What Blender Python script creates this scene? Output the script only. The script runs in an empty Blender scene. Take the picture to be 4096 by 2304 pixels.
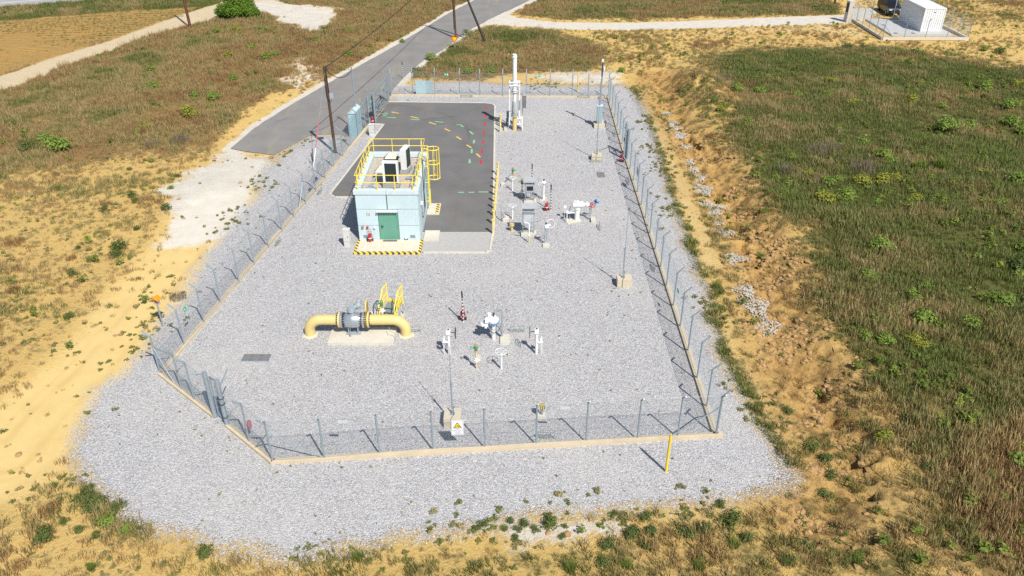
import bpy, bmesh, math, random
import numpy as np
from mathutils import Vector, Matrix

# ------------------------------------------------------------------ camera, sky, sun, exposure
scene = bpy.context.scene
cam_data = bpy.data.cameras.new("camera")
cam = bpy.data.objects.new("camera", cam_data)
scene.collection.objects.link(cam)
cam.location = (0, 0, 22.5)
cam.rotation_euler = (math.radians(90 - 31.1), 0, 0)
cam_data.sensor_width = 36
cam_data.lens = 28.02
cam_data.clip_start = 0.5
cam_data.clip_end = 6000
scene.camera = cam

SUN_AZ = math.radians(121.5 - 180)      # direction towards the sun, counted from +X
SUN_EL = math.radians(50)
world = bpy.data.worlds.new("World")
scene.world = world
world.use_nodes = True
nt = world.node_tree
nt.nodes.clear()
sky = nt.nodes.new("ShaderNodeTexSky")
sky.sky_type = 'NISHITA'
sky.sun_disc = False
sky.sun_elevation = SUN_EL
sky.sun_rotation = math.pi / 2 - SUN_AZ
bg = nt.nodes.new("ShaderNodeBackground")
bg.inputs["Strength"].default_value = 0.075
wo = nt.nodes.new("ShaderNodeOutputWorld")
nt.links.new(sky.outputs[0], bg.inputs[0])
nt.links.new(bg.outputs[0], wo.inputs[0])

sun_data = bpy.data.lights.new("sun", 'SUN')
sun_data.energy = 4.6
sun_data.angle = math.radians(0.53)
sun_data.color = (1.0, 0.95, 0.87)
sun = bpy.data.objects.new("sun", sun_data)
scene.collection.objects.link(sun)
sd = Vector((math.cos(SUN_AZ) * math.cos(SUN_EL), math.sin(SUN_AZ) * math.cos(SUN_EL), math.sin(SUN_EL)))
sun.rotation_euler = sd.to_track_quat('Z', 'Y').to_euler()
sun.location = sd * 60

vs = scene.view_settings
vs.view_transform = 'Standard'
vs.look = 'None'
vs.exposure = 0.3
vs.gamma = 1
vs.use_curve_mapping = False
scene.cycles.max_bounces = 5
scene.cycles.diffuse_bounces = 3
scene.cycles.use_denoising = False

rng = random.Random(7)
nrg = np.random.default_rng(11)
COL = scene.collection

# ------------------------------------------------------------------ material helpers
MATS = {}


def new_mat(name):
    m = bpy.data.materials.new(name)
    m.use_nodes = True
    n = m.node_tree.nodes
    n.clear()
    out = n.new("ShaderNodeOutputMaterial")
    bs = n.new("ShaderNodeBsdfPrincipled")
    m.node_tree.links.new(bs.outputs[0], out.inputs[0])
    return m, n, m.node_tree.links, bs


def ramp(n, stops):
    r = n.new("ShaderNodeValToRGB")
    el = r.color_ramp.elements
    while len(el) > 1:
        el.remove(el[-1])
    el[0].position = stops[0][0]
    el[0].color = (*stops[0][1], 1) if not isinstance(stops[0][1], (int, float)) else (stops[0][1],) * 3 + (1,)
    for p, c in stops[1:]:
        e = el.new(p)
        e.color = (*c, 1) if not isinstance(c, (int, float)) else (c, c, c, 1)
    return r


def noise(n, l, vec, scale, detail=4, rough=0.55):
    t = n.new("ShaderNodeTexNoise")
    t.inputs["Scale"].default_value = scale
    t.inputs["Detail"].default_value = detail
    t.inputs["Roughness"].default_value = rough
    if vec is not None:
        l.new(vec, t.inputs["Vector"])
    return t.outputs["Fac"]


def mix(n, l, fac, a, b):
    m = n.new("ShaderNodeMix")
    m.data_type = 'RGBA'
    for sock, v in ((m.inputs[0], fac), (m.inputs[6], a), (m.inputs[7], b)):
        if isinstance(v, (int, float)):
            sock.default_value = v
        elif isinstance(v, tuple):
            sock.default_value = (*v, 1)
        else:
            l.new(v, sock)
    return m.outputs[2]


def mth(n, l, op, a, b=None, c=None, clamp=False):
    m = n.new("ShaderNodeMath")
    m.operation = op
    m.use_clamp = clamp
    for i, v in enumerate((a, b, c)):
        if v is None:
            continue
        if isinstance(v, (int, float)):
            m.inputs[i].default_value = v
        else:
            l.new(v, m.inputs[i])
    return m.outputs[0]


def sstep(n, l, v, lo, hi):
    m = n.new("ShaderNodeMapRange")
    m.interpolation_type = 'SMOOTHSTEP'
    l.new(v, m.inputs[0])
    m.inputs[1].default_value = lo
    m.inputs[2].default_value = hi
    return m.outputs[0]


def coords(n, kind="Object"):
    return n.new("ShaderNodeTexCoord").outputs[kind]


def mat(name, col, rough=0.55, metal=0.0, var=0.18, scale=3.0, bump=0.0, bscale=30.0, dirt=None, dirt_amt=0.35):
    """paint, steel, concrete ...: base colour with two scales of wear and a little relief"""
    if name in MATS:
        return MATS[name]
    m, n, l, bs = new_mat(name)
    v = n.new("ShaderNodeNewGeometry").outputs["Position"]
    f1 = noise(n, l, v, scale, 6, 0.6)
    f2 = noise(n, l, v, scale * 9, 3, 0.6)
    f = mth(n, l, 'ADD', mth(n, l, 'MULTIPLY', f1, 0.7), mth(n, l, 'MULTIPLY', f2, 0.3))
    r = ramp(n, [(0.3, tuple(c * (1 - var) for c in col)), (0.7, tuple(min(1, c * (1 + var)) for c in col))])
    l.new(f, r.inputs[0])
    c = r.outputs[0]
    if dirt:
        df = sstep(n, l, noise(n, l, v, scale * 0.7, 8, 0.7), 0.52, 0.72)
        c = mix(n, l, mth(n, l, 'MULTIPLY', df, dirt_amt), c, dirt)
    l.new(c, bs.inputs["Base Color"])
    rr = n.new("ShaderNodeMapRange")
    l.new(f2, rr.inputs[0])
    rr.inputs[3].default_value = max(0.05, rough - 0.12)
    rr.inputs[4].default_value = min(1, rough + 0.12)
    l.new(rr.outputs[0], bs.inputs["Roughness"])
    bs.inputs["Metallic"].default_value = metal
    if bump:
        b = n.new("ShaderNodeBump")
        b.inputs["Strength"].default_value = bump
        b.inputs["Distance"].default_value = 0.02
        l.new(noise(n, l, v, bscale, 5, 0.65), b.inputs["Height"])
        l.new(b.outputs[0], bs.inputs["Normal"])
    MATS[name] = m
    return m


def stripes(name, c1, c2, period, axis=2, slant=0.0, duty=0.5, rough=0.5):
    """two-colour painted bands along a local axis"""
    if name in MATS:
        return MATS[name]
    m, n, l, bs = new_mat(name)
    sx = n.new("ShaderNodeSeparateXYZ")
    l.new(coords(n), sx.inputs[0])
    a = sx.outputs[axis]
    if slant:
        a = mth(n, l, 'ADD', a, mth(n, l, 'MULTIPLY', sx.outputs[1 if axis == 0 else 0], slant))
    fr = mth(n, l, 'FRACT', mth(n, l, 'DIVIDE', a, period))
    k = mth(n, l, 'GREATER_THAN', fr, duty)
    c = mix(n, l, k, c1, c2)
    c = mix(n, l, mth(n, l, 'MULTIPLY', noise(n, l, coords(n), 25, 4), 0.25), c, (0.3, 0.28, 0.24))
    l.new(c, bs.inputs["Base Color"])
    bs.inputs["Roughness"].default_value = rough
    MATS[name] = m
    return m


# ------------------------------------------------------------------ mesh helpers
class MB:
    """collects vertices and faces of one part"""

    def __init__(self):
        self.v = []
        self.f = []

    def add(self, vs, fs):
        o = len(self.v)
        self.v.extend([tuple(p) for p in vs])
        self.f.extend([tuple(i + o for i in q) for q in fs])
        return self

    def box(self, c, s, rz=0.0, rot=None):
        x, y, z = (k / 2 for k in s)
        pts = [Vector(p) for p in ((-x, -y, -z), (x, -y, -z), (x, y, -z), (-x, y, -z), (-x, -y, z), (x, -y, z), (x, y, z), (-x, y, z))]
        R = rot if rot is not None else Matrix.Rotation(rz, 3, 'Z')
        pts = [R @ p + Vector(c) for p in pts]
        return self.add(pts, [(3, 2, 1, 0), (4, 5, 6, 7), (0, 1, 5, 4), (1, 2, 6, 5), (2, 3, 7, 6), (3, 0, 4, 7)])

    def bbox(self, x0, x1, y0, y1, z0, z1):
        return self.box(((x0 + x1) / 2, (y0 + y1) / 2, (z0 + z1) / 2), (x1 - x0, y1 - y0, z1 - z0))

    def bar(self, p, q, w, h=None):
        """square bar between two points"""
        p, q = Vector(p), Vector(q)
        d = q - p
        R = d.to_track_quat('Z', 'Y').to_matrix()
        return self.box((p + q) / 2, (w, h or w, d.length), rot=R)

    def cyl(self, p, q, r, n=10, r1=None, caps=True):
        p, q = Vector(p), Vector(q)
        r1 = r if r1 is None else r1
        R = (q - p).to_track_quat('Z', 'Y').to_matrix()
        vs, fs = [], []
        for k in range(n):
            a = 2 * math.pi * k / n
            u = R @ Vector((math.cos(a), math.sin(a), 0))
            vs.append(p + u * r)
            vs.append(q + u * r1)
        for k in range(n):
            j = (k + 1) % n
            fs.append((2 * k, 2 * j, 2 * j + 1, 2 * k + 1))
        if caps:
            fs.append(tuple(2 * k for k in reversed(range(n))))
            fs.append(tuple(2 * k + 1 for k in range(n)))
        return self.add(vs, fs)

    def tube(self, pts, r, n=8, closed=False, caps=True):
        pts = [Vector(p) for p in pts]
        m = len(pts)
        vs, fs = [], []
        up = None
        for i, p in enumerate(pts):
            if closed:
                t = (pts[(i + 1) % m] - pts[i - 1]).normalized()
            else:
                a, b = pts[max(i - 1, 0)], pts[min(i + 1, m - 1)]
                t = (b - a).normalized()
            if up is None:
                up = Vector((0, 0, 1)) if abs(t.z) < 0.9 else Vector((0, 1, 0))
            x = up.cross(t)
            if x.length < 1e-5:
                x = Vector((1, 0, 0))
            x.normalize()
            y = t.cross(x).normalized()
            up = y
            rr = r[i] if isinstance(r, (list, tuple)) else r
            for k in range(n):
                a = 2 * math.pi * k / n
                vs.append(p + x * math.cos(a) * rr + y * math.sin(a) * rr)
        for i in range(m if closed else m - 1):
            j = (i + 1) % m
            for k in range(n):
                k2 = (k + 1) % n
                fs.append((i * n + k, i * n + k2, j * n + k2, j * n + k))
        if caps and not closed:
            fs.append(tuple(reversed(range(n))))
            fs.append(tuple((m - 1) * n + k for k in range(n)))
        return self.add(vs, fs)

    def ring(self, c, R, r, axis='Z', n=24, k=6, rot=None):
        pts = []
        for i in range(n):
            a = 2 * math.pi * i / n
            u = Vector((math.cos(a) * R, math.sin(a) * R, 0))
            if axis == 'X':
                u = Vector((0, u.x, u.y))
            elif axis == 'Y':
                u = Vector((u.x, 0, u.y))
            if rot is not None:
                u = rot @ u
            pts.append(Vector(c) + u)
        return self.tube(pts, r, k, closed=True)

    def lathe(self, prof, c=(0, 0, 0), axis='Z', n=16):
        vs, fs = [], []
        m = len(prof)
        for i in range(n):
            a = 2 * math.pi * i / n
            for r, h in prof:
                p = Vector((r * math.cos(a), r * math.sin(a), h))
                if axis == 'X':
                    p = Vector((h, p.x, p.y))
                elif axis == 'Y':
                    p = Vector((p.x, h, p.y))
                vs.append(p + Vector(c))
        for i in range(n):
            j = (i + 1) % n
            for k in range(m - 1):
                fs.append((i * m + k, j * m + k, j * m + k + 1, i * m + k + 1))
        return self.add(vs, fs)

    def prism(self, poly, z0, z1):
        n = len(poly)
        vs = [(x, y, z0) for x, y in poly] + [(x, y, z1) for x, y in poly]
        fs = [tuple(reversed(range(n))), tuple(range(n, 2 * n))]
        for k in range(n):
            j = (k + 1) % n
            fs.append((k, j, n + j, n + k))
        return self.add(vs, fs)

    def mesh(self, name, m, smooth=False):
        me = bpy.data.meshes.new(name)
        me.from_pydata(self.v, [], self.f)
        me.update()
        bm = bmesh.new()
        bm.from_mesh(me)
        bmesh.ops.recalc_face_normals(bm, faces=bm.faces)
        bm.to_mesh(me)
        bm.free()
        if m is not None:
            me.materials.append(m)
        if smooth:
            me.polygons.foreach_set("use_smooth", [True] * len(me.polygons))
            me.set_sharp_from_angle(angle=math.radians(38))
        return me

    def build(self, name, m, parent=None, smooth=False, loc=None, rz=0.0):
        return place(name, self.mesh(name, m, smooth), parent, loc, rz)


def place(name, me, parent=None, loc=None, rz=0.0):
    o = bpy.data.objects.new(name, me)
    COL.objects.link(o)
    o.parent = parent
    if loc is not None:
        o.location = loc if len(loc) == 3 else (*loc, 0)
    if rz:
        o.rotation_euler = (0, 0, rz)
    return o


def tag(o, label, cat, group=None):
    o["label"] = label
    o["category"] = cat
    if group:
        o["group"] = group
    return o


def thing(name, label, cat, loc=(0, 0, 0), rz=0.0, group=None):
    o = bpy.data.objects.new(name, None)
    COL.objects.link(o)
    o.location = loc if len(loc) == 3 else (*loc, 0)
    o.rotation_euler = (0, 0, rz)
    o.empty_display_size = 0.2
    return tag(o, label, cat, group)


def structure(o, kind="structure", label=None):
    o["kind"] = kind
    if label:
        o["label"] = label
    return o


def copy_tree(o, parent=None):
    c = o.copy()
    COL.objects.link(c)
    c.parent = parent
    for ch in list(o.children):
        copy_tree(ch, c)
    return c


def text(name, s, size, m, parent, loc, rot, thick=0.0, align='CENTER', squash=1.0):
    cu = bpy.data.curves.new(name, 'FONT')
    cu.body = s
    cu.size = size
    cu.align_x = align
    cu.align_y = 'CENTER'
    cu.extrude = thick
    cu.materials.append(m)
    tmp = bpy.data.objects.new(name, cu)
    COL.objects.link(tmp)
    bpy.context.view_layer.update()
    me = bpy.data.meshes.new_from_object(tmp.evaluated_get(bpy.context.evaluated_depsgraph_get()))
    bpy.data.objects.remove(tmp)
    o = place(name, me, parent, loc)
    o.rotation_euler = rot
    o.scale = (squash, 1, 1)
    return o


# ------------------------------------------------------------------ noise and outlines in numpy
def vnoise(x, y, scale, seed=0):
    x = np.asarray(x, float) / scale + seed * 17.31
    y = np.asarray(y, float) / scale + seed * 9.77
    xi, yi = np.floor(x).astype(np.int64), np.floor(y).astype(np.int64)
    fx, fy = x - xi, y - yi
    fx, fy = fx * fx * (3 - 2 * fx), fy * fy * (3 - 2 * fy)

    def h(a, b):
        k = (a * 374761393 + b * 668265263 + seed * 2147483) & 0x7fffffff
        k = ((k ^ (k >> 13)) * 1274126177) & 0x7fffffff
        return ((k ^ (k >> 16)) & 0xffff) / 65535.0
    return (h(xi, yi) * (1 - fx) + h(xi + 1, yi) * fx) * (1 - fy) + (h(xi, yi + 1) * (1 - fx) + h(xi + 1, yi + 1) * fx) * fy


def fbm(x, y, scale, oct=4, seed=0):
    s, a, t = 0, 1.0, 0
    for k in range(oct):
        s = s + a * vnoise(x, y, scale / 2 ** k, seed + k * 5)
        t += a
        a *= 0.55
    return s / t


def sdf(x, y, poly):
    """signed distance to an outline, positive inside"""
    x, y = np.asarray(x, float), np.asarray(y, float)
    d = np.full(x.shape, 1e9)
    ins = np.zeros(x.shape, bool)
    n = len(poly)
    for i in range(n):
        x0, y0 = poly[i]
        x1, y1 = poly[(i + 1) % n]
        ex, ey = x1 - x0, y1 - y0
        t = np.clip(((x - x0) * ex + (y - y0) * ey) / (ex * ex + ey * ey + 1e-9), 0, 1)
        d = np.minimum(d, np.hypot(x - x0 - t * ex, y - y0 - t * ey))
        if y1 != y0:
            c = ((y0 > y) != (y1 > y)) & (x < (x1 - x0) * (y - y0) / (y1 - y0) + x0)
            ins ^= c
    return np.where(ins, d, -d)


def lin_d(x, y, pts):
    d = np.full(np.asarray(x).shape, 1e9)
    for (x0, y0), (x1, y1) in zip(pts[:-1], pts[1:]):
        ex, ey = x1 - x0, y1 - y0
        t = np.clip(((x - x0) * ex + (y - y0) * ey) / (ex * ex + ey * ey + 1e-9), 0, 1)
        d = np.minimum(d, np.hypot(x - x0 - t * ex, y - y0 - t * ey))
    return d


def smooth01(v, lo, hi):
    t = np.clip((v - lo) / (hi - lo), 0, 1)
    return t * t * (3 - 2 * t)

# ------------------------------------------------------------------ the site plan (metres, X right, Y away from the camera)
GRAVEL = [(-17.50,49.66), (-17.63,43.14), (-17.85,38.79), (-17.97,35.45), (-17.71,31.84), (-18.16,29.45), (-18.89,28.43), (-18.18,25.74),
          (-17.65,24.06), (-16.73,22.94), (-14.63,21.09), (-12.72,19.96), (-10.19,19.21), (-8.19,19.03), (-6.40,19.16), (-5.07,19.56), (-3.99,20.05),
          (-1.27,20.23), (-0.12,20.55), (1.65,20.94), (4.03,21.13), (6.13,21.29), (8.45,21.65), (9.98,22.26), (10.87,22.94), (10.80,24.06),
          (10.24,26.25), (10.22,29.01), (9.86,31.50), (10.38,36.66), (10.28,39.70), (10.36,45.31), (10.80,54.42), (11.35,61.92), (11.31,71.30),
          (10.71,74.71), (9.07,74.20), (4.21,74.45), (0.45,74.33), (-3.35,75.47), (-7.51,75.22), (-10.33,73.46), (-11.01,68.80), (-12.0,62.6), (-12.2,60.8),
          (-12.87,60.88), (-13.90,61.04), (-14.81,61.16), (-15.57,61.12), (-16.21,60.73), (-16.69,59.73), (-17.86,56.35)]
YARD = [(-11.0,69.34), (-2.4,69.05), (-1.75,68.75), (-1.5,68.2), (-1.16,44.0), (-5.5,44.0), (-5.5,49.05), (-9.28,49.05), (-11.9,49.1), (-12.25,49.4),
        (-12.3,49.85), (-10.6,63.45), (-11.55,63.6)]
ROAD = [(-11.75,63.2), (-12.1,60.9), (-12.87,60.88), (-13.90,61.04), (-14.81,61.16), (-15.57,61.12), (-16.21,60.73), (-16.69,59.73), (-17.94,56.67), (-19.60,57.23), (-21.66,58.06),
        (-21.10,62.67), (-19.45,68.80), (-16.66,77.58), (-12.68,89.49), (-8.02,105.21), (-5.29,112.78), (-3.2,122), (1.5,140), (10.0,139), (5.4,122), (1.99,112.26), (-2.38,102.52),
        (-5.07,96.30), (-7.45,87.30), (-9.10,83.33), (-10.32,78.26), (-11.00,73.46), (-11.2,69.6)]
HIGHWAY = [(-120,104.6), (-66.96,108.15), (-54.55,113.30), (-10,120.6), (60,128.5), (60,137), (-12,129.5), (-60,118.6), (-120,113)]
TRACK = [(-95,70), (-47.44,72.66), (-45.53,79.34), (-43.89,84.78), (-41.40,93.29), (-39.53,97.82), (-36.34,102.76), (-34.97,105.53), (-29.72,105.39), (-27.89,108.86), (-32.64,112.69), (-28,118), (-34,117),
         (-38.04,113.30), (-39.11,111.63), (-41.34,104.59), (-42.67,100.23), (-44.73,91.68), (-47.66,84.69), (-49.79,76.94), (-95,75.5)]
PATH = [(-3.03,98.92), (0.57,98.10), (5.26,96.50), (14.61,96.11), (29.19,98.10), (40.51,99.74), (40.40,99.62), (44,101.5), (46,104.5), (47.5,108), (43.26,107.91), (42.21,104.08), (30.29,102.31), (15.10,99.74), (5.44,100.16),
        (0.59,102.52), (-1.34,106.84), (-2.63,102.74)]
PLOUGH = [(-110,80), (-50.33,77.92), (-47.93,85.24), (-45.07,92.48), (-42.95,100.98), (-41.26,108.72), (-48.18,106.89), (-55.88,104.06), (-63.22,101.36), (-110,92)]
TR_COMP = [(41.6,91.3), (51.6,91.3), (51.6,101.6), (41.6,101.6)]
FLAT = [GRAVEL, YARD, ROAD, TR_COMP]
SOFTFLAT = [TRACK, HIGHWAY, PATH]
WHITE = [([(-21.63,57.97), (-17.86,56.35), (-16.40,54.04), (-17.02,48.89), (-17.55,45.31), (-18.43,42.62), (-20.47,42.62), (-21.95,47.05), (-22.63,53.67)], 0.95, 2.0),
         ([(-22.89,83.33), (-20.77,84.10), (-18.49,78.95), (-18.83,74.96), (-20.27,72.24), (-21.98,76.25)], 0.5, 2.2),
         ([(-11.92,75.60), (-9.31,74.33), (-8.11,75.60), (-9.42,71.89), (-11.01,70.14), (-12.07,71.30)], 0.7, 1.0),
         ([(1.64,77.85), (3.08,74.45), (10.73,73.95), (11.34,78.95), (6.42,79.23)], 0.62, 1.6),
         ([(-1.36,20.55), (-0.12,20.99), (1.66,21.05), (4.59,20.90), (3.91,20.05), (2.15,19.51), (0.87,19.33), (-1.03,19.42)], 0.6, 0.9),
         ([(-36.47,113.30), (-30.28,111.24), (-22.88,108.76), (-22.71,102.52), (-22.90,96.30), (-24.31,96.30), (-27.39,99.33), (-32.24,104.76)], 0.75, 2.2),
         ([(41.36,101.44), (43.81,98.92), (41.32,92.52), (37.11,93.44), (28.26,94.57), (19.09,94.95)], 0.35, 1.5)]
# outline, ground cover, share of green, softness of the border (m)
VEG = [([(-4000,128), (4000,128), (4000,4000), (-4000,4000)], 0.9, 0.45, 6.0),
       ([(75,-4000), (4000,-4000), (4000,130), (75,130)], 0.9, 0.6, 6.0),
       ([(-4000,-4000), (-75,-4000), (-75,130), (-4000,130)], 0.8, 0.3, 6.0),
       ([(-75,-4000), (75,-4000), (75,8), (-75,8)], 0.7, 0.4, 3.0),
       ([(-300,60), (-36.99,53.67), (-30.26,54.04), (-29.62,58.82), (-25.71,56.59), (-22.94,58.22), (-21.21,63.05), (-19.64,69.58), (-17.15,78.13), (-12.81,90.54), (-5.31,113.30), (-5,140), (-30,140), (-300,140)], 0.92, 0.24, 2.5),
       ([(-36.99,53.67), (-30.26,54.04), (-25.71,56.59), (-21.82,52.95), (-21.91,47.65), (-20.59,42.62), (-20.38,36.25), (-21.02,30.85), (-22.79,27.86), (-60,24), (-60,52)], 0.34, 0.34, 3.0),
       ([(-22.78,58.22), (-22.89,62.67), (-22.49,67.71), (-21.43,71.77), (-19.31,73.70), (-16.62,78.40), (-15.98,78.13), (-19.20,67.71), (-20.84,61.74), (-21.56,57.72)], 0.04, 0.2, 1.0),
       ([(-37.58,95.33), (-40.28,84.88), (-46.94,71.77), (-44.53,67.39), (-37.30,77.58), (-30.39,89.84)], 0.95, 0.55, 1.5),
       ([(-68.38,110.73), (-56.40,114.89), (-27.00,115.97), (-20,122), (-35.94,108.76), (-51.07,102.74), (-60.12,95.72), (-110,95)], 0.95, 0.75, 1.0),
       ([(-12.68,89.49), (-5.31,113.30), (-4,140), (-60,140), (-32.26,114.89), (-22.27,108.27), (-22.16,97.29)], 0.9, 0.35, 2.0),
       ([(-10.04,77.58), (-8.79,83.02), (-4.59,96.11), (-1.32,96.90), (6.14,95.33), (10.25,89.84), (11.26,83.33), (7.53,78.26), (1.65,78.68), (-4.14,76.25)], 0.85, 0.45, 1.5),
       ([(6.14,95.33), (38.59,97.70), (40.28,89.84), (56.88,89.84), (50.14,77.58), (25.33,83.33), (16.79,81.82), (10.75,78.95), (10.25,89.84)], 0.27, 0.3, 3.0),
       ([(2.27,112.78), (0.60,104.08), (5.52,101.87), (30.63,103.63), (41.62,104.98), (46,125), (10,140)], 0.88, 0.5, 1.5),
       ([(1.71,111.24), (20.03,115.97), (33.86,115.97), (34,140), (12,140)], 0.95, 0.8, 2.5),
       ([(52,100), (55.55,99.33), (62.10,99.33), (120,100), (120,150), (50,150)], 0.36, 0.35, 3.0),
       ([(20.29,81.09), (19.47,69.02), (16.99,61.92), (16.32,54.42), (16.73,48.89), (16.40,43.14), (15.74,37.49), (15.49,32.52), (15.51,29.30), (15.61,26.51),
         (14.18,24.06), (14.27,21.89), (13.75,18.24), (40,12), (140,20), (140,100), (50.90,78.95), (38.34,84.88), (25.73,84.88)], 1.0, 0.77, 4.2),
       ([(13.21,74.33), (20.29,81.09), (19.47,69.02), (16.99,61.92), (16.32,54.42), (16.73,48.89), (16.40,43.14), (15.74,37.49), (15.49,32.52), (15.51,29.30), (15.61,26.51), (14.18,24.06), (14.27,21.89), (12.69,20.90), (11.76,24.06), (11.36,27.86), (11.26,35.07), (11.76,50.19)], 0.46, 0.36, 1.8),
       ([(14.98,25.74), (16.95,24.53), (16.54,21.89), (15.79,18.24), (14,8), (11.03,18.24), (11.18,20.33), (13.44,22.94)], 0.5, 0.28, 1.2),
       ([(17.55,24.06), (19.14,25.00), (21.91,26.25), (40,22), (40,10), (20,10), (15.92,18.24), (16.08,20.90)], 0.95, 0.12, 1.6),
       ([(-40,12), (-18.96,20.90), (-17.38,23.16), (-14.54,20.90), (-10.15,19.07), (-5.03,19.33), (-1.23,19.16), (2.99,19.51), (7.50,20.71), (10.76,22.30), (11.22,20.90), (13.07,18.24), (20,8), (-40,8)], 0.42, 0.58, 0.8),
       ([(12.10,26.77), (11.20,27.58), (11.12,25.74), (11.39,23.38), (11.49,21.29), (12.67,22.10), (13.13,24.76)], 0.6, 0.85, 0.9),
       ([(-40,12), (-19.51,21.89), (-18.07,23.60), (-15.78,21.69), (-13.87,20.33), (-10.12,18.98), (-7.72,18.24), (-7,10)], 0.24, 0.6, 0.8),
       ([(-16.97,22.94), (-14.33,21.09), (-12.36,19.78), (-13.29,19.60), (-15.49,20.71)], 0.7, 0.85, 0.5)]
FIELD = [v for v in VEG if v[1] == 1.0][0][0]
BARE_TRACK = [(10.62,73.09), (10.44,64.81), (10.51,54.42), (10.49,45.31), (10.36,38.35), (10.23,33.22), (10.40,29.01), (10.61,25.74), (10.93,23.16), (10.76,22.30)]
STRIP = [(14.12,80.37), (20.23,78.95), (19.48,64.81), (17.48,54.42), (17.23,46.46), (16.51,39.24), (15.95,33.58), (15.86,29.01), (15.62,25.25), (14.49,21.69), (12.02,19.07), (10.31,20.33), (11.42,22.94), (11.43,26.25), (11.26,30.22), (11.26,35.07), (11.46,42.11), (11.76,50.19), (11.99,61.92), (12.03,71.30)]
BARE_TRACK2 = [(11.83,72.48), (11.63,63.82), (11.67,54.42), (11.59,46.46), (11.52,40.16)]
MOUNDS = [((16.76,74.43), 1.5, 0.55), ((17.52,73.62), 1.3, 0.6), ((18.09,72.04), 1.6, 0.7), ((18.09,69.04), 1.8, 0.6), ((16.07,76.74), 2.2, 0.5), ((17.13,47.74), 1.6, 0.35), ((16.91,44.36), 1.3, 0.3)]
CRACKS = [[(14.27,61.65), (14.41,60.47), (14.67,59.47), (14.63,58.77)], [(14.86,56.75), (14.96,55.85)], [(14.00,50.55), (14.15,50.22), (14.16,49.69), (13.74,49.16)], [(13.90,47.58), (14.17,47.44)], [(13.83,46.19), (13.97,45.53), (14.03,45.26)], [(14.26,45.91), (14.40,45.26), (14.39,44.89)], [(14.05,44.18), (14.25,44.00), (14.32,43.48)], [(13.97,42.89), (14.10,42.47), (13.95,41.73)], [(13.99,41.00), (14.03,40.38), (14.41,40.69)], [(13.35,38.69), (13.61,38.02)], [(13.96,26.93), (14.15,26.45), (14.48,26.11)], [(13.89,26.45), (14.18,25.78)], [(13.46,23.78), (13.91,23.43), (14.45,23.55)], [(13.46,23.08), (13.98,22.74)], [(14.13,29.06), (14.06,28.30)], [(13.21,21.98), (13.78,21.82)]]
WHEEL_RUT = [(10.77,47.65), (10.87,42.11), (10.77,36.66), (10.77,32.52), (10.95,29.01), (11.08,26.51)]
WEED_LINE = [(11.18,73.09), (11.05,55.95), (10.69,46.46), (10.49,40.16), (10.55,36.66), (10.22,31.84), (10.51,28.72), (10.68,26.00), (10.97,23.83)]
GULLY = [(14.48,77.58), (13.63,65.82), (14.61,55.95), (14.69,47.65), (14.50,40.16), (14.05,34.31), (13.70,30.85), (13.56,26.51), (13.21,24.06), (11.43,21.09)]
DRIVE_AREA = [(-21.02,48.89), (-20.88,42.11), (-21.06,35.85), (-21.40,30.85), (-21.94,27.58), (-33,27), (-33,21), (-18.82,22.30), (-18.67,26.25), (-18.18,30.85), (-18.17,35.45), (-17.93,39.70), (-17.80,45.31)]
DRIVE = [(-19.04,47.65), (-19.11,41.12), (-19.28,35.07), (-19.51,29.61), (-20.13,26.77), (-20.22,24.06), (-30,26)]
SHOULDERS = [[(-21.66,58.06), (-21.15,62.86), (-19.51,69.02), (-16.71,77.85), (-12.72,89.84), (-8.05,105.67), (-5.31,113.30)],
             [(2.82,113.30), (-2.37,101.87), (-5.04,95.72), (-7.42,86.80), (-9.05,82.72), (-10.24,77.58), (-10.89,73.46)]]


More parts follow.
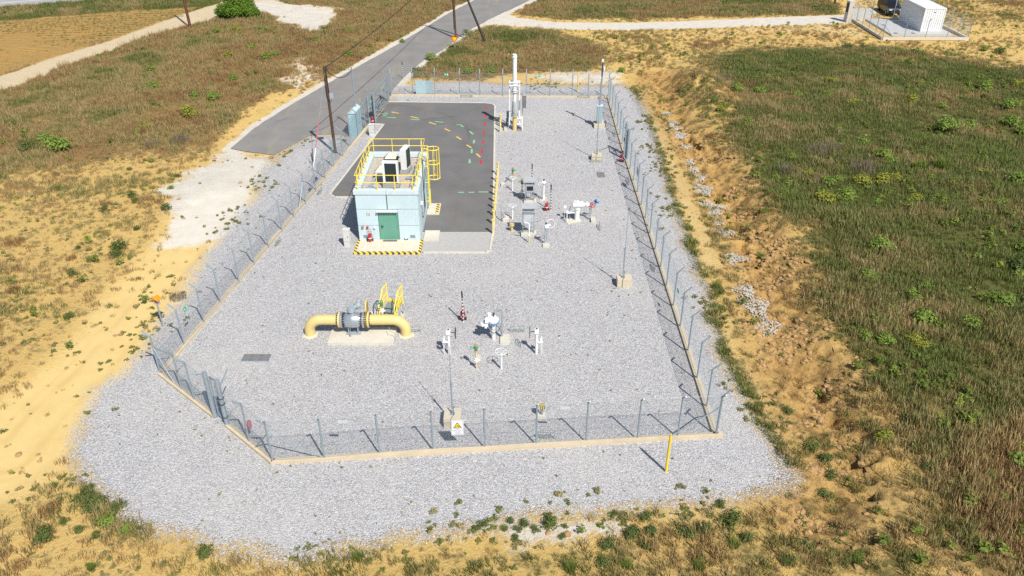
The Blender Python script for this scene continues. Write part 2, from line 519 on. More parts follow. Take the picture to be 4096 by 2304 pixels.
def attrs(x, y):
    """how each spot of ground is covered"""
    n1 = fbm(x, y, 7, 4, 1) - 0.5
    n2 = fbm(x, y, 1.6, 3, 2) - 0.5
    w = n1 * 2.2 + n2 * 1.2
    veg = np.full(x.shape, 0.16)
    green = np.full(x.shape, 0.3)
    for poly, dens, gr, soft in VEG:
        k = smooth01(sdf(x, y, poly) + w * soft * 0.9, -soft, soft)
        veg = veg * (1 - k) + dens * k
        green = green * (1 - k) + gr * k
    grav = sdf(x, y, GRAVEL) + n2 * 0.9 + n1 * 0.7
    white = np.zeros(x.shape)
    for poly, amt, soft in WHITE:
        white = np.maximum(white, amt * smooth01(sdf(x, y, poly) + w * soft, -soft, soft))
    for ln in SHOULDERS:
        white = np.maximum(white, 0.95 * (1 - smooth01(lin_d(x, y, ln) + n2 * 0.5 + n1 * 0.6, 0.35, 0.9)))
    white = np.maximum(white, 0.98 * smooth01(sdf(x, y, PATH) + n2 * 0.6, -0.3, 0.35))
    pl = smooth01(sdf(x, y, PLOUGH) + n2 * 0.6, -0.5, 0.5)
    tr = smooth01(sdf(x, y, TRACK) + 0.4 + n2 * 0.8 + n1 * 0.5, -0.3, 0.4)
    bt = 1 - smooth01(np.minimum(lin_d(x, y, BARE_TRACK), lin_d(x, y, BARE_TRACK2)) + n2 * 0.9, 0.25, 0.9)
    dd = lin_d(x, y, DRIVE)
    dr = 1 - smooth01(dd + n1 * 1.2 + n2 * 0.8, 1.4, 3.4)
    rut = 0.9 * np.exp(-((dd - 0.8) / 0.17) ** 2) + 0.5 * np.exp(-((dd - 1.35) / 0.12) ** 2) + 0.5 * np.exp(-((dd - 1.9) / 0.14) ** 2)
    rut = rut * smooth01(n2 + n1 + 0.5, 0.2, 0.7)
    gully = 1 - smooth01(lin_d(x, y, GULLY) + n1 * 2.0 + n2, 0.8, 3.4)
    veg = veg * (1 - 0.6 * gully)
    clear = np.maximum(np.maximum(tr, bt), np.maximum(dr * 0.78, smooth01(white, 0.2, 0.7)))
    veg = veg * (1 - clear) * (1 - pl)
    wl = 1 - smooth01(lin_d(x, y, WEED_LINE) + n2 * 0.8, 0.15, 0.75)
    veg = np.maximum(veg, wl * 0.55)
    green = np.where(wl > 0.2, 0.85, green)
    return dict(grav=grav, veg=veg, green=green, white=white, plough=pl, track=np.maximum(tr, np.maximum(dr * 0.12, bt * 0.2)), gully=gully, drive=dr, rut=rut)


def relief(x, y, A=None):
    """height of the open ground; level under everything that is built"""
    fl = np.full(x.shape, -1e9)
    for p in FLAT + SOFTFLAT:
        fl = np.maximum(fl, sdf(x, y, p))
    k = smooth01(-fl, 0.0, 3.5)
    A = A or attrs(x, y)
    z = (fbm(x, y, 16, 3, 21) - 0.5) * 0.5 + (fbm(x, y, 2.4, 3, 22) - 0.5) * 0.16
    z = z + A["gully"] * ((fbm(x, y, 1.1, 3, 23) - 0.5) * 0.75 - 0.22) + (fbm(x, y, 0.8, 2, 24) - 0.5) * 0.07
    gd = lin_d(x, y, GULLY)
    z = z - 0.5 * np.exp(-(gd / 1.3) ** 2) + 0.5 * smooth01(sdf(x, y, FIELD), -4.5, 1.0)
    z = z + A["gully"] * (np.abs(fbm(x, y, 0.55, 2, 27) - 0.5) * -0.5 + 0.06)
    ck = np.full(x.shape, 9.0)
    for ln in CRACKS:
        ck = np.minimum(ck, lin_d(x + (fbm(x, y, 0.5, 2, 33) - 0.5) * 0.5, y + (fbm(x, y, 0.5, 2, 34) - 0.5) * 0.5, ln))
    z = z - 0.42 * (1 - smooth01(ck, 0.05, 0.24)) + 0.10 * np.exp(-((ck - 0.45) / 0.2) ** 2)
    for (mx, my), mr, mh in MOUNDS:
        dd = np.hypot(x - mx, (y - my) * 0.8) / mr
        z = z + mh * np.exp(-dd * dd) * (0.6 + 0.8 * fbm(x, y, 1.0, 2, 29))
    z = np.where(lin_d(x, y, WHEEL_RUT) < 0.35, z - 0.03, z) * (1 - 0.85 * A["drive"]) - 0.018 * A["rut"] * A["drive"]
    return -0.03 + k * (z + 0.03)


def height(x, y):
    return float(relief(np.array([float(x)]), np.array([float(y)]))[0])


def sheet_mesh(name, X, Y, Z, A, keep, m, hard=None):
    """quads of a grid where keep is set, carrying the cover as attributes"""
    ny, nx = X.shape
    idx = np.arange(nx * ny).reshape(ny, nx)
    q = np.stack([idx[:-1, :-1], idx[:-1, 1:], idx[1:, 1:], idx[1:, :-1]], -1)
    kc = keep[:-1, :-1] & keep[:-1, 1:] & keep[1:, 1:] & keep[1:, :-1]
    q = q[kc]
    used = np.unique(q)
    remap = np.full(nx * ny, -1)
    remap[used] = np.arange(len(used))
    q = remap[q]
    me = bpy.data.meshes.new(name)
    me.vertices.add(len(used))
    co = np.stack([X.ravel(), Y.ravel(), Z.ravel()], -1)[used]
    me.vertices.foreach_set("co", co.ravel())
    me.loops.add(q.size)
    me.loops.foreach_set("vertex_index", q.ravel().astype(np.int32))
    me.polygons.add(len(q))
    me.polygons.foreach_set("loop_start", np.arange(0, q.size, 4, dtype=np.int32))
    me.polygons.foreach_set("use_smooth", np.ones(len(q), bool))
    me.update(calc_edges=True)
    for k, v in A.items():
        a = me.attributes.new(k, 'FLOAT', 'POINT')
        a.data.foreach_set("value", v.ravel()[used].astype(np.float32))
    me.materials.append(m)
    o = bpy.data.objects.new(name, me)
    COL.objects.link(o)
    return o


def gravel_color(n, l, v, scale=24.0):
    vo = n.new("ShaderNodeTexVoronoi")
    vo.inputs["Scale"].default_value = scale
    vo.inputs["Randomness"].default_value = 1.0
    l.new(v, vo.inputs["Vector"])
    sx = n.new("ShaderNodeSeparateXYZ")
    l.new(vo.outputs["Color"], sx.inputs[0])
    r = ramp(n, [(0.0, (0.26, 0.26, 0.27)), (0.18, (0.385, 0.385, 0.40)), (0.5, (0.50, 0.50, 0.518)), (0.8, (0.585, 0.585, 0.597)), (0.93, (0.69, 0.685, 0.675)), (0.95, (0.50, 0.44, 0.37)), (1.0, (0.42, 0.35, 0.27))])
    l.new(sx.outputs[0], r.inputs[0])
    return r.outputs[0], vo.outputs["Distance"], sx.outputs[1]


def attr(n, name):
    a = n.new("ShaderNodeAttribute")
    a.attribute_name = name
    return a.outputs["Fac"]


def ground_material():
    m, n, l, bs = new_mat("open_ground")
    v = n.new("ShaderNodeNewGeometry").outputs["Position"]
    big = noise(n, l, v, 0.12, 5, 0.6)
    mid = noise(n, l, v, 0.9, 6, 0.65)
    fine = noise(n, l, v, 6.0, 6, 0.7)
    tiny = noise(n, l, v, 26.0, 4, 0.7)
    veg, green, white, plough, track, grav, gully = (attr(n, k) for k in ("veg", "green", "white", "plough", "track", "grav", "gully"))
    drive, rut = attr(n, "drive"), attr(n, "rut")
    soil = ramp(n, [(0.3, (0.45, 0.29, 0.095)), (0.5, (0.60, 0.42, 0.15)), (0.7, (0.68, 0.505, 0.215))])
    l.new(mth(n, l, 'ADD', mth(n, l, 'MULTIPLY', mid, 0.6), mth(n, l, 'MULTIPLY', fine, 0.4)), soil.inputs[0])
    c = soil.outputs[0]
    c = mix(n, l, mth(n, l, 'MULTIPLY', gully, 0.55), c, (0.43, 0.255, 0.09))
    c = mix(n, l, mth(n, l, 'MULTIPLY', gully, sstep(n, l, mth(n, l, 'ADD', mid, mth(n, l, 'MULTIPLY', fine, 0.5)), 0.6, 0.95)), c, (0.25, 0.14, 0.05))
    # stones and clods lying about
    st = sstep(n, l, tiny, 0.62, 0.72)
    c = mix(n, l, mth(n, l, 'MULTIPLY', st, 0.35), c, (0.25, 0.17, 0.09))
    c = mix(n, l, mth(n, l, 'MULTIPLY', track, 0.8), c, mix(n, l, mid, (0.50, 0.42, 0.30), (0.62, 0.54, 0.40)))
    c = mix(n, l, mth(n, l, 'MULTIPLY', drive, 0.7), c, mix(n, l, mid, (0.60, 0.44, 0.17), (0.68, 0.53, 0.245)))
    c = mix(n, l, mth(n, l, 'MULTIPLY', mth(n, l, 'MULTIPLY', rut, drive), 0.55, None, True), c, (0.50, 0.35, 0.125))
    # dead grass lying on the soil
    vf = mth(n, l, 'ADD', veg, mth(n, l, 'MULTIPLY', mth(n, l, 'SUBTRACT', mth(n, l, 'ADD', mid, mth(n, l, 'MULTIPLY', fine, 0.7)), 0.85), 1.6))
    vf = sstep(n, l, vf, 0.25, 0.75)
    litter = ramp(n, [(0.3, (0.13, 0.075, 0.03)), (0.55, (0.25, 0.155, 0.065)), (0.75, (0.36, 0.25, 0.12))])
    l.new(mth(n, l, 'ADD', mth(n, l, 'MULTIPLY', fine, 0.6), mth(n, l, 'MULTIPLY', tiny, 0.4)), litter.inputs[0])
    c = mix(n, l, mth(n, l, 'MULTIPLY', vf, 0.9), c, litter.outputs[0])
    gf = sstep(n, l, mth(n, l, 'ADD', mth(n, l, 'MULTIPLY', green, 0.55), mth(n, l, 'MULTIPLY', mth(n, l, 'ADD', mid, fine), 0.4)), 0.5, 0.85)
    gcol = mix(n, l, fine, (0.045, 0.06, 0.015), (0.13, 0.15, 0.04))
    c = mix(n, l, mth(n, l, 'MULTIPLY', mth(n, l, 'MULTIPLY', gf, vf), 0.85), c, gcol)
    # ploughed rows
    mp = n.new("ShaderNodeMapping")
    mp.inputs["Rotation"].default_value = (0, 0, math.radians(-12))
    l.new(v, mp.inputs[0])
    wv = n.new("ShaderNodeTexWave")
    wv.bands_direction = 'Y'
    wv.inputs["Scale"].default_value = 0.55
    wv.inputs["Distortion"].default_value = 2.5
    wv.inputs["Detail"].default_value = 3
    l.new(mp.outputs[0], wv.inputs["Vector"])
    pc = mix(n, l, wv.outputs["Fac"], (0.33, 0.18, 0.055), (0.48, 0.30, 0.10))
    pg = mth(n, l, 'MULTIPLY', sstep(n, l, mth(n, l, 'ADD', fine, mth(n, l, 'MULTIPLY', wv.outputs["Fac"], -0.3)), 0.3, 0.5), sstep(n, l, mth(n, l, 'ADD', big, mth(n, l, 'MULTIPLY', mid, 0.5)), 0.55, 0.85))
    pc = mix(n, l, mth(n, l, 'MULTIPLY', pg, 0.75), pc, (0.22, 0.175, 0.06))
    c = mix(n, l, plough, c, pc)
    # chalk and white gravel
    wf = sstep(n, l, mth(n, l, 'ADD', white, mth(n, l, 'MULTIPLY', mth(n, l, 'SUBTRACT', mth(n, l, 'ADD', mid, fine), 1.0), 0.9)), 0.3, 0.65)
    wc = ramp(n, [(0.3, (0.48, 0.43, 0.35)), (0.5, (0.60, 0.565, 0.49)), (0.7, (0.69, 0.665, 0.61))])
    l.new(mth(n, l, 'ADD', mth(n, l, 'MULTIPLY', tiny, 0.6), mth(n, l, 'MULTIPLY', mid, 0.4)), wc.inputs[0])
    c = mix(n, l, wf, c, wc.outputs[0])
    # grey gravel
    gc, gd, gh = gravel_color(n, l, v)
    gc = mix(n, l, mth(n, l, 'MULTIPLY', sstep(n, l, big, 0.45, 0.7), 0.34), gc, (0.62, 0.60, 0.56))
    gc = mix(n, l, mth(n, l, 'MULTIPLY', sstep(n, l, mid, 0.55, 0.8), 0.28), gc, (0.30, 0.28, 0.25))
    ge = mth(n, l, 'ADD', grav, mth(n, l, 'MULTIPLY', mth(n, l, 'SUBTRACT', mth(n, l, 'ADD', fine, gh), 1.0), 1.1))
    gm = sstep(n, l, ge, -0.12, 0.12)
    c = mix(n, l, gm, c, gc)
    l.new(c, bs.inputs["Base Color"])
    bs.inputs["Roughness"].default_value = 0.95
    bs.inputs["Specular IOR Level"].default_value = 0.2
    hs = mth(n, l, 'ADD', mth(n, l, 'ADD', mth(n, l, 'MULTIPLY', fine, 0.10), mth(n, l, 'MULTIPLY', tiny, 0.03)), mth(n, l, 'MULTIPLY', mth(n, l, 'MULTIPLY', gully, mid), 0.25))
    hs = mth(n, l, 'MULTIPLY', hs, mth(n, l, 'SUBTRACT', 1.0, mth(n, l, 'MULTIPLY', drive, 0.93)))
    hg = mth(n, l, 'SUBTRACT', mth(n, l, 'MULTIPLY', gh, 0.03), mth(n, l, 'MULTIPLY', gd, 0.035))
    hh = mth(n, l, 'ADD', mth(n, l, 'MULTIPLY', hs, mth(n, l, 'SUBTRACT', 1.0, gm)), mth(n, l, 'MULTIPLY', hg, gm))
    b = n.new("ShaderNodeBump")
    b.inputs["Strength"].default_value = 0.9
    b.inputs["Distance"].default_value = 1.0
    l.new(hh, b.inputs["Height"])
    l.new(b.outputs[0], bs.inputs["Normal"])
    return m


GROUND = ground_material()


def grid(x0, x1, y0, y1, step):
    xs = np.arange(x0, x1 + step * 0.5, step)
    ys = np.arange(y0, y1 + step * 0.5, step)
    return np.meshgrid(xs, ys)


def grow(a, b, start, k=1.35):
    out, s = [a], start
    while abs(out[-1]) < abs(b):
        out.append(out[-1] + math.copysign(s, b))
        s *= k
    return out[1:]


xs = np.array(list(reversed(grow(-76, -3500, 0.6))) + list(np.arange(-76, 80.01, 0.36)) + grow(80, 3500, 0.6))
ys = np.array(list(reversed(grow(12, -3500, 0.6))) + list(np.arange(12, 124.01, 0.36)) + grow(124, 3500, 0.6))
X, Y = np.meshgrid(xs, ys)
A = attrs(X, Y)
Z = relief(X, Y, A)
structure(sheet_mesh("ground", X, Y, Z, A, (sdf(X, Y, STRIP) < 0.5) & (sdf(X, Y, DRIVE_AREA) < 0.5), GROUND), label="open sandy ground with dry grass around the fenced yard")


def zone(name, poly, z, step, margin, label):
    px_, py_ = zip(*poly)
    X, Y = grid(min(px_) - margin, max(px_) + margin, min(py_) - margin, max(py_) + margin, step)
    s = sdf(X, Y, poly)
    A = attrs(X, Y)
    Zb = relief(X, Y, A)
    if z is None:
        return structure(sheet_mesh(name, X, Y, Zb, A, s > 0, GROUND), label=label)
    k = smooth01(s, -margin, 0)
    Z = np.maximum(Zb + 0.008, Zb * (1 - k) + z * k)
    return structure(sheet_mesh(name, X, Y, Z, A, s > -margin, GROUND), label=label)


zone("eroded_earth", STRIP, None, 0.13, 0.0, "rough eroded bare earth along the right side of the gravel")
zone("dirt_drive", DRIVE_AREA, None, 0.15, 0.0, "pale sandy drive with wheel marks left of the fence")
zone("gravel_yard", GRAVEL, 0.0, 0.22, 0.9, "grey gravel spread inside and around the fence")
zone("dirt_track", TRACK, 0.02, 0.4, 0.8, "pale dirt track beside the ploughed field")
zone("white_path", PATH, 0.02, 0.4, 0.8, "white gravel path to the container compound")


# ------------------------------------------------------------------ asphalt, concrete and their edges
def asphalt_material(name, c0, c1, dust):
    m, n, l, bs = new_mat(name)
    v = n.new("ShaderNodeNewGeometry").outputs["Position"]
    mid = noise(n, l, v, 0.5, 6, 0.6)
    tiny = noise(n, l, v, 45, 3, 0.7)
    r = ramp(n, [(0.3, c0), (0.7, c1)])
    l.new(mth(n, l, 'ADD', mth(n, l, 'MULTIPLY', mid, 0.55), mth(n, l, 'MULTIPLY', tiny, 0.45)), r.inputs[0])
    mp = n.new("ShaderNodeMapping")
    mp.inputs["Scale"].default_value = (0.9, 0.10, 1)
    mp.inputs["Rotation"].default_value = (0, 0, math.radians(18))
    l.new(v, mp.inputs[0])
    streak = sstep(n, l, noise(n, l, mp.outputs[0], 1.0, 5, 0.65), 0.52, 0.75)
    c = mix(n, l, mth(n, l, 'MULTIPLY', streak, dust), r.outputs[0], (0.42, 0.32, 0.19))
    dk = sstep(n, l, noise(n, l, v, 0.35, 7, 0.7), 0.55, 0.75)
    c = mix(n, l, mth(n, l, 'MULTIPLY', dk, 0.3), c, tuple(k * 0.6 for k in c0))
    for cx_, cy_, rr_ in ((-4.0, 57.5, 6.4), (-4.0, 57.5, 7.9), (-12.0, 60.0, 8.6), (-2.5, 52.0, 5.0)):
        vd = n.new("ShaderNodeVectorMath")
        vd.operation = 'DISTANCE'
        l.new(v, vd.inputs[0])
        vd.inputs[1].default_value = (cx_, cy_, 0.03)
        e = mth(n, l, 'ABSOLUTE', mth(n, l, 'SUBTRACT', mth(n, l, 'ADD', vd.outputs["Value"], mth(n, l, 'MULTIPLY', mid, 0.8)), rr_ + 0.4))
        t_ = mth(n, l, 'MULTIPLY', mth(n, l, 'SUBTRACT', 1.0, sstep(n, l, e, 0.06, 0.22)), sstep(n, l, noise(n, l, v, 0.3, 3), 0.45, 0.65))
        c = mix(n, l, mth(n, l, 'MULTIPLY', t_, 0.3), c, tuple(k * 0.5 for k in c0))
    l.new(c, bs.inputs["Base Color"])
    bs.inputs["Roughness"].default_value = 0.85
    bs.inputs["Specular IOR Level"].default_value = 0.25
    b = n.new("ShaderNodeBump")
    b.inputs["Strength"].default_value = 0.5
    b.inputs["Distance"].default_value = 0.01
    l.new(tiny, b.inputs["Height"])
    l.new(b.outputs[0], bs.inputs["Normal"])
    return m


def jag(poly, step, amp, seed, fixed=()):
    out = []
    n = len(poly)
    for i in range(n):
        p, q = Vector(poly[i]), Vector(poly[(i + 1) % n])
        L = (q - p).length
        k = max(1, int(L / step))
        nr = Vector((-(q - p).y, (q - p).x)).normalized() if L > 0 else Vector((0, 0))
        for j in range(k):
            t = p + (q - p) * j / k
            o = (fbm(np.array([t.x]), np.array([t.y]), step * 2.5, 2, seed)[0] - 0.5) * 2 * amp
            out.append((t.x + nr.x * o, t.y + nr.y * o))
    return out


def flat(name, poly, z, m, label=None):
    me = bpy.data.meshes.new(name)
    me.from_pydata([(x, y, z) for x, y in poly], [], [tuple(range(len(poly)))])
    me.update()
    if me.polygons[0].normal.z < 0:
        me.flip_normals()
    me.materials.append(m)
    o = bpy.data.objects.new(name, me)
    COL.objects.link(o)
    return structure(o, label=label)


M_YARD = asphalt_material("yard_asphalt", (0.125, 0.123, 0.123), (0.19, 0.186, 0.182), 0.07)
M_ROAD = asphalt_material("road_asphalt", (0.185, 0.18, 0.175), (0.27, 0.262, 0.25), 0.45)
M_KERB = mat("kerb_concrete", (0.56, 0.47, 0.33), 0.9, var=0.12, scale=1.5, bump=0.3, dirt=(0.35, 0.28, 0.18))
M_CONC = mat("pale_concrete", (0.57, 0.54, 0.465), 0.9, var=0.10, scale=1.2, bump=0.25, dirt=(0.36, 0.31, 0.23))
M_CONC2 = mat("grey_concrete", (0.36, 0.35, 0.33), 0.9, var=0.10, scale=2.0, bump=0.3, dirt=(0.25, 0.24, 0.22))

yard = flat("asphalt_yard", YARD, 0.03, M_YARD, "dark asphalt yard with painted arrows inside the fence")
flat("access_road", jag(ROAD, 0.35, 0.07, 41), 0.022, M_ROAD, "grey asphalt access road running up to the gate")
hw = flat("highway", HIGHWAY, 0.05, mat("highway_asphalt", (0.34, 0.335, 0.34), 0.85, var=0.1, scale=0.6), "grey highway crossing the top left corner")
MB().bar((-100,108.2,0.056),(*(-68.55,111.04),0.056),0.18,0.006).bar((*(-68.55,111.04),0.056),(*(-63.76,113.30),0.056),0.18,0.006).bar((*(-63.76,113.30),0.056),(-10,124.3,0.056),0.18,0.006).build("edge_line", mat("road_paint", (0.75, 0.75, 0.72), 0.7), hw)

# concrete edging strips of the yard, laid end to end
ek = MB()
EDGE = [[(-11.0,69.34), (-2.4,69.05), (-1.75,68.75), (-1.5,68.2), (-1.16,44.0), (-1.3,41.55), (-1.55,41.3), (-5.2,41.3)], [(-9.3,49.05), (-11.9,49.1), (-12.25,49.4), (-12.3,49.85), (-10.6,63.45), (-11.5,63.6)]]
for line in EDGE:
    for p, q in zip(line[:-1], line[1:]):
        p, q = Vector((*p, 0.015)), Vector((*q, 0.015))
        d = (q - p).normalized()
        ek.box((p + q) / 2, ((q - p).length + 0.04, 0.13, 0.10), math.atan2(d.y, d.x))
ek.build("edging", M_CONC, yard)

ap = flat("concrete_apron", [(-5.36,41.35), (-1.6,41.35), (-1.37,41.6), (-1.22,43.98), (-5.36,43.98)], 0.028, mat("worn_concrete", (0.40, 0.395, 0.38), 0.9, var=0.1, scale=4, bump=0.4, bscale=50), "worn grey concrete square at the near end of the asphalt")
MB().bbox(-5.36, -4.45, 42.73, 44.06, 0.0, 0.09).build("doorstep_slab", M_CONC, ap)

PAINT_Y = mat("paint_yellow_marking", (0.72, 0.47, 0.10), 0.75, var=0.15, scale=20)
PAINT_G = mat("paint_green_marking", (0.22, 0.52, 0.28), 0.75, var=0.18, scale=20)
PAINT_R = mat("paint_red_marking", (0.52, 0.025, 0.06), 0.7, var=0.2, scale=20)


def arrow(tail, head, m, w=0.14, hw_=0.25, bend=0.0):
    t, h = Vector(tail), Vector(head)
    d = (h - t)
    L = d.length
    d.normalize()
    s = Vector((-d.y, d.x))
    k = L * 0.68
    mid = t + d * k * 0.5 + s * bend
    e = t + d * k
    pts = [t + s * w / 2, mid + s * w / 2, e + s * w / 2, e + s * hw_ / 2, h, e - s * hw_ / 2, e - s * w / 2, mid - s * w / 2, t - s * w / 2]
    MB().add([(p.x, p.y, 0.035) for p in pts], [tuple(range(9))]).build("painted_arrow", m, yard)


for t, h in [((-9.68,66.22), (-10.45,66.62)), ((-7.90,64.98), (-8.66,65.42)), ((-6.30,63.44), (-6.96,64.03)), ((-5.01,61.83), (-5.53,62.49)), ((-4.01,59.92), (-4.45,60.65)),
             ((-3.13,58.15), (-3.56,58.84)), ((-2.38,56.24), (-2.72,57.01))]:
    arrow(t, h, PAINT_Y)
for t, h, b in [((-10.60,65.20), (-9.71,65.09), 0), ((-8.54,64.71), (-7.68,64.55), 0), ((-6.43,64.16), (-5.64,63.92), 0), ((-4.58,63.38), (-3.87,62.80), 0.18), ((-3.43,61.83), (-3.10,61.05), 0),
                ((-2.98,59.86), (-2.99,59.05), 0), ((-3.08,57.87), (-3.06,57.01), 0), ((-3.15,55.81), (-3.12,55.00), 0)]:
    arrow(t, h, PAINT_G, bend=b)
for t, h in [((-2.23,67.34), (-2.24,68.11)), ((-2.24,65.20), (-2.27,66.06)), ((-2.26,63.12), (-2.28,63.98)), ((-2.26,61.09), (-2.28,61.97)), ((-2.25,59.05), (-2.27,59.90)),
             ((-2.28,57.01), (-2.29,57.91)), ((-2.30,54.95), (-2.31,55.86))]:
    arrow(t, h, PAINT_R, 0.15, 0.24)
for p, q in [((-3.67,49.87), (-3.28,49.87)), ((-2.96,49.88), (-2.56,49.90)), ((-2.28,49.93), (-1.63,49.93))]:
    MB().bbox(p[0], q[0], p[1] - 0.06, p[1] + 0.06, 0.03, 0.034).build("painted_dash", PAINT_G, yard)
text("painted_word", "VEIER", 0.6, PAINT_G, yard, (*(-10.89,65.95), 0.036), (0, 0, math.radians(-95)), 0.0005, squash=0.78)

# ------------------------------------------------------------------ fences
M_GALV = mat("galvanised_steel", (0.27, 0.33, 0.375), 0.5, 0.15, var=0.15, scale=6)
M_WIRE = mat("fence_wire", (0.30, 0.35, 0.39), 0.55, 0.1, var=0.1, scale=6)
M_DARK = mat("dark_steel", (0.05, 0.055, 0.06), 0.5, 0.3)
M_BLACK = mat("black_rubber", (0.02, 0.02, 0.022), 0.7)
POST_H, ARM = 2.1, 0.46

me_post = MB().tube([(0, 0, 0.05), (0, 0, POST_H), (0, ARM * 0.72, POST_H + ARM * 0.69)], 0.038, 8).mesh("post", M_GALV, True)


def link_mesh(w=2.05, h=2.0, pitch=0.075, t=0.0042):
    """diamond wire mesh, every wire a thin prism"""
    b = MB()
    k = -h
    while k < w:
        for s in (1, -1):
            x0, x1, z0, z1 = k, k + h, 0.0, h
            if x0 < 0:
                z0 -= x0
                x0 = 0
            if x1 > w:
                z1 -= x1 - w
                x1 = w
            if x1 - x0 < 0.01:
                continue
            p, q = ((x0, z0), (x1, z1)) if s > 0 else ((w - x0, z0), (w - x1, z1))
            dx, dz = q[0] - p[0], q[1] - p[1]
            L = math.hypot(dx, dz)
            nx_, nz_ = -dz / L * t / 2, dx / L * t / 2
            y = 0.002 * s
            vs_ = []
            for c in (p, q):
                vs_ += [(c[0] + nx_, y, c[1] + nz_), (c[0] - nx_, y, c[1] - nz_), (c[0], y + 0.004, c[1])]
            b.add(vs_, [(0, 1, 4, 3), (1, 2, 5, 4), (2, 0, 3, 5)])
        k += pitch * 1.414
    for z in (0.02, h * 0.5, h):
        b.bar((0, 0, z), (w, 0, z), 0.006)
    return b.mesh("mesh_panel", M_WIRE)


me_link = link_mesh()


def brace(parent, p, q, z0=0.12, z1=1.55):
    MB().cyl((*p, z0), (*q, z1), 0.026, 8).build("brace", M_GALV, parent, True)


def fence(name, label, posts, out, kerb=True, skip=(), kerb_ext=(0, 0), m_kerb=None, mesh=True, kerb_h=0.12, wires=True, nopost=(), group="chain link fences round the gravel yard"):
    """posts: points along the line; out: side the arms lean to"""
    t = thing(name, label, "fence", (*posts[0], 0), group=group)
    o0 = Vector(posts[0])
    rel = [Vector(p) - o0 for p in posts]
    ang = math.atan2(out[1], out[0]) - math.pi / 2
    for i, p in enumerate(rel):
        if i in nopost:
            continue
        place("post", me_post, t, (p.x, p.y, 0), ang)
    for i, (p, q) in enumerate(zip(rel[:-1], rel[1:])):
        if i in skip:
            continue
        d = q - p
        if mesh:
            o = place("mesh_panel", me_link, t, (p.x, p.y, 0.12), math.atan2(d.y, d.x))
            o.scale = (d.length / 2.05, 1, 1)
    # runs without a gap carry the kerb and the wires
    runs, cur = [], [rel[0]]
    for i, q in enumerate(rel[1:]):
        if i in skip:
            runs.append(cur)
            cur = [q]
        else:
            cur.append(q)
    runs.append(cur)
    for r in runs:
        if len(r) < 2:
            continue
        p, q = r[0], r[-1]
        d = (q - p).normalized()
        if kerb:
            a, b = p - d * kerb_ext[0], q + d * kerb_ext[1]
            MB().box(((a.x + b.x) / 2, (a.y + b.y) / 2, kerb_h / 2 - 0.02), ((b - a).length, 0.24, kerb_h + 0.04), math.atan2(d.y, d.x)).build("kerb", m_kerb or M_KERB, t)
        if wires:
            for k in (0.15, 0.55, 0.95):
                z = POST_H + ARM * 0.69 * k
                oo = Vector(out).normalized() * ARM * 0.72 * k
                MB().tube([(c.x + oo.x, c.y + oo.y, z) for c in r], 0.0022, 4).build("barbed_wire", M_WIRE, t)
    return t


RIGHT = [(8.72,70.82), (8.66,68.98), (8.63,66.87), (8.64,64.87), (8.61,62.69), (8.60,60.81), (8.56,58.76), (8.53,56.96), (8.54,55.67), (8.53,53.77), (8.52,51.71), (8.52,49.73), (8.51,47.68),
         (8.50,45.76), (8.47,43.66), (8.48,41.55), (8.46,39.45), (8.45,37.40), (8.47,35.33), (8.48,33.38), (8.47,31.28), (8.48,29.14), (8.49,27.11), (8.51,25.35)]
ft = fence("chain_link_fence", "long chain link fence on the right side of the yard, beside the bare earth", RIGHT, (1, 0), skip=(7,), nopost=(7, 8))
for i, s in ((23, 1), (0, -1), (13, -1)):
    a = Vector(RIGHT[i]) - Vector(RIGHT[0])
    brace(ft, (a.x, a.y + 1.25 * s), (a.x, a.y))
LEFT = [(-16.28,29.55), (-15.95,31.81), (-15.63,33.75), (-15.38,35.64), (-15.05,37.81), (-14.78,39.84), (-14.51,41.93), (-14.22,44.04), (-13.95,46.02), (-13.66,48.12), (-13.40,50.09), (-13.18,52.15), (-12.96,54.26),
        (-12.67,56.26), (-12.46,58.42), (-12.22,60.49), (-11.97,62.53), (-11.82,63.1)]
ft = fence("chain_link_fence", "long chain link fence on the left side of the yard, running to the main gate", LEFT, (-1, 0.13), nopost=(17,))
a = Vector(LEFT[0])
for i, s in ((0, 1), (9, -1)):
    p = Vector(LEFT[i]) - a
    d = (Vector(LEFT[17]) - Vector(LEFT[0])).normalized() * 1.3 * s
    brace(ft, (p.x + d.x, p.y + d.y), (p.x, p.y))
NEAR = [(-9.59,23.75), (-7.54,23.92), (-5.36,24.20), (-3.21,24.43), (-1.11,24.57), (1.00,24.78), (3.06,24.94), (5.21,25.10), (6.90,25.24), (8.53,25.33)]
ft = fence("chain_link_fence", "near chain link fence across the front of the yard, carrying the warning sign", NEAR, (0.07, -1), kerb_ext=(0.05, 0.25))
a = Vector(NEAR[0])
for i, s in ((0, 1), (9, -1)):
    p = Vector(NEAR[i]) - a
    d = (Vector(NEAR[9]) - Vector(NEAR[0])).normalized() * 2.0 * s
    brace(ft, (p.x + d.x, p.y + d.y), (p.x, p.y))
CORNER = [(-16.28,29.55), (-14.84,28.31), (-14.04,27.61), (-12.78,26.52), (-12.09,25.98), (-10.83,24.87), (-9.57,23.73)]
ft = fence("chain_link_fence", "short slanting chain link fence cutting off the near left corner", CORNER, (-0.66, -0.76), skip=(3,), nopost=(3, 4))
d = (Vector(CORNER[6]) - Vector(CORNER[0])).normalized()
p = Vector(CORNER[6]) - Vector(CORNER[0])
brace(ft, (d.x * 1.3, d.y * 1.3), (0, 0))
brace(ft, (p.x - d.x * 1.2, p.y - d.y * 1.2), (p.x, p.y))
FAR = [(-10.98,71.2), (-9.04,71.51), (-7.01,71.37), (-4.74,71.24), (-2.92,71.06), (-0.85,70.91), (-0.83,70.90), (1.29,70.87), (3.43,70.85), (5.45,70.82), (6.88,70.80), (8.72,70.82)]
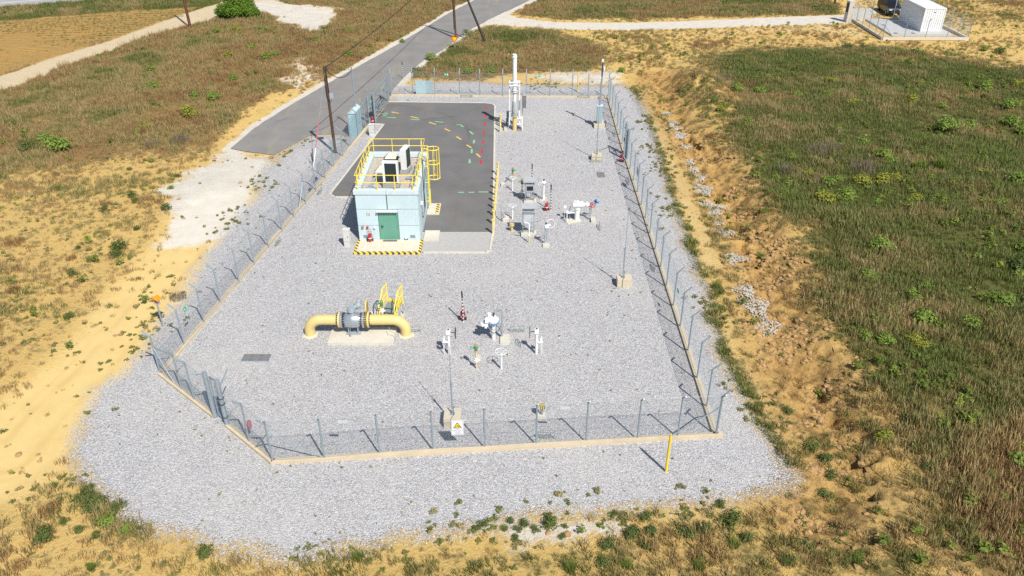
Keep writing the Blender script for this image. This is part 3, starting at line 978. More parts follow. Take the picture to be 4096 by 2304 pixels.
FAR = [(FAR[0])] + [p for p in FAR[1:]]
ft = fence("chain_link_fence", "far chain link fence across the back of the yard behind the white vent stack", FAR, (0, 1), nopost=())
brace(ft, (1.3, 0), (0, 0))
p = Vector(FAR[-1]) - Vector(FAR[0])
brace(ft, (p.x - 1.3, p.y), (p.x, p.y))

# ------------------------------------------------------------------ gates
# main gate in the left fence: leaf of square tube, big posts either side
gp0, gp1 = Vector((-11.6, 64.4)), Vector((-11.02, 69.45))
d = gp1 - gp0
L = d.length
g = thing("main_gate", "wide galvanised steel gate of square tube beside the pale blue kiosk", "gate", (gp0.x, gp0.y, 0), math.atan2(d.y, d.x))
fr = MB()
for z in (0.18, 1.15, 2.15):
    fr.bar((0.1, 0, z), (L - 0.1, 0, z), 0.07)
for x in (0.1, L * 0.5, L - 0.1):
    fr.bar((x, 0, 0.18), (x, 0, 2.15), 0.07)
fr.build("gate_frame", M_GALV, g)
MB().bar((L * 0.5, 0, 1.15), (L * 0.5, 0, 2.75), 0.05).build("upright", M_GALV, g)
for p, q in (((0.1, 0.01, 0.2), (L * 0.5, 0.01, 1.1)), ((L * 0.5, 0.01, 1.1), (L - 0.1, 0.01, 0.2)), ((L * 0.5, 0.01, 1.2), (L - 0.1, 0.01, 2.1))):
    MB().bar(p, q, 0.035).build("diagonal_brace", M_GALV, g)
for x in (0.12, L * 0.5):
    o = place("mesh_panel", me_link, g, (x, 0.02, 0.18))
    o.scale = ((L * 0.5 - 0.2) / 2.05, 1, 0.98)
for x in (-0.05, L + 0.05):
    MB().box((x, 0, 1.2), (0.16, 0.16, 2.45)).build("gate_post", M_GALV, g)
MB().cyl((-0.75, 0.12, 0), (-0.75, 0.12, 2.3), 0.11, 14).build("guide_post", M_GALV, g, True)
MB().cyl((-0.3, -0.25, 0), (-0.3, -0.25, 2.4), 0.09, 14).build("guide_post", M_GALV, g, True)
for x in (-0.05, L + 0.05):
    MB().bar((x, 0, 2.35), (x, 0.42, 2.8), 0.05).build("wire_arm", M_GALV, g)
MB().box((L * 0.5, -0.06, 1.22), (0.22, 0.1, 0.3)).build("lock_box", M_DARK, g)
MB().bar((0.1, -0.05, 0.75), (1.3, -0.6, 0.35), 0.05).build("drop_bolt", M_DARK, g)
MB().box((-0.75, -0.06, 0.85), (0.3, 0.26, 0.34)).build("motor_box", M_DARK, g)


def small_gate(name, label, p, q, inner):
    p, q = Vector(p), Vector(q)
    d = q - p
    L = d.length
    g = thing(name, label, "gate", (p.x, p.y, 0), math.atan2(d.y, d.x))
    for x in (0, L):
        MB().cyl((x, 0, 0), (x, 0, 2.42), 0.1, 14).cyl((x, 0, 2.42), (x, 0, 2.46), 0.06, 12).build("gate_post", M_GALV, g, True)
    fr = MB()
    for z in (0.15, 1.2, 2.2):
        fr.bar((0.12, inner * 0.1, z), (L - 0.12, inner * 0.1, z), 0.05)
    for x in (0.14, L - 0.14):
        fr.bar((x, inner * 0.1, 0.15), (x, inner * 0.1, 2.2), 0.05)
    fr.build("gate_frame", M_GALV, g)
    o = place("mesh_panel", me_link, g, (0.14, inner * 0.11, 0.16))
    o.scale = ((L - 0.28) / 2.05, 1, 1.0)
    for z in (0.5, 1.5, 1.2):
        MB().ring((L, 0, z), 0.115, 0.022, n=14).build("strap", M_DARK, g, True)
    MB().box((L - 0.25, inner * 0.14, 1.25), (0.16, 0.08, 0.26)).build("lock_box", M_DARK, g)
    MB().bar((0, 0, 2.3), (0.0, -inner * 0.4, 2.55), 0.045).build("wire_arm", M_GALV, g)
    MB().bar((L, inner * 0.1, 2.1), (L * 0.3, inner * 0.9, 2.2), 0.04).build("stay_bar", M_GALV, g)


small_gate("walk_gate", "narrow galvanised gate between two thick posts in the slanting corner fence", CORNER[3], CORNER[4], 1)
small_gate("walk_gate", "narrow dark-edged gate in the right fence beside a red extinguisher trolley", RIGHT[8], RIGHT[7], 1)

# ------------------------------------------------------------------ the equipment building
M_WALL = mat("pale_blue_render", (0.50, 0.625, 0.675), 0.8, var=0.05, scale=0.8, bump=0.08, bscale=60, dirt=(0.40, 0.50, 0.52), dirt_amt=0.35)
M_COPING = mat("pale_blue_coping", (0.54, 0.635, 0.67), 0.7, var=0.06, scale=1.5, dirt=(0.33, 0.40, 0.41), dirt_amt=0.4)
M_GREEN = mat("green_door_paint", (0.12, 0.32, 0.24), 0.5, var=0.08, scale=2)
M_YEL = mat("yellow_rail_paint", (0.84, 0.66, 0.07), 0.5, var=0.1, scale=5, dirt=(0.5, 0.4, 0.18))
M_WHITE = mat("white_paint", (0.74, 0.76, 0.77), 0.45, var=0.05, scale=3, dirt=(0.55, 0.53, 0.48), dirt_amt=0.3)
M_WHITE2 = mat("off_white_plastic", (0.66, 0.62, 0.50), 0.5, var=0.05, scale=3)
M_RED = mat("red_paint", (0.42, 0.02, 0.035), 0.45, var=0.15, scale=5)
M_TRAY = mat("cable_tray_steel", (0.40, 0.46, 0.50), 0.5, 0.3, var=0.15, scale=5)
M_GREYBOX = mat("grey_cabinet_paint", (0.40, 0.43, 0.45), 0.5, 0.1, var=0.08, scale=4)
M_TILE = mat("cream_tile", (0.62, 0.55, 0.44), 0.6, var=0.08, scale=3)
M_GROUT = mat("white_grout", (0.72, 0.70, 0.64), 0.9)
HAZ = stripes("hazard_paint", (0.85, 0.60, 0.02), (0.025, 0.025, 0.03), 0.34, 0, 0.9, 0.55)
HAZ_Y = stripes("hazard_paint_side", (0.85, 0.60, 0.02), (0.025, 0.025, 0.03), 0.34, 1, 0.9, 0.55)

BX0, BX1, BY0, BY1, BH = -9.25, -5.53, 42.85, 49.0, 3.05
bld = thing("equipment_building", "pale blue flat roofed equipment building with green door and yellow roof railing", "building", (BX0, BY0, 0))
# rain streaks down the render
nn_, ll_ = M_WALL.node_tree.nodes, M_WALL.node_tree.links
bsd = [k for k in nn_ if k.type == 'BSDF_PRINCIPLED'][0]
src_ = bsd.inputs["Base Color"].links[0].from_socket
mp_ = nn_.new("ShaderNodeMapping")
mp_.inputs["Scale"].default_value = (7, 7, 0.35)
ll_.new(nn_.new("ShaderNodeNewGeometry").outputs["Position"], mp_.inputs[0])
ll_.new(mix(nn_, ll_, mth(nn_, ll_, 'MULTIPLY', sstep(nn_, ll_, noise(nn_, ll_, mp_.outputs[0], 1.0, 6, 0.65), 0.5, 0.75), 0.35), src_, (0.40, 0.47, 0.47)), bsd.inputs["Base Color"])
W, D = BX1 - BX0, BY1 - BY0
core = MB()
core.bbox(0.03, W - 0.03, 0.03, D - 0.03, 0, 2.9)
core.build("core_wall", mat("dark_joint", (0.14, 0.19, 0.21), 0.9), bld)
J = 0.028
rows = [(0.0, 1.03), (1.03, 2.1), (2.1, BH)]


def panel(x0, x1, y0, y1, z0, z1):
    MB().bbox(x0, x1, y0, y1, z0 + J / 2, z1 - J / 2).build("wall_panel", M_WALL, bld)


dx0, dx1, dh = 1.33, 2.41, 1.93
for z0, z1 in rows:
    if z0 < 2:
        for x0, x1 in ((0, dx0 - 0.04), (dx1 + 0.04, W)):
            if z0 == 0:     # small louvre opening low in each front panel
                vx = 0.27 if x0 == 0 else 3.1
                panel(x0 + J, vx, 0, 0.08, z0, z1)
                panel(vx + 0.3, x1 - J, 0, 0.08, z0, z1)
                MB().bbox(vx, vx + 0.3, 0, 0.08, J / 2, 0.17).bbox(vx, vx + 0.3, 0, 0.08, 0.37, z1 - J / 2).build("wall_panel", M_WALL, bld)
                lv = MB().bbox(vx + 0.01, vx + 0.29, 0.06, 0.09, 0.17, 0.37).build("louvre", M_DARK, bld)
                for k in range(4):
                    MB().box((vx + 0.05 + k * 0.065, 0.035, 0.27), (0.025, 0.04, 0.19)).build("slat", M_TRAY, lv)
            else:
                panel(x0 + J, x1 - J, 0, 0.08, z0, z1)
    else:
        panel(J, 1.87 - J, 0, 0.08, z0, z1)
        panel(1.87 + J, W - J, 0, 0.08, z0, z1)
    for k in range(3):
        y0, y1 = 0.09 + (D - 0.18) / 3 * k, 0.09 + (D - 0.18) / 3 * (k + 1)
        panel(0, 0.08, y0 + J, y1 - J, z0, z1)
        panel(W - 0.08, W, y0 + J, y1 - J, z0, z1)
    panel(J, W / 2 - J, D - 0.08, D, z0, z1)
    panel(W / 2 + J, W - J, D - 0.08, D, z0, z1)
MB().bbox(dx0 - 0.04, dx1 + 0.04, 0.0, 0.078, dh + 0.06, 2.1 - J).build("lintel", M_WALL, bld)
MB().bbox(1.84, 1.90, -0.012, -0.002, 2.1, BH + 0.22).build("cover_strip", mat("bronze_strip", (0.12, 0.13, 0.12), 0.6), bld)
dr = MB().bbox(dx0, dx1, -0.01, 0.05, 0.03, dh).build("door", M_GREEN, bld)
MB().bbox(dx0 - 0.04, dx0 - 0.002, -0.02, 0.06, 0, dh + 0.04).bbox(dx1 + 0.002, dx1 + 0.04, -0.02, 0.06, 0, dh + 0.04).bbox(dx0 - 0.002, dx1 + 0.002, -0.02, 0.06, dh + 0.002, dh + 0.04).build("frame", M_GREEN, dr)
MB().box((dx0 + 0.12, -0.03, 0.95), (0.05, 0.03, 0.2)).bar((dx0 + 0.12, -0.06, 1.0), (dx0 + 0.24, -0.06, 1.0), 0.02).build("handle", M_DARK, dr)
for z in (0.35, 1.0, 1.65):
    MB().cyl((dx1 - 0.03, -0.03, z - 0.07), (dx1 - 0.03, -0.03, z + 0.07), 0.018, 8).build("hinge", M_GREEN, dr)
MB().bbox(dx0 - 0.1, dx1 + 0.06, -0.22, -0.021, dh + 0.06, dh + 0.12).build("door_canopy", M_WHITE, bld)
# coping round the roof
PW = 0.34
MB().bbox(-0.05, W / 2 - 0.008, -0.05, PW, BH + 0.01, 3.3).build("coping", M_COPING, bld)
MB().bbox(W / 2 + 0.008, W + 0.05, -0.05, PW, BH + 0.01, 3.3).build("coping", M_COPING, bld)
MB().bbox(-0.05, W / 2 - 0.008, D - PW, D + 0.05, BH + 0.01, 3.3).build("coping", M_COPING, bld)
MB().bbox(W / 2 + 0.008, W + 0.05, D - PW, D + 0.05, BH + 0.01, 3.3).build("coping", M_COPING, bld)
for k in range(3):
    y0, y1 = PW + (D - 2 * PW) / 3 * k, PW + (D - 2 * PW) / 3 * (k + 1)
    for x0, x1 in ((-0.05, PW), (W - PW, W + 0.05)):
        MB().bbox(x0, x1, y0 + 0.006, y1 - 0.006, BH + 0.01, 3.298).build("coping", M_COPING, bld)
rm, n_, l_, bs_ = new_mat("roof_pebbles")
v_ = n_.new("ShaderNodeNewGeometry").outputs["Position"]
gc_, gd_, gh_ = gravel_color(n_, l_, v_, 17)
l_.new(mix(n_, l_, 0.55, gc_, (0.50, 0.40, 0.27)), bs_.inputs["Base Color"])
bb_ = n_.new("ShaderNodeBump")
bb_.inputs["Distance"].default_value = 0.04
l_.new(gh_, bb_.inputs["Height"])
l_.new(bb_.outputs[0], bs_.inputs["Normal"])
bs_.inputs["Roughness"].default_value = 0.9
MB().bbox(PW - 0.02, W - PW + 0.02, PW - 0.02, D - PW + 0.02, 2.9, 3.02).build("roof", rm, bld)
# railing on the coping
rail = thing("roof_railing", "yellow tubular safety railing round the building roof", "railing", (BX0, BY0, 3.3))
pts = [(x, 0.1) for x in (0.22, 1.36, 2.4, 3.45)] + [(0.12, y) for y in (0.75, 1.6, 2.45, 3.3, 4.2, 5.2)] + [(x, D - 0.12) for x in (0.28, 1.5, 2.6, 3.4)] + [(W - 0.12, y) for y in (0.6, 1.5, 2.5, 3.4)]
for x, y in pts:
    o = MB().cyl((x, y, 0), (x, y, 0.92), 0.026, 8).build("post", M_YEL, rail, True)
    MB().cyl((x, y, 0), (x, y, 0.02), 0.07, 10).build("foot_plate", M_YEL, o)
x0, x1, y0, y1 = 0.1, W - 0.1, 0.1, D - 0.12
for z in (0.46, 0.92):
    MB().tube([(x1, 3.7, z), (x1, y0, z), (x0, y0, z), (x0, y1, z), (x1, y1, z), (x1, 5.0, z)], 0.026, 8).build("rail", M_YEL, rail, True)
# ladder with its cage, on the right wall
lad = thing("caged_ladder", "yellow steel ladder with round safety cage on the right wall", "ladder", (BX1 + 0.22, BY0 + 4.4, 0))
for y in (-0.24, 0.24):
    MB().bar((0, y, 0.35), (0, y, 4.3), 0.06, 0.03).build("stile", M_YEL, lad)
    MB().tube([(0, y, 4.25), (-0.2, y, 4.3), (-0.35, y, 4.2), (-0.35, y, 3.35)], 0.025, 8).build("grab_rail", M_YEL, lad, True)
for k in range(13):
    MB().cyl((0, -0.24, 0.5 + k * 0.29), (0, 0.24, 0.5 + k * 0.29), 0.014, 6).build("rung", M_YEL, lad)
hoop = [(0.02, -0.26)] + [(0.36 + 0.36 * math.cos(a), 0.36 * math.sin(a)) for a in [math.radians(-110 + 22 * k) for k in range(11)]] + [(0.02, 0.26)]
for z in (2.25, 3.25, 4.2):
    MB().tube([(x, y, z) for x, y in hoop], 0.03, 6).build("cage_hoop", M_YEL, lad, True)
for a in (-90, -50, -10, 10, 50, 90):
    x, y = 0.36 + 0.36 * math.cos(math.radians(a)), 0.36 * math.sin(math.radians(a))
    MB().bar((x, y, 2.2), (x, y, 4.25), 0.03, 0.012).build("cage_bar", M_YEL, lad)
for z in (0.7, 2.0, 3.1):
    for y in (-0.24, 0.24):
        MB().bar((-0.2, y, z), (0, y, z), 0.04).build("bracket", M_YEL, lad)
MB().bbox(BX1 + 0.03, BX1 + 0.85, BY0 + 3.5, BY0 + 5.1, 0.03, 0.11).build("ladder_base_slab", M_CONC)
tag(bpy.data.objects["ladder_base_slab"], "pale concrete slab under the caged ladder", "slab")
MB().bbox(0.55, 0.75, 0.1, 1.5, 0.11, 0.114).build("hazard_band", HAZ_Y, bpy.data.objects["ladder_base_slab"], loc=(BX1 + 0.03, BY0 + 3.5, 0))
# tiled step in front of the door
pf = thing("tiled_step", "cream tiled doorstep platform with black and yellow edge", "platform", (-9.29, 41.12, 0))
PWd, PD = 3.9, 1.7
MB().bbox(0.0, PWd, 0.0, PD, 0, 0.10).build("base", M_GROUT, pf)
MB().bbox(-0.02, PWd + 0.02, -0.025, 0.16, 0.0, 0.115).build("hazard_edge", HAZ, pf)
MB().bbox(-0.02, 0.14, 0.162, PD, 0.0, 0.115).build("hazard_edge", HAZ_Y, pf)
MB().bbox(PWd - 0.14, PWd + 0.02, 0.162, PD, 0.0, 0.115).build("hazard_edge", HAZ_Y, pf)
tw, td = (PWd - 0.30) / 9, (PD - 0.18) / 4
me_tile = MB().bbox(0.016, tw - 0.016, 0.016, td - 0.016, 0, 0.012).mesh("tile", M_TILE)
for i in range(9):
    for j in range(4):
        place("tile", me_tile, pf, (0.15 + i * tw, 0.17 + j * td, 0.1005))
o = MB().bbox(-0.42, 0.42, -0.1, 0.1, 0, 0.02).build("door_mat", mat("grey_mat", (0.14, 0.14, 0.14), 0.95), loc=(-7.35, 42.62, 0.113))
tag(o, "dark grey door mat in front of the green door", "mat")
# small fittings on the front wall
for x, z, s, nm, m in ((0.3, 0.95, 0.13, "wall_lamp", mat("brass_lamp", (0.4, 0.33, 0.2), 0.4, 0.3)), (0.58, 0.93, 0.11, "call_button", M_RED), (1.02, 0.92, 0.10, "socket", M_WHITE), (2.85, 0.2, 0.12, "socket", M_WHITE)):
    MB().box((x, -0.05, z), (s, 0.1, s)).cyl((x, -0.1, z), (x, -0.14, z), s * 0.3, 10).build(nm, m, bld)
sg = MB().bbox(0.6, 0.78, -0.012, -0.002, 1.68, 1.84).build("fire_sign", M_RED, bld)
MB().bbox(0.625, 0.68, -0.016, -0.0125, 1.70, 1.82).bbox(0.70, 0.755, -0.016, -0.0125, 1.70, 1.75).bbox(0.70, 0.755, -0.016, -0.0125, 1.77, 1.82).build("pictogram", M_WHITE, sg)
MB().bbox(2.75, 2.95, -0.12, -0.01, 0.115, 0.17).build("cable_box", M_DARK, bld)
# aerial mast and cables on the right wall
am = thing("aerial_mast", "thin dark aerial mast with white whip clamped to the right wall", "mast", (BX1 + 0.18, BY0 + 1.6, 0))
MB().cyl((0, 0, 1.35), (0, 0, 4.7), 0.028, 8).build("pole", M_DARK, am, True)
MB().cyl((0, 0, 4.7), (0, 0, 5.75), 0.016, 6).build("whip", M_WHITE, am, True)
for z in (1.5, 2.6):
    MB().bar((-0.18, 0, z), (0.05, 0, z), 0.04).build("clamp", M_GALV, am)
MB().tube([(0.03, 0, 4.6), (0.12, 0.05, 3.6), (0.02, -0.05, 2.6), (0.05, -0.03, 1.6), (-0.1, -0.3, 0.9), (-0.1, -0.6, 1.4)], 0.015, 6).build("cable", M_BLACK, am, True)
MB().tube([(-0.12, -0.5, 1.9), (-0.02, -0.2, 1.5), (-0.05, 0.1, 1.0), (-0.12, -0.35, 1.1)], 0.02, 6).build("cable", M_WHITE, am, True)
MB().box((-0.1, -0.5, 2.0), (0.14, 0.16, 0.18)).build("junction_box", M_WHITE, am)


# air conditioners and vents on the roof
def aircon(label, loc, rz):
    t = thing("air_conditioner", label, "air conditioner", loc, rz, "air conditioners on the roof")
    MB().bbox(-0.5, 0.5, -0.24, 0.24, 0, 0.28).build("plinth", M_CONC2, t)
    MB().bbox(-0.46, 0.46, -0.17, 0.17, 0.32, 1.62).build("case", M_WHITE, t)
    MB().bbox(-0.40, -0.3, -0.2, 0.2, 0.28, 0.32).bbox(0.3, 0.4, -0.2, 0.2, 0.28, 0.32).build("feet", M_DARK, t)
    g_ = MB().bbox(-0.31, 0.37, -0.185, -0.171, 0.4, 1.55).build("grille", mat("dark_grille", (0.02, 0.035, 0.045), 0.4), t)
    for k in range(22):
        MB().box((0.03, -0.19, 0.45 + k * 0.05), (0.66, 0.008, 0.008)).build("slat", M_DARK, g_)
    for z in (0.72, 1.25):
        MB().ring((0.03, -0.187, z), 0.2, 0.01, 'Y', 20, 5).build("fan_ring", M_DARK, g_)
    MB().box((0.2, 0.175, 1.0), (0.4, 0.012, 0.9)).build("coil", M_GREYBOX, t)


aircon("white air conditioner with dark grille facing the camera", (-7.2, 44.05, 3.02), math.radians(-3))
aircon("white air conditioner turned side on behind the other one", (-6.58, 46.3, 3.02), math.radians(78))


def cowl(label, loc, dark):
    t = thing("roof_vent", label, "vent", loc, 0, "roof vents with pyramid cowls")
    MB().bbox(-0.36, 0.36, -0.36, 0.36, 0, 0.30).build("curb", M_TRAY, t)
    MB().add([(-0.48, -0.48, 0.30), (0.48, -0.48, 0.30), (0.48, 0.48, 0.30), (-0.48, 0.48, 0.30), (-0.3, -0.3, 0.44), (0.3, -0.3, 0.44), (0.3, 0.3, 0.44), (-0.3, 0.3, 0.44)],
             [(3, 2, 1, 0), (4, 5, 6, 7), (0, 1, 5, 4), (1, 2, 6, 5), (2, 3, 7, 6), (3, 0, 4, 7)]).build("hood", M_BLACK if dark else M_TRAY, t)
    MB().add([(-0.36, -0.36, 0.46), (0.36, -0.36, 0.46), (0.36, 0.36, 0.46), (-0.36, 0.36, 0.46), (-0.1, -0.1, 0.76), (0.1, -0.1, 0.76), (0.1, 0.1, 0.76), (-0.1, 0.1, 0.76)],
             [(3, 2, 1, 0), (4, 5, 6, 7), (0, 1, 5, 4), (1, 2, 6, 5), (2, 3, 7, 6), (3, 0, 4, 7)]).build("cowl", M_WHITE2, t)


cowl("cream pyramid roof vent on a black hood, the farther one", (*(-7.70,47.65), 3.02), True)
cowl("cream pyramid roof vent partly hidden behind the front air conditioner", (*(-7.97,45.47), 3.02), False)
ct = thing("cable_tray", "grey steel cable tray running over the roof pebbles", "cable tray", (BX0, BY0, 3.02))
for p, q in (((0.75, 0.55, 0.12), (0.95, 3.2, 0.12)), ((0.95, 3.2, 0.12), (1.4, 3.3, 0.12)), ((3.15, 2.3, 0.12), (3.2, 3.6, 0.12)), ((0.7, 0.6, 0.12), (1.5, 0.62, 0.12)), ((2.8, 2.3, 0.12), (3.15, 2.3, 0.12))):
    MB().bar(p, q, 0.20, 0.10).build("tray_length", M_TRAY, ct)
MB().bbox(0.55, 1.5, 0.38, 0.72, 0.01, 0.2).build("tray_box", M_TRAY, ct)
MB().bbox(0.42, 0.62, 0.36, 0.48, 0.01, 0.12).build("junction_box", M_WHITE, ct)
for x, y in ((0.47, 0.65), (0.85, 3.9)):
    MB().cyl((x, y, 0.0), (x, y, 0.03), 0.09, 12).build("drain_cap", mat("navy_cap", (0.02, 0.05, 0.13), 0.5), ct)
tag(MB().tube([(3.3, 0.4, 0.05), (3.35, 1.8, 0.05), (3.3, 3.2, 0.05), (3.25, 4.2, 0.05)], 0.03, 6).build("roof_cable", M_BLACK, None, True, (BX0, BY0, 3.02)), "black cable bundle lying along the right edge of the roof", "cable")

# ------------------------------------------------------------------ pipework and valves
M_PIPE = mat("ochre_pipe_paint", (0.65, 0.515, 0.215), 0.5, var=0.07, scale=1.5, dirt=(0.45, 0.33, 0.15), dirt_amt=0.3)
M_VALVE = mat("silver_valve_paint", (0.42, 0.46, 0.50), 0.32, 0.55, var=0.10, scale=3)
M_VGREY = mat("grey_valve_paint", (0.36, 0.42, 0.46), 0.4, 0.15, var=0.1, scale=5)
M_VGREEN = mat("green_valve_paint", (0.03, 0.25, 0.15), 0.45, var=0.2, scale=9)
M_BLUE = mat("blue_paint", (0.02, 0.20, 0.52), 0.45, var=0.1, scale=5)
M_BRASS = mat("ochre_flange", (0.45, 0.31, 0.10), 0.5, 0.1, var=0.2, scale=12)
M_SANDP = mat("sand_patch", (0.58, 0.53, 0.43), 0.95, var=0.1, scale=4, bump=0.4)


def bolts(t, c, R, n, axis, ln, r=0.022, name="bolt_ring"):
    b = MB()
    for k in range(n):
        a = 2 * math.pi * k / n
        u = Vector((0, math.cos(a) * R, math.sin(a) * R)) if axis == 'X' else Vector((math.cos(a) * R, math.sin(a) * R, 0))
        e = Vector((1, 0, 0)) if axis == 'X' else Vector((0, 0, 1))
        b.cyl(Vector(c) + u - e * ln / 2, Vector(c) + u + e * ln / 2, r, 6)
    return b.build(name, M_DARK, t)


def arc(c, R, a0, a1, n, plane):
    out = []
    for k in range(n + 1):
        a = math.radians(a0 + (a1 - a0) * k / n)
        out.append((c[0] + R * math.cos(a), c[1], c[2] + R * math.sin(a)))
    return out


# the big line: two bends out of the ground, ball valve between them
PY = 32.85
pl = thing("gas_pipeline", "thick ochre pipe looping out of the gravel with a silver ball valve", "pipeline", (-8.5, PY, 0))
pr, pz, R = 0.26, 0.86, 0.62
xl, xr = -1.55, 3.22
left = [(xl, 0, -0.15), (xl, 0, pz - R)] + arc((xl + R, 0, pz - R), R, 180, 90, 10, 0)[1:] + [(-0.02, 0, pz)]
right = [(1.5, 0, pz)] + arc((xr - R, 0, pz - R), R, 90, 0, 10, 0) + [(xr, 0, -0.15)]
MB().tube(left, pr, 28).build("pipe", M_PIPE, pl, True)
MB().tube(right, pr, 28).build("pipe", M_PIPE, pl, True)
for x in (xl + R + 0.25, xr - R - 0.25):
    MB().ring((x, 0, pz), pr + 0.001, 0.008, 'X', 28, 5).build("weld_seam", M_PIPE, pl, True)
for x, m in ((0.0, M_PIPE), (0.115, M_VALVE), (1.19, M_VALVE), (1.43, M_PIPE)):
    MB().lathe([(0.2, -0.05), (0.39, -0.05), (0.40, -0.04), (0.40, 0.04), (0.39, 0.05), (0.2, 0.05)], (x, 0, pz), 'X', 32).build("flange", m, pl, True)
MB().lathe([(0.36, -0.02), (0.36, 0.02)], (1.31, 0, pz), 'X', 28).cyl((1.24, 0, pz), (1.38, 0, pz), 0.30, 24).build("spacer", M_BRASS, pl, True)
bolts(pl, (0.06, 0, pz), 0.345, 20, 'X', 0.36)
bolts(pl, (1.31, 0, pz), 0.345, 20, 'X', 0.46)
vb = MB().lathe([(0.25, 0.16), (0.29, 0.2), (0.32, 0.26), (0.365, 0.38), (0.395, 0.5), (0.408, 0.6), (0.412, 0.64), (0.42, 0.645), (0.42, 0.665), (0.412, 0.67), (0.408, 0.71), (0.395, 0.81), (0.365, 0.93), (0.32, 1.05), (0.29, 1.11), (0.25, 1.15)], (0, 0, pz), 'X', 32).build("valve_body", M_VALVE, pl, True)
for x in (0.24, 1.06):
    bolts(vb, (x, 0, pz), 0.34, 18, 'X', 0.10, 0.02)
MB().cyl((0.65, 0, pz + 0.36), (0.65, 0, pz + 0.52), 0.13, 16).build("stem", M_VALVE, pl, True)
gb = MB().cyl((0.62, 0.02, pz + 0.5), (0.62, 0.02, pz + 0.68), 0.21, 20).cyl((0.62, 0.02, pz + 0.68), (0.62, 0.02, pz + 0.74), 0.15, 18).build("gearbox", M_VGREY, pl, True)
MB().cyl((0.80, 0.25, pz + 0.6), (0.93, 0.42, pz + 0.6), 0.16, 16).cyl((0.7, 0.15, pz + 0.6), (0.85, 0.33, pz + 0.6), 0.11, 14).build("reduction_gear", M_VGREY, pl, True)
rot = Matrix.Rotation(math.radians(-37), 3, 'Z') @ Matrix.Rotation(math.radians(90), 3, 'X')
hw_ = MB().ring((1.0, 0.52, pz + 0.62), 0.28, 0.012, 'Z', 26, 6, rot).build("handwheel", M_VGREY, pl, True)
for k in range(3):
    a = k * math.pi / 3
    u = rot @ Vector((math.cos(a), math.sin(a), 0)) * 0.28
    c = Vector((1.0, 0.52, pz + 0.62))
    MB().cyl(c - u, c + u, 0.009, 6).build("spoke", M_VGREY, hw_)
sp = MB().lathe([(0.0, -0.035), (0.345, -0.035), (0.35, -0.03), (0.35, 0.03), (0.345, 0.035), (0.0, 0.035)], (1.31, 0.42, pz + 0.50), 'X', 32).build("spectacle_disc", M_PIPE, pl, True)
MB().lathe([(0.0, 0), (0.26, 0)], (1.347, 0.42, pz + 0.50), 'X', 28).build("raised_face", M_BRASS, sp)
MB().bbox(1.285, 1.335, 0.15, 0.30, pz + 0.1, pz + 0.3).build("web_plate", M_PIPE, sp)
sup = MB()
for x in (0.42, 0.88):
    sup.bbox(x - 0.02, x + 0.02, -0.22, 0.22, 0.18, 0.62)
sup.bbox(0.3, 1.0, -0.26, 0.26, 0.14, 0.18)
sup.build("valve_foot", M_VGREY, pl)
MB().tube([(0.30, -0.34, pz - 0.12), (0.30, -0.40, pz - 0.16), (1.0, -0.40, pz - 0.16), (1.0, -0.34, pz - 0.12)], 0.012, 6).build("bleed_line", M_VALVE, pl, True)
MB().tube([(0.55, -0.36, pz - 0.16), (0.55, -0.40, 0.35), (0.55, -0.42, 0.15)], 0.012, 6).box((0.55, -0.42, 0.24), (0.06, 0.06, 0.12)).build("drain_valve", M_VALVE, pl)
MB().tube([(2.45, -0.26, 0.6), (2.5, -0.5, 0.5), (2.75, -0.55, 0.45), (2.75, -0.55, 0.0)], 0.012, 6).build("earth_cable", M_GALV, pl, True)
tag(MB().bbox(-0.52, 2.72, -0.95, 0.5, -0.03, 0.12).build("valve_slab", M_CONC, None, loc=(-8.5, PY, 0)), "pale concrete slab under the big silver valve", "slab")
tag(MB().bbox(0.75, 2.95, 0.62, 1.95, -0.03, 0.10).build("stair_slab", M_CONC, None, loc=(-8.5, PY, 0)), "pale concrete slab under the yellow railed steps", "slab")
for x, lab in ((xl, "pale sand ring where the left end of the big pipe enters the gravel"), (xr, "pale sand ring where the right end of the big pipe enters the gravel")):
    b = MB()
    n_ = 22
    prof = [(pr + 0.08 + 0.12 * rng.random()) for _ in range(n_)]
    b.add([(math.cos(2 * math.pi * k / n_) * prof[k], math.sin(2 * math.pi * k / n_) * prof[k] - 0.06, 0.006) for k in range(n_)] + [(0, 0, 0.05)], [(k, (k + 1) % n_, n_) for k in range(n_)])
    tag(b.build("sand_collar", M_SANDP, None, True, (-8.5 + x, PY, 0)), lab, "sand")

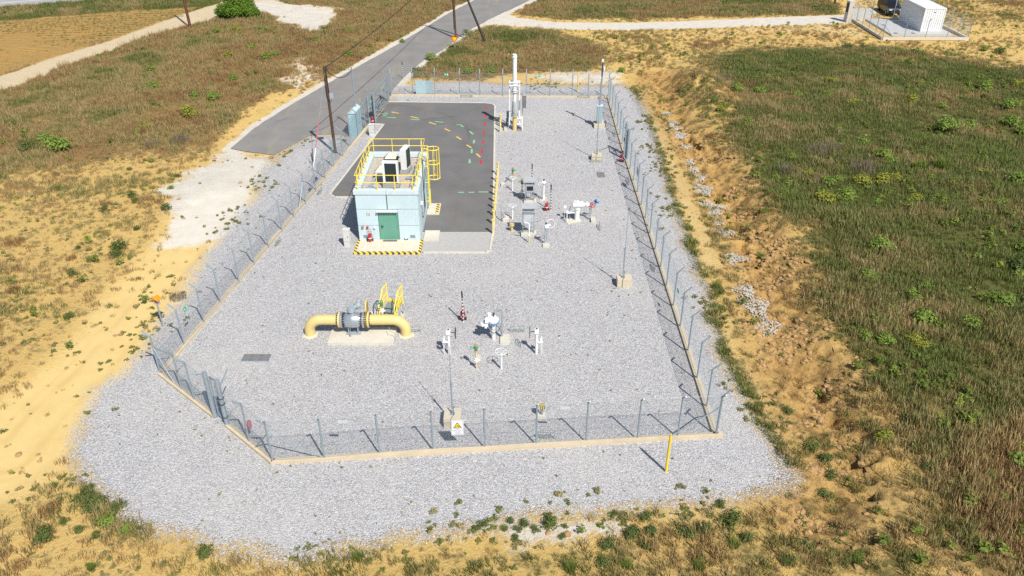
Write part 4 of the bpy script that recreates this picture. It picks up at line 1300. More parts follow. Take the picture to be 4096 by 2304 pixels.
# bleed valve standing on the right arm of the big pipe
def green_valve(name, label, loc, z0, z1, wheel=-1, m_pipe=M_PIPE, block=True, group="green bleed valves"):
    t = thing(name, label, "valve", loc, 0, group)
    MB().cyl((0, 0, z0), (0, 0, z1 - 0.36), 0.035, 10).build("riser", m_pipe, t, True)
    if block:
        zb = z0 + (z1 - z0) * 0.36
        MB().lathe([(0.03, -0.12), (0.07, -0.1), (0.075, -0.03), (0.11, 0), (0.075, 0.03), (0.07, 0.1), (0.03, 0.12)], (0, 0, zb), 'Z', 12).cyl((-0.03, -0.02, zb), (0.16, -0.02, zb), 0.035, 8).build("ball_valve", M_WHITE, t, True)
    MB().cyl((0, 0, z1 - 0.37), (0, 0, z1 - 0.33), 0.085, 14).cyl((0, 0, z1 - 0.08), (0, 0, z1 - 0.045), 0.085, 14).cyl((0, 0, z1 - 0.045), (0, 0, z1), 0.06, 12).build("flange", M_BRASS, t, True)
    MB().lathe([(0.05, z1 - 0.33), (0.075, z1 - 0.28), (0.095, z1 - 0.2), (0.075, z1 - 0.12), (0.05, z1 - 0.08)], (0, 0, 0), 'Z', 14).cyl((0, 0, z1 - 0.2), (wheel * 0.14, 0, z1 - 0.2), 0.045, 10).build("valve_body", M_VGREEN, t, True)
    MB().cyl((wheel * 0.14, 0, z1 - 0.2), (wheel * 0.24, 0, z1 - 0.2), 0.014, 6).ring((wheel * 0.24, 0, z1 - 0.2), 0.085, 0.012, 'X', 16, 6).build("handwheel", M_VGREEN, t, True)
    return t


green_valve("bleed_valve", "green bleed valve on a thin pipe rising from the big ochre pipe", (-6.36, PY, 0), 1.05, 2.0)
# railed steps
st = thing("step_platform", "grey steel steps with two yellow side railings behind the big pipe", "steps", (-6.66, PY + 0.62, 0.1), math.radians(-12))
M_DECK = mat("deck_grating", (0.23, 0.28, 0.30), 0.6, 0.2, var=0.12, scale=12)
sw = 0.82
for k in range(3):
    MB().bbox(0.04, sw - 0.04, k * 0.24, k * 0.24 + 0.25, 0.17 * (k + 1), 0.17 * (k + 1) + 0.04).build("tread", M_DECK, st)
MB().bbox(0.04, sw - 0.04, 0.72, 1.3, 0.62, 0.66).build("landing", M_DECK, st)
MB().bbox(0.0, sw, 1.301, 1.33, 0.60, 0.80).build("toe_board", M_YEL, st)
for x in (0.0, sw):
    MB().bar((x, 0, 0.1), (x, 0.75, 0.6), 0.05, 0.14).build("stringer", M_GREYBOX, st)
    MB().bar((x, 0.75, 0.0), (x, 0.75, 0.62), 0.05).bar((x, 1.28, 0.0), (x, 1.28, 0.62), 0.05).build("leg", M_GREYBOX, st)
    MB().tube([(x, 0.02, 0.12), (x, 0.02, 1.05), (x, 0.72, 1.72), (x, 1.3, 1.72), (x, 1.3, 0.62)], 0.03, 8).build("handrail", M_YEL, st, True)
    MB().tube([(x, 0.02, 0.6), (x, 0.72, 1.2), (x, 1.3, 1.2)], 0.022, 6).tube([(x, 0.02, 0.35), (x, 0.72, 0.95), (x, 1.3, 0.95)], 0.015, 6).build("midrail", M_YEL, st, True)
    for k in range(4):
        y = 0.84 + k * 0.13
        MB().cyl((x, y, 0.64), (x, y, 1.72), 0.011, 5).build("baluster", M_YEL, st)
    MB().cyl((x, 0.72, 0.6), (x, 0.72, 1.72), 0.02, 6).build("baluster", M_YEL, st)
    MB().cyl((x, 0.37, 0.3), (x, 0.37, 1.38), 0.016, 6).build("baluster", M_YEL, st)


def wheel_h(t, z, R, m, name="handwheel"):
    o = MB().ring((0, 0, z), R, 0.014, 'Z', 26, 6).build(name, m, t, True)
    for k in range(3):
        a = k * math.pi / 3 + 0.4
        MB().cyl((math.cos(a) * R, math.sin(a) * R, z), (-math.cos(a) * R, -math.sin(a) * R, z), 0.009, 5).build("spoke", m, o)


def spindle_post(label, loc, h, R):
    t = thing("spindle_post", label, "valve", loc, 0, "white spindle posts with flat handwheels")
    MB().cyl((0, 0, 0), (0, 0, h - 0.06), 0.05, 14).build("column", M_WHITE, t, True)
    MB().cyl((0, 0, h - 0.14), (0, 0, h - 0.04), 0.075, 14).build("collar", M_WHITE, t, True)
    MB().cyl((0, 0, h - 0.05), (0, 0, h + 0.05), 0.02, 8).build("spindle", M_DARK, t)
    wheel_h(t, h + 0.02, R, M_WHITE)


def geared_post(label, loc, h, side):
    """white column, gear head with a black upright wheel, little bracket on the other side"""
    t = thing("geared_post", label, "valve", loc, 0, "white geared valve posts in front")
    MB().cyl((0, 0, 0), (0, 0, h - 0.1), 0.065, 16).build("column", M_WHITE, t, True)
    MB().box((0, 0, h - 0.02), (0.2, 0.2, 0.2)).cyl((0, 0, h + 0.08), (0, 0, h + 0.11), 0.07, 14).build("gear_head", M_WHITE, t)
    MB().cyl((0, 0, h + 0.11), (0, 0, h + 0.13), 0.045, 12).build("indicator", M_DARK, t)
    MB().cyl((side * 0.1, 0, h - 0.02), (side * 0.32, 0, h - 0.06), 0.02, 8).build("shaft", M_DARK, t)
    o = MB().ring((side * 0.33, 0, h - 0.07), 0.28, 0.014, 'X', 26, 6).build("handwheel", M_DARK, t, True)
    for k in range(3):
        a = k * math.pi / 3
        MB().cyl((side * 0.33, math.cos(a) * 0.28, h - 0.07 + math.sin(a) * 0.28), (side * 0.33, -math.cos(a) * 0.28, h - 0.07 - math.sin(a) * 0.28), 0.01, 5).build("spoke", M_DARK, o)
    b = MB().box((-side * 0.17, -0.02, 0.72), (0.26, 0.16, 0.03)).box((-side * 0.22, -0.02, 0.82), (0.10, 0.10, 0.18)).cyl((-side * 0.22, -0.02, 0.9), (-side * 0.22, -0.02, 1.02), 0.03, 8).build("bracket", M_WHITE, t)
    for x, y in ((-side * 0.22, -0.1), (-side * 0.27, 0.05)):
        MB().cyl((x, y, 0), (x, y, 0.72), 0.014, 6).build("leg", M_WHITE, b)


geared_post("white geared valve post with black upright wheel, left of the green valve", (-3.01,31.17), 1.28, 1)
geared_post("white geared valve post with black upright wheel, rightmost of the front group", (1.17,31.20), 1.31, -1)
spindle_post("white spindle post with flat white handwheel, nearest in the front group", (-0.50,29.97), 0.98, 0.27)
green_valve("bleed_valve", "green bleed valve on an ochre standpipe in the front group", (*(-1.66,29.99), 0), 0, 1.39, -1)


def slab(label, loc, sx, sy, h, rz=0, m=None, name="concrete_block", group="small concrete blocks"):
    return tag(MB().bbox(-sx / 2, sx / 2, -sy / 2, sy / 2, -0.02, h).build(name, m or M_CONC, None, loc=(*loc, 0), rz=rz), label, "block", group)


slab("pale concrete pad behind the front green valve", (-1.61,30.77), 0.22, 0.45, 0.06)
slab("square concrete pad at the foot of the blue banded actuator", (-0.35,32.33), 0.46, 0.75, 0.10)

# actuator with the blue band
bx, by = (-0.91,32.41)
ac = thing("actuator_valve", "white drum actuator with blue band on a white column, front group", "valve", (bx, by, 0))
MB().cyl((0, 0, 0), (0, 0, 0.98), 0.10, 18).build("column", M_WHITE, ac, True)
MB().cyl((0, 0, 0.9), (0, 0, 1.02), 0.16, 18).build("flange", M_WHITE, ac, True)
MB().lathe([(0.0, 1.06), (0.27, 1.06), (0.29, 1.09), (0.29, 1.2), (0.24, 1.25), (0.17, 1.27), (0.17, 1.33), (0.0, 1.34)], (-0.02, 0, 0), 'Z', 26).build("drum", M_WHITE, ac, True)
MB().lathe([(0.0, 1.02), (0.30, 1.02), (0.30, 1.06), (0.0, 1.06)], (-0.02, 0, 0), 'Z', 26).bbox(-0.46, -0.25, -0.12, 0.02, 1.0, 1.12).build("blue_band", M_BLUE, ac, True)
MB().box((-0.27, -0.1, 1.17), (0.26, 0.2, 0.22)).cyl((-0.2, 0.1, 1.1), (-0.2, 0.1, 1.45), 0.1, 12).build("motor_case", M_WHITE, ac)
MB().box((-0.4, -0.12, 0.93), (0.30, 0.16, 0.13)).box((-0.36, -0.2, 0.88), (0.12, 0.12, 0.14)).cyl((-0.55, -0.1, 0.95), (-0.60, -0.1, 0.95), 0.09, 12).build("gear_case", M_WHITE, ac)
MB().cyl((0.02, 0, 1.34), (0.02, 0, 1.5), 0.035, 10).cyl((0.02, 0, 1.48), (0.02, 0, 1.53), 0.05, 10).build("position_indicator", M_DARK, ac)
MB().tube([(-0.3, 0, 0.9), (-0.25, -0.2, 0.7), (0.0, -0.3, 0.55), (0.25, -0.1, 0.6), (0.38, 0, 0.8)], 0.014, 6).build("cable", M_BLACK, ac, True)
MB().tube([(-0.1, -0.1, 0.95), (-0.1, -0.25, 0.75), (0.1, -0.25, 0.7), (0.15, -0.1, 0.9), (0.3, 0.05, 0.6), (0.4, 0.05, 0.3)], 0.012, 6).build("cable", M_BLACK, ac, True)
fr = thing("instrument_stand", "galvanised upright channel stand right of the blue banded actuator", "stand", (bx + 0.40, by + 0.1, 0))
MB().bar((0, 0, 0), (0, 0, 1.65), 0.06).bar((0.06, 0.02, 0.0), (0.06, 0.02, 1.65), 0.025).build("upright", M_GALV, fr)
MB().bar((-0.36, 0.05, 1.6), (0, 0.05, 1.6), 0.03).bar((-0.25, 0.06, 0.3), (-0.25, 0.06, 1.6), 0.03).bar((-0.12, 0.06, 0.3), (-0.12, 0.06, 1.4), 0.02).build("cross_frame", M_GALV, fr)
MB().cyl((-0.36, 0.05, 1.55), (-0.38, 0.05, 2.05), 0.01, 5).build("aerial", M_GALV, fr)


# earthing bar racks: two legs, a rail, a copper bar with cables
me_leg = MB().bar((0, 0, 0), (0, 0, 0.46), 0.04).mesh("leg", M_GALV)
me_rail = MB().bar((-0.47, 0, 0.45), (0.47, 0, 0.45), 0.045, 0.03).mesh("rail", M_GALV)
me_bar = MB().box((0, 0, 0.2), (0.94, 0.012, 0.05)).mesh("earth_bar", M_GALV)
me_cab = MB().tube([(0, 0, 0.22), (0, -0.02, 0.12), (0, -0.03, -0.02)], 0.014, 5).mesh("cable", mat("earth_cable_green", (0.36, 0.36, 0.12), 0.6))


def rack(label, loc, rz=0.0, s=1.0):
    t = thing("earthing_rack", label, "rack", loc, rz, "low galvanised earthing racks on the gravel")
    t.scale = (s, s, s)
    for x in (-0.47, 0.47):
        place("leg", me_leg, t, (x, 0, 0))
    place("rail", me_rail, t)
    place("earth_bar", me_bar, t)
    for k in range(7):
        o = place("cable", me_cab, t, (-0.33 + k * 0.105, -0.012, 0))
        o.rotation_euler = (0.15 * rng.uniform(-1, 1), 0.3 * rng.uniform(-1, 1), 0)


rack("low earthing rack just right of the big ochre pipe bend", (-4.93,33.02), 0, 0.72)
rack("low earthing rack between the blue banded actuator and the right post", (0.26,33.04), 0, 0.72)
rack("low earthing rack close inside the near fence", (1.41,25.15), 0, 0.75)
rack("low earthing rack by the left fence beside the pale blue building", (-13.05,49.73), math.radians(82), 0.75)
rack("low earthing rack by the left fence, the nearer of two there", (-14.05,42.37), math.radians(82), 0.75)
rack("low earthing rack by the left fence near the main gate cabinet", (-11.64,61.97), math.radians(82), 0.6)
rack("low earthing rack in the shade of the right fence, near the mast block", (8.06,39.33), math.radians(90), 0.75)
rack("low earthing rack by the right fence, farther side of the walk gate", (8.23,60.95), math.radians(90), 0.75)
rack("low earthing rack by the right fence, nearer side of the walk gate", (8.14,51.53), math.radians(90), 0.75)
rack("low earthing rack right of the white actuator in the middle group", (5.46,44.49), math.radians(90), 0.72)
rack("low earthing rack at the far fence left of the vent stack", (-4.05,70.73), 0, 1.0)
rack("low earthing rack at the far fence right of the vent stack", (6.56,70.53), 0, 1.0)
rack("low earthing rack against the far lightning mast block", (6.26,55.28), 0, 0.85)

# ------------------------------------------------------------------ middle group by the yard edge
spindle_post("white spindle post with flat handwheel, farther of two by the bollards", (0.03,50.23), 0.92, 0.235)
spindle_post("white spindle post with flat handwheel, nearer of two by the bollards", (0.03,45.85), 0.92, 0.25)
t = green_valve("bleed_valve", "green bleed valve with slanting grey strut, farthest of the middle group", (*(0.06,51.64), 0), 0, 1.1, 1, M_BRASS, False)
MB().bar((-0.62, -0.3, 0.12), (-0.05, 0, 0.68), 0.07, 0.025).build("strut", M_GALV, t)
MB().cyl((0, 0, 0.6), (0.32, 0, 0.58), 0.03, 8).build("side_pipe", M_BRASS, t)
green_valve("bleed_valve", "green bleed valve on an ochre pipe left of the windowed cabinet", (*(0.67,49.05), 0), 0, 1.38, -1)
slab("small concrete block at the foot of the slanting grey strut", (-0.62,51.11), 0.28, 0.4, 0.14)
slab("small concrete block left of the nearer spindle post", (-0.40,45.65), 0.40, 0.5, 0.17)
slab("small concrete block with conduits right of the white actuator", (5.14,45.55), 0.28, 0.6, 0.16)
slab("small concrete block under the twin pipe valve", (2.04,42.16), 0.40, 0.36, 0.12)
slab("small concrete block behind the ochre pipe of the windowed cabinet", (0.58,49.55), 0.18, 0.3, 0.1)
for k, (x, y, lab) in enumerate(((1535, 870, "a"), (1550, 895, "b"))):
    pass


def cabinet(label, loc, w, h, window, base):
    t = thing("gas_analyser_cabinet", label, "cabinet", loc, 0, "grey instrument cabinets on frames")
    MB().bbox(-w / 2 - 0.06, w / 2 + 0.1, -0.12, 0.35, -0.02, base).build("plinth", M_CONC, t)
    for x in (-w / 2 + 0.06, w / 2 - 0.06):
        for y in (0.0, 0.25):
            MB().bar((x, y, base), (x, y, h - 0.1), 0.04).build("leg", M_GALV, t)
    zb = h * 0.44 if window else h * 0.46
    ht = 0.55 if window else 0.5
    b = MB().bbox(-w / 2, w / 2, 0.0, 0.28, zb, zb + ht).build("box", M_GREYBOX, t)
    if window:
        MB().bbox(-w / 2 + 0.05, w / 2 - 0.05, -0.03, -0.001, zb + 0.05, zb + ht - 0.05).build("door", M_GREYBOX, b)
        MB().bbox(-w / 2 + 0.12, w / 2 - 0.12, -0.04, -0.0305, zb + 0.14, zb + ht - 0.1).build("window", mat("dark_glass", (0.015, 0.02, 0.022), 0.12), b)
    else:
        MB().bbox(-w / 2 + 0.08, w / 2 - 0.08, -0.03, -0.001, zb + 0.02, zb + ht - 0.02).build("door", mat("light_grey_door", (0.50, 0.53, 0.56), 0.4, 0.1), b)
        MB().bbox(-w / 2, w / 2, -0.02, 0.0, zb + ht + 0.03, zb + ht + 0.10).build("sill_bar", M_GALV, b)
        MB().bbox(-w / 2 + 0.02, w / 2 - 0.02, 0.2, 0.24, zb + ht + 0.12, h - 0.1).build("back_sheet", mat("light_grey_door", (0.50, 0.53, 0.56), 0.4, 0.1), t)
    MB().add([(-w / 2 - 0.05, -0.12, h - 0.12), (w / 2 + 0.05, -0.12, h - 0.12), (w / 2 + 0.05, 0.36, h), (-w / 2 - 0.05, 0.36, h), (-w / 2 - 0.05, -0.12, h - 0.16), (w / 2 + 0.05, -0.12, h - 0.16), (w / 2 + 0.05, 0.36, h - 0.04), (-w / 2 - 0.05, 0.36, h - 0.04)],
             [(0, 1, 2, 3), (7, 6, 5, 4), (0, 4, 5, 1), (1, 5, 6, 2), (2, 6, 7, 3), (3, 7, 4, 0)]).build("canopy", M_GREYBOX, t)
    for k in range(5):
        x = -w / 2 + 0.1 + k * w / 5
        MB().tube([(x, 0.1, zb), (x + 0.02, 0.08, zb * 0.6), (x - 0.03, 0.06, base)], 0.012, 5).build("pipe", M_GALV if k % 2 else M_DARK, t, True)
    MB().bar((-w / 2, -0.02, zb * 0.6), (w / 2, -0.02, zb * 0.6), 0.03).build("cross_bar", M_GALV, t)
    return t


cabinet("grey instrument cabinet with dark window, farther of the two on frames", (1.18,48.28), 0.66, 1.68, True, 0.14)
cabinet("grey instrument cabinet with plain door, nearer of the two on frames", (1.00,43.55), 0.78, 2.0, False, 0.18)
t = thing("flanged_stub", "short ochre pipe stub with blind flange near the bollards", "pipe", (-0.01,44.11))
MB().cyl((0, 0, 0), (0, 0, 0.42), 0.075, 14).build("pipe", M_PIPE, t, True)
MB().cyl((0, 0, 0.40), (0, 0, 0.45), 0.16, 18).cyl((0, 0, 0.46), (0, 0, 0.52), 0.16, 18).build("flange", M_PIPE, t, True)
bolts(t, (0, 0, 0.46), 0.13, 8, 'Z', 0.17, 0.016)
t = thing("hooked_pipe", "white hooked pipe with ochre foot in front of the nearer cabinet", "pipe", (1.02,42.60))
MB().tube([(0, 0, 0.45), (0, 0, 1.25), (-0.05, 0, 1.32), (-0.25, 0, 1.34), (-0.3, 0.05, 1.36)], 0.035, 10).build("upper_pipe", M_WHITE, t, True)
MB().cyl((0, 0, 0), (0, 0, 0.5), 0.035, 10).build("lower_pipe", M_PIPE, t, True)
MB().lathe([(0.03, 0.42), (0.065, 0.45), (0.07, 0.5), (0.065, 0.55), (0.03, 0.58)], (0, 0, 0), 'Z', 12).build("ball_valve", M_WHITE, t, True)
t = thing("twin_pipe_valve", "white valve head with big ring wheel on twin grey pipes", "valve", ((2.04,42.25)[0], (2.04,42.25)[1] + 0.1, 0.1))
for x in (-0.06, 0.06):
    MB().cyl((x, 0, 0), (x, 0, 1.05), 0.035, 10).build("pipe", M_VGREY, t, True)
for z in (0.35, 0.8):
    MB().box((0, 0, z), (0.26, 0.03, 0.03)).build("clip", M_GALV, t)
MB().lathe([(0.05, 1.0), (0.13, 1.04), (0.15, 1.12), (0.13, 1.2), (0.05, 1.26)], (0, 0, 0), 'Z', 16).cyl((0.0, 0, 1.14), (0.26, 0.05, 1.2), 0.07, 12).build("valve_head", M_WHITE, t, True)
MB().cyl((-0.02, 0, 1.26), (-0.02, 0, 1.36), 0.05, 10).build("indicator", M_DARK, t)
rot = Matrix.Rotation(math.radians(35), 3, 'Y') @ Matrix.Rotation(math.radians(60), 3, 'X')
MB().ring((0.26, 0.08, 1.25), 0.26, 0.014, 'Z', 26, 6, rot).build("handwheel", M_WHITE, t, True)
t = thing("actuator_valve", "white capped actuator post right of the windowed cabinet", "valve", (2.11,48.74))
MB().cyl((0, 0, 0), (0, 0, 1.22), 0.055, 14).cyl((0, 0, 0.0), (0, 0, 0.35), 0.085, 14).build("column", M_WHITE, t, True)
MB().lathe([(0.05, 1.16), (0.15, 1.2), (0.17, 1.27), (0.13, 1.35), (0.05, 1.38)], (-0.02, 0, 0), 'Z', 16).cyl((0, 0, 1.27), (-0.2, 0, 1.24), 0.06, 10).build("valve_head", M_WHITE, t, True)
MB().cyl((0, 0, 1.38), (0, 0, 1.46), 0.055, 10).build("indicator", M_DARK, t)
rot = Matrix.Rotation(math.radians(-50), 3, 'Y')
MB().ring((-0.24, 0.02, 1.16), 0.23, 0.013, 'Z', 24, 6, rot).build("handwheel", M_WHITE, t, True)
MB().bar((-0.13, -0.03, 0), (-0.13, -0.03, 0.95), 0.04).build("bracket_post", M_GALV, t)
slab("sandy concrete pad under the white capped actuator post", (2.09,48.83), 0.5, 0.55, 0.04)

# the large white actuator
ax_, ay_ = (4.13,45.70)
t = thing("large_actuator", "large white horizontal actuator on a thick column, with red wheel", "valve", (ax_, ay_, 0))
MB().cyl((0, 0, 0), (0, 0, 0.82), 0.16, 22).cyl((0, 0, 0.78), (0, 0, 0.86), 0.2, 22).build("column", M_WHITE, t, True)
MB().lathe([(0.0, -0.40), (0.14, -0.38), (0.2, -0.32), (0.205, -0.05), (0.215, -0.04), (0.215, 0.04), (0.205, 0.05), (0.2, 0.30), (0.14, 0.36), (0.11, 0.42), (0.11, 0.52), (0.2, 0.53), (0.2, 0.60), (0.12, 0.61), (0.12, 0.72), (0.0, 0.72)], (0.02, 0, 1.07), 'X', 24).build("cylinder", M_WHITE, t, True)
MB().box((-0.1, -0.04, 1.3), (0.28, 0.22, 0.05)).cyl((0, 0, 1.28), (0, 0, 1.37), 0.07, 10).build("top_plate", M_WHITE, t)
hw_ = MB().ring((0.93, -0.12, 1.1), 0.17, 0.022, 'Y', 24, 6).cyl((0.93, -0.13, 1.1), (0.93, 0.05, 1.1), 0.03, 8).build("handwheel", M_RED, t, True)
for k in range(3):
    a = k * math.pi / 3
    MB().cyl((0.93 + math.cos(a) * 0.17, -0.12, 1.1 + math.sin(a) * 0.17), (0.93 - math.cos(a) * 0.17, -0.12, 1.1 - math.sin(a) * 0.17), 0.014, 5).build("spoke", M_RED, hw_)
MB().box((1.1, 0.05, 1.28), (0.18, 0.12, 0.1)).box((1.15, 0.06, 1.26), (0.1, 0.14, 0.26)).cyl((1.2, 0.02, 1.22), (1.34, 0.02, 1.22), 0.06, 10).build("control_valve", M_BLUE, t)
MB().bar((0.78, 0.05, 0), (0.78, 0.05, 1.2), 0.05).bar((0.86, 0.05, 0.1), (0.86, 0.05, 1.1), 0.03).build("panel_post", M_GALV, t)
MB().tube([(0.0, 0, 1.37), (0.4, 0.1, 1.42), (0.84, 0.1, 1.4), (0.88, 0.05, 1.0), (0.9, 0.0, 0.4)], 0.01, 5).build("tubing", M_GALV, t, True)
br = MB().add([(-0.15, -0.05, 0.5), (-0.72, -0.16, 0.5), (-0.72, 0.1, 0.5), (-0.15, 0.08, 0.5), (-0.15, -0.05, 0.53), (-0.72, -0.16, 0.53), (-0.72, 0.1, 0.53), (-0.15, 0.08, 0.53)], [(0, 1, 2, 3), (7, 6, 5, 4), (0, 4, 5, 1), (1, 5, 6, 2), (2, 6, 7, 3), (3, 7, 4, 0)]).build("bracket", M_WHITE, t)
for x, y, h_ in ((-0.66, -0.3, 0.78), (-0.78, 0.15, 0.8), (-0.46, 0.1, 0.9)):
    MB().cyl((x, y, 0), (x, y, h_), 0.03, 8).build("leg", M_WHITE if x < -0.5 else M_GALV, br)
MB().box((-0.77, 0.15, 0.84), (0.16, 0.16, 0.14)).box((-0.66, -0.3, 0.72), (0.1, 0.1, 0.16)).build("junction_box", M_WHITE, t)
MB().tube([(-0.7, -0.2, 0.4), (-0.8, -0.3, 0.2), (-0.75, -0.4, 0.02)], 0.012, 5).build("cable", M_BLACK, t, True)
tag(MB().prism([(-0.6, -0.62), (0.28, -0.22), (0.22, 0.2), (-0.7, 0.12)], -0.02, 0.015).build("sand_pad", M_SANDP, None, loc=(ax_, ay_, 0)), "pale sand pad round the foot of the large white actuator", "sand")
t = thing("instrument_stand", "galvanised instrument post with gauges left of the nearer spindle post", "stand", (-0.69,45.60))
MB().bar((0, 0, 0), (0, 0, 1.15), 0.06).build("post", M_GALV, t)
MB().box((-0.05, -0.03, 1.05), (0.12, 0.1, 0.26)).build("meter_box", M_GREYBOX, t)
MB().tube([(0.0, 0, 0.88), (0.3, 0, 0.9), (0.65, 0.02, 0.88)], 0.014, 6).tube([(0, 0, 0.6), (0.1, -0.1, 0.4), (0.25, 0, 0.25)], 0.014, 6).build("tubing", M_GALV, t, True)
for x in (0.22, 0.32):
    MB().cyl((x, 0.05, 0.15), (x, 0.05, 0.36), 0.045, 10).build("gauge", M_WHITE2, t, True)

# ------------------------------------------------------------------ vent stack
t = thing("vent_stack", "tall white vent stack with ochre foot and white guide frame", "vent stack", (0.21,62.18))
MB().cyl((0, 0, 0), (0, 0, 1.2), 0.17, 20).build("foot_pipe", M_PIPE, t, True)
MB().cyl((0, 0, 1.16), (0, 0, 1.24), 0.28, 22).build("flange", M_PIPE, t, True)
bolts(t, (0, 0, 1.25), 0.235, 14, 'Z', 0.2, 0.024)
MB().cyl((0, 0, 1.28), (0, 0, 1.36), 0.28, 22).build("flange", M_VGREY, t, True)
MB().lathe([(0.2, 1.36), (0.26, 1.5), (0.23, 1.7), (0.25, 1.9), (0.2, 2.1), (0.22, 2.3), (0.17, 2.42)], (0.02, 0, 0), 'Z', 18).box((0.24, 0, 1.6), (0.16, 0.3, 0.3)).build("wrapped_valve", mat("grey_wrap", (0.40, 0.42, 0.42), 0.9, var=0.3, scale=9, bump=0.6), t, True)
MB().cyl((0, 0, 2.4), (0, 0, 3.2), 0.145, 18).build("pipe", M_WHITE, t, True)
MB().cyl((0, 0, 3.14), (0, 0, 3.21), 0.25, 20).cyl((0, 0, 3.27), (0, 0, 3.34), 0.25, 20).build("flange", M_WHITE, t, True)
bolts(t, (0, 0, 3.24), 0.22, 14, 'Z', 0.26, 0.022)
MB().cyl((0, 0, 3.3), (0, 0, 4.1), 0.145, 18, 0.16).build("pipe", M_WHITE, t, True)
MB().cyl((0, 0, 3.95), (0, 0, 5.95), 0.17, 20).build("stack_pipe", M_WHITE, t, True)
MB().lathe([(0.17, 5.85), (0.2, 5.88), (0.2, 5.96), (0.17, 6.0), (0.18, 6.12), (0.15, 6.14), (0.15, 5.95)], (0, 0, 0), 'Z', 20).build("cap", M_WHITE, t, True)
for x in (-0.40, 0.40):
    MB().bar((x, 0.05, 0.4), (x, 0.05, 4.05), 0.08).build("frame_post", M_WHITE, t)
for z in (3.95, 3.72):
    MB().bar((-0.44, -0.14, z), (0.44, -0.14, z), 0.09).bar((-0.44, 0.24, z), (0.44, 0.24, z), 0.09).build("cross_beam", M_WHITE, t)
MB().bar((-0.4, -0.19, 3.95), (-0.4, 0.29, 3.95), 0.07).bar((0.4, -0.19, 3.95), (0.4, 0.29, 3.95), 0.07).build("cross_beam", M_WHITE, t)
MB().bbox(0.22, 0.62, -0.1, 0.3, 0.5, 0.58).bbox(0.22, 0.62, -0.1, 0.3, 0.95, 1.03).bbox(0.58, 0.66, -0.14, -0.06, 0, 1.05).bbox(0.58, 0.66, 0.24, 0.32, 0, 1.05).build("skid", M_WHITE, t)
cb = MB().bbox(0.64, 0.92, -0.05, 0.35, 1.85, 2.85).build("control_cabinet", mat("dark_grey_cabinet", (0.16, 0.16, 0.17), 0.45), t)
MB().bbox(0.63, 0.93, -0.07, 0.37, 2.852, 2.9).build("lid", M_GREYBOX, cb)
MB().bar((0.64, 0.4, 0), (0.64, 0.4, 2.9), 0.05).build("cabinet_post", M_GALV, t)
MB().cyl((0.42, -0.1, 1.85), (0.42, -0.1, 2.5), 0.075, 14).build("gas_bottle", M_VGREY, t, True)
lp = MB().bar((-0.48, 0, 0), (-0.48, 0, 1.7), 0.06).bar((-0.48, 0, 1.6), (-0.2, 0, 1.6), 0.05).build("left_stand", M_GALV, t)
MB().box((-0.55, 0.05, 1.3), (0.2, 0.2, 0.5)).box((-0.6, 0.1, 0.8), (0.18, 0.2, 0.3)).build("gauge_box", mat("navy_steel", (0.03, 0.06, 0.1), 0.5), lp)
MB().tube([(-0.55, 0, 1.1), (-0.65, -0.1, 0.6), (-0.6, -0.1, 0.05)], 0.02, 6).build("cable", M_BLACK, lp, True)
MB().ring((0.4, -0.15, 0.12), 0.2, 0.02, 'Z', 18, 6).build("coiled_cable", M_BLACK, t, True)
tag(MB().bbox(-1.6, 0.7, -0.1, 4.2, -0.04, 0.012).build("stack_slab", mat("stack_concrete", (0.45, 0.44, 0.42), 0.9, var=0.12, scale=2, bump=0.3), None, loc=(0.2, 62.2, 0)), "grey concrete slab between asphalt edge and white vent stack", "slab")
slab("low concrete block beside the foot of the vent stack", (-0.50,62.22), 0.3, 0.4, 0.22)

# ------------------------------------------------------------------ bollards along the yard edge
bo = thing("bollard", "", "bollard", (0, 0, 0), 0, "yellow bollards along the asphalt edge")
MB().cyl((0, 0, 0), (0, 0, 0.92), 0.075, 14).build("post", mat("yellow_bollard_paint", (0.74, 0.60, 0.29), 0.5, var=0.08, scale=4), bo, True)
MB().cyl((0, 0, 0.92), (0, 0, 1.0), 0.10, 14).build("cap", mat("yellow_cap_paint", (0.78, 0.60, 0.12), 0.5), bo, True)
ORD = ["first", "second", "third", "fourth", "fifth", "sixth", "seventh", "eighth", "ninth", "tenth", "eleventh", "twelfth", "thirteenth", "fourteenth", "fifteenth", "sixteenth", "seventeenth", "eighteenth", "nineteenth", "twentieth"]
BOL = [(-1.16,43.71), (-1.14,44.96), (-1.12,46.15), (-1.10,47.17), (-1.08,48.18), (-1.06,49.22), (-1.04,50.29), (-1.02,51.64), (-0.99,52.86)]
for i, p in enumerate(BOL):
    o = bo if i == 0 else copy_tree(bo)
    o.location = (p[0], p[1], 0)
    o["label"] = "yellow bollard on the asphalt edge, " + ("nearest of the row" if i == 0 else ORD[i] + " in the row counted from the near end")
for p, lab in (((-0.94,61.74), "yellow bollard beside the vent stack foot, the nearer of two"), ((-0.93,63.01), "yellow bollard beside the vent stack foot, the farther of two")):
    o = copy_tree(bo)
    o.location = (p[0], p[1], 0)
    o["label"] = lab

# ------------------------------------------------------------------ masts and poles
M_WOOD = mat("tarred_wood", (0.085, 0.045, 0.03), 0.85, var=0.35, scale=5, bump=0.4, dirt=(0.2, 0.11, 0.06))
M_BLOCK = mat("mast_block_concrete", (0.55, 0.49, 0.37), 0.9, var=0.08, scale=3, bump=0.2)
M_KIOSK = mat("kiosk_blue", (0.36, 0.56, 0.63), 0.5, var=0.07, scale=3, dirt=(0.3, 0.42, 0.45))


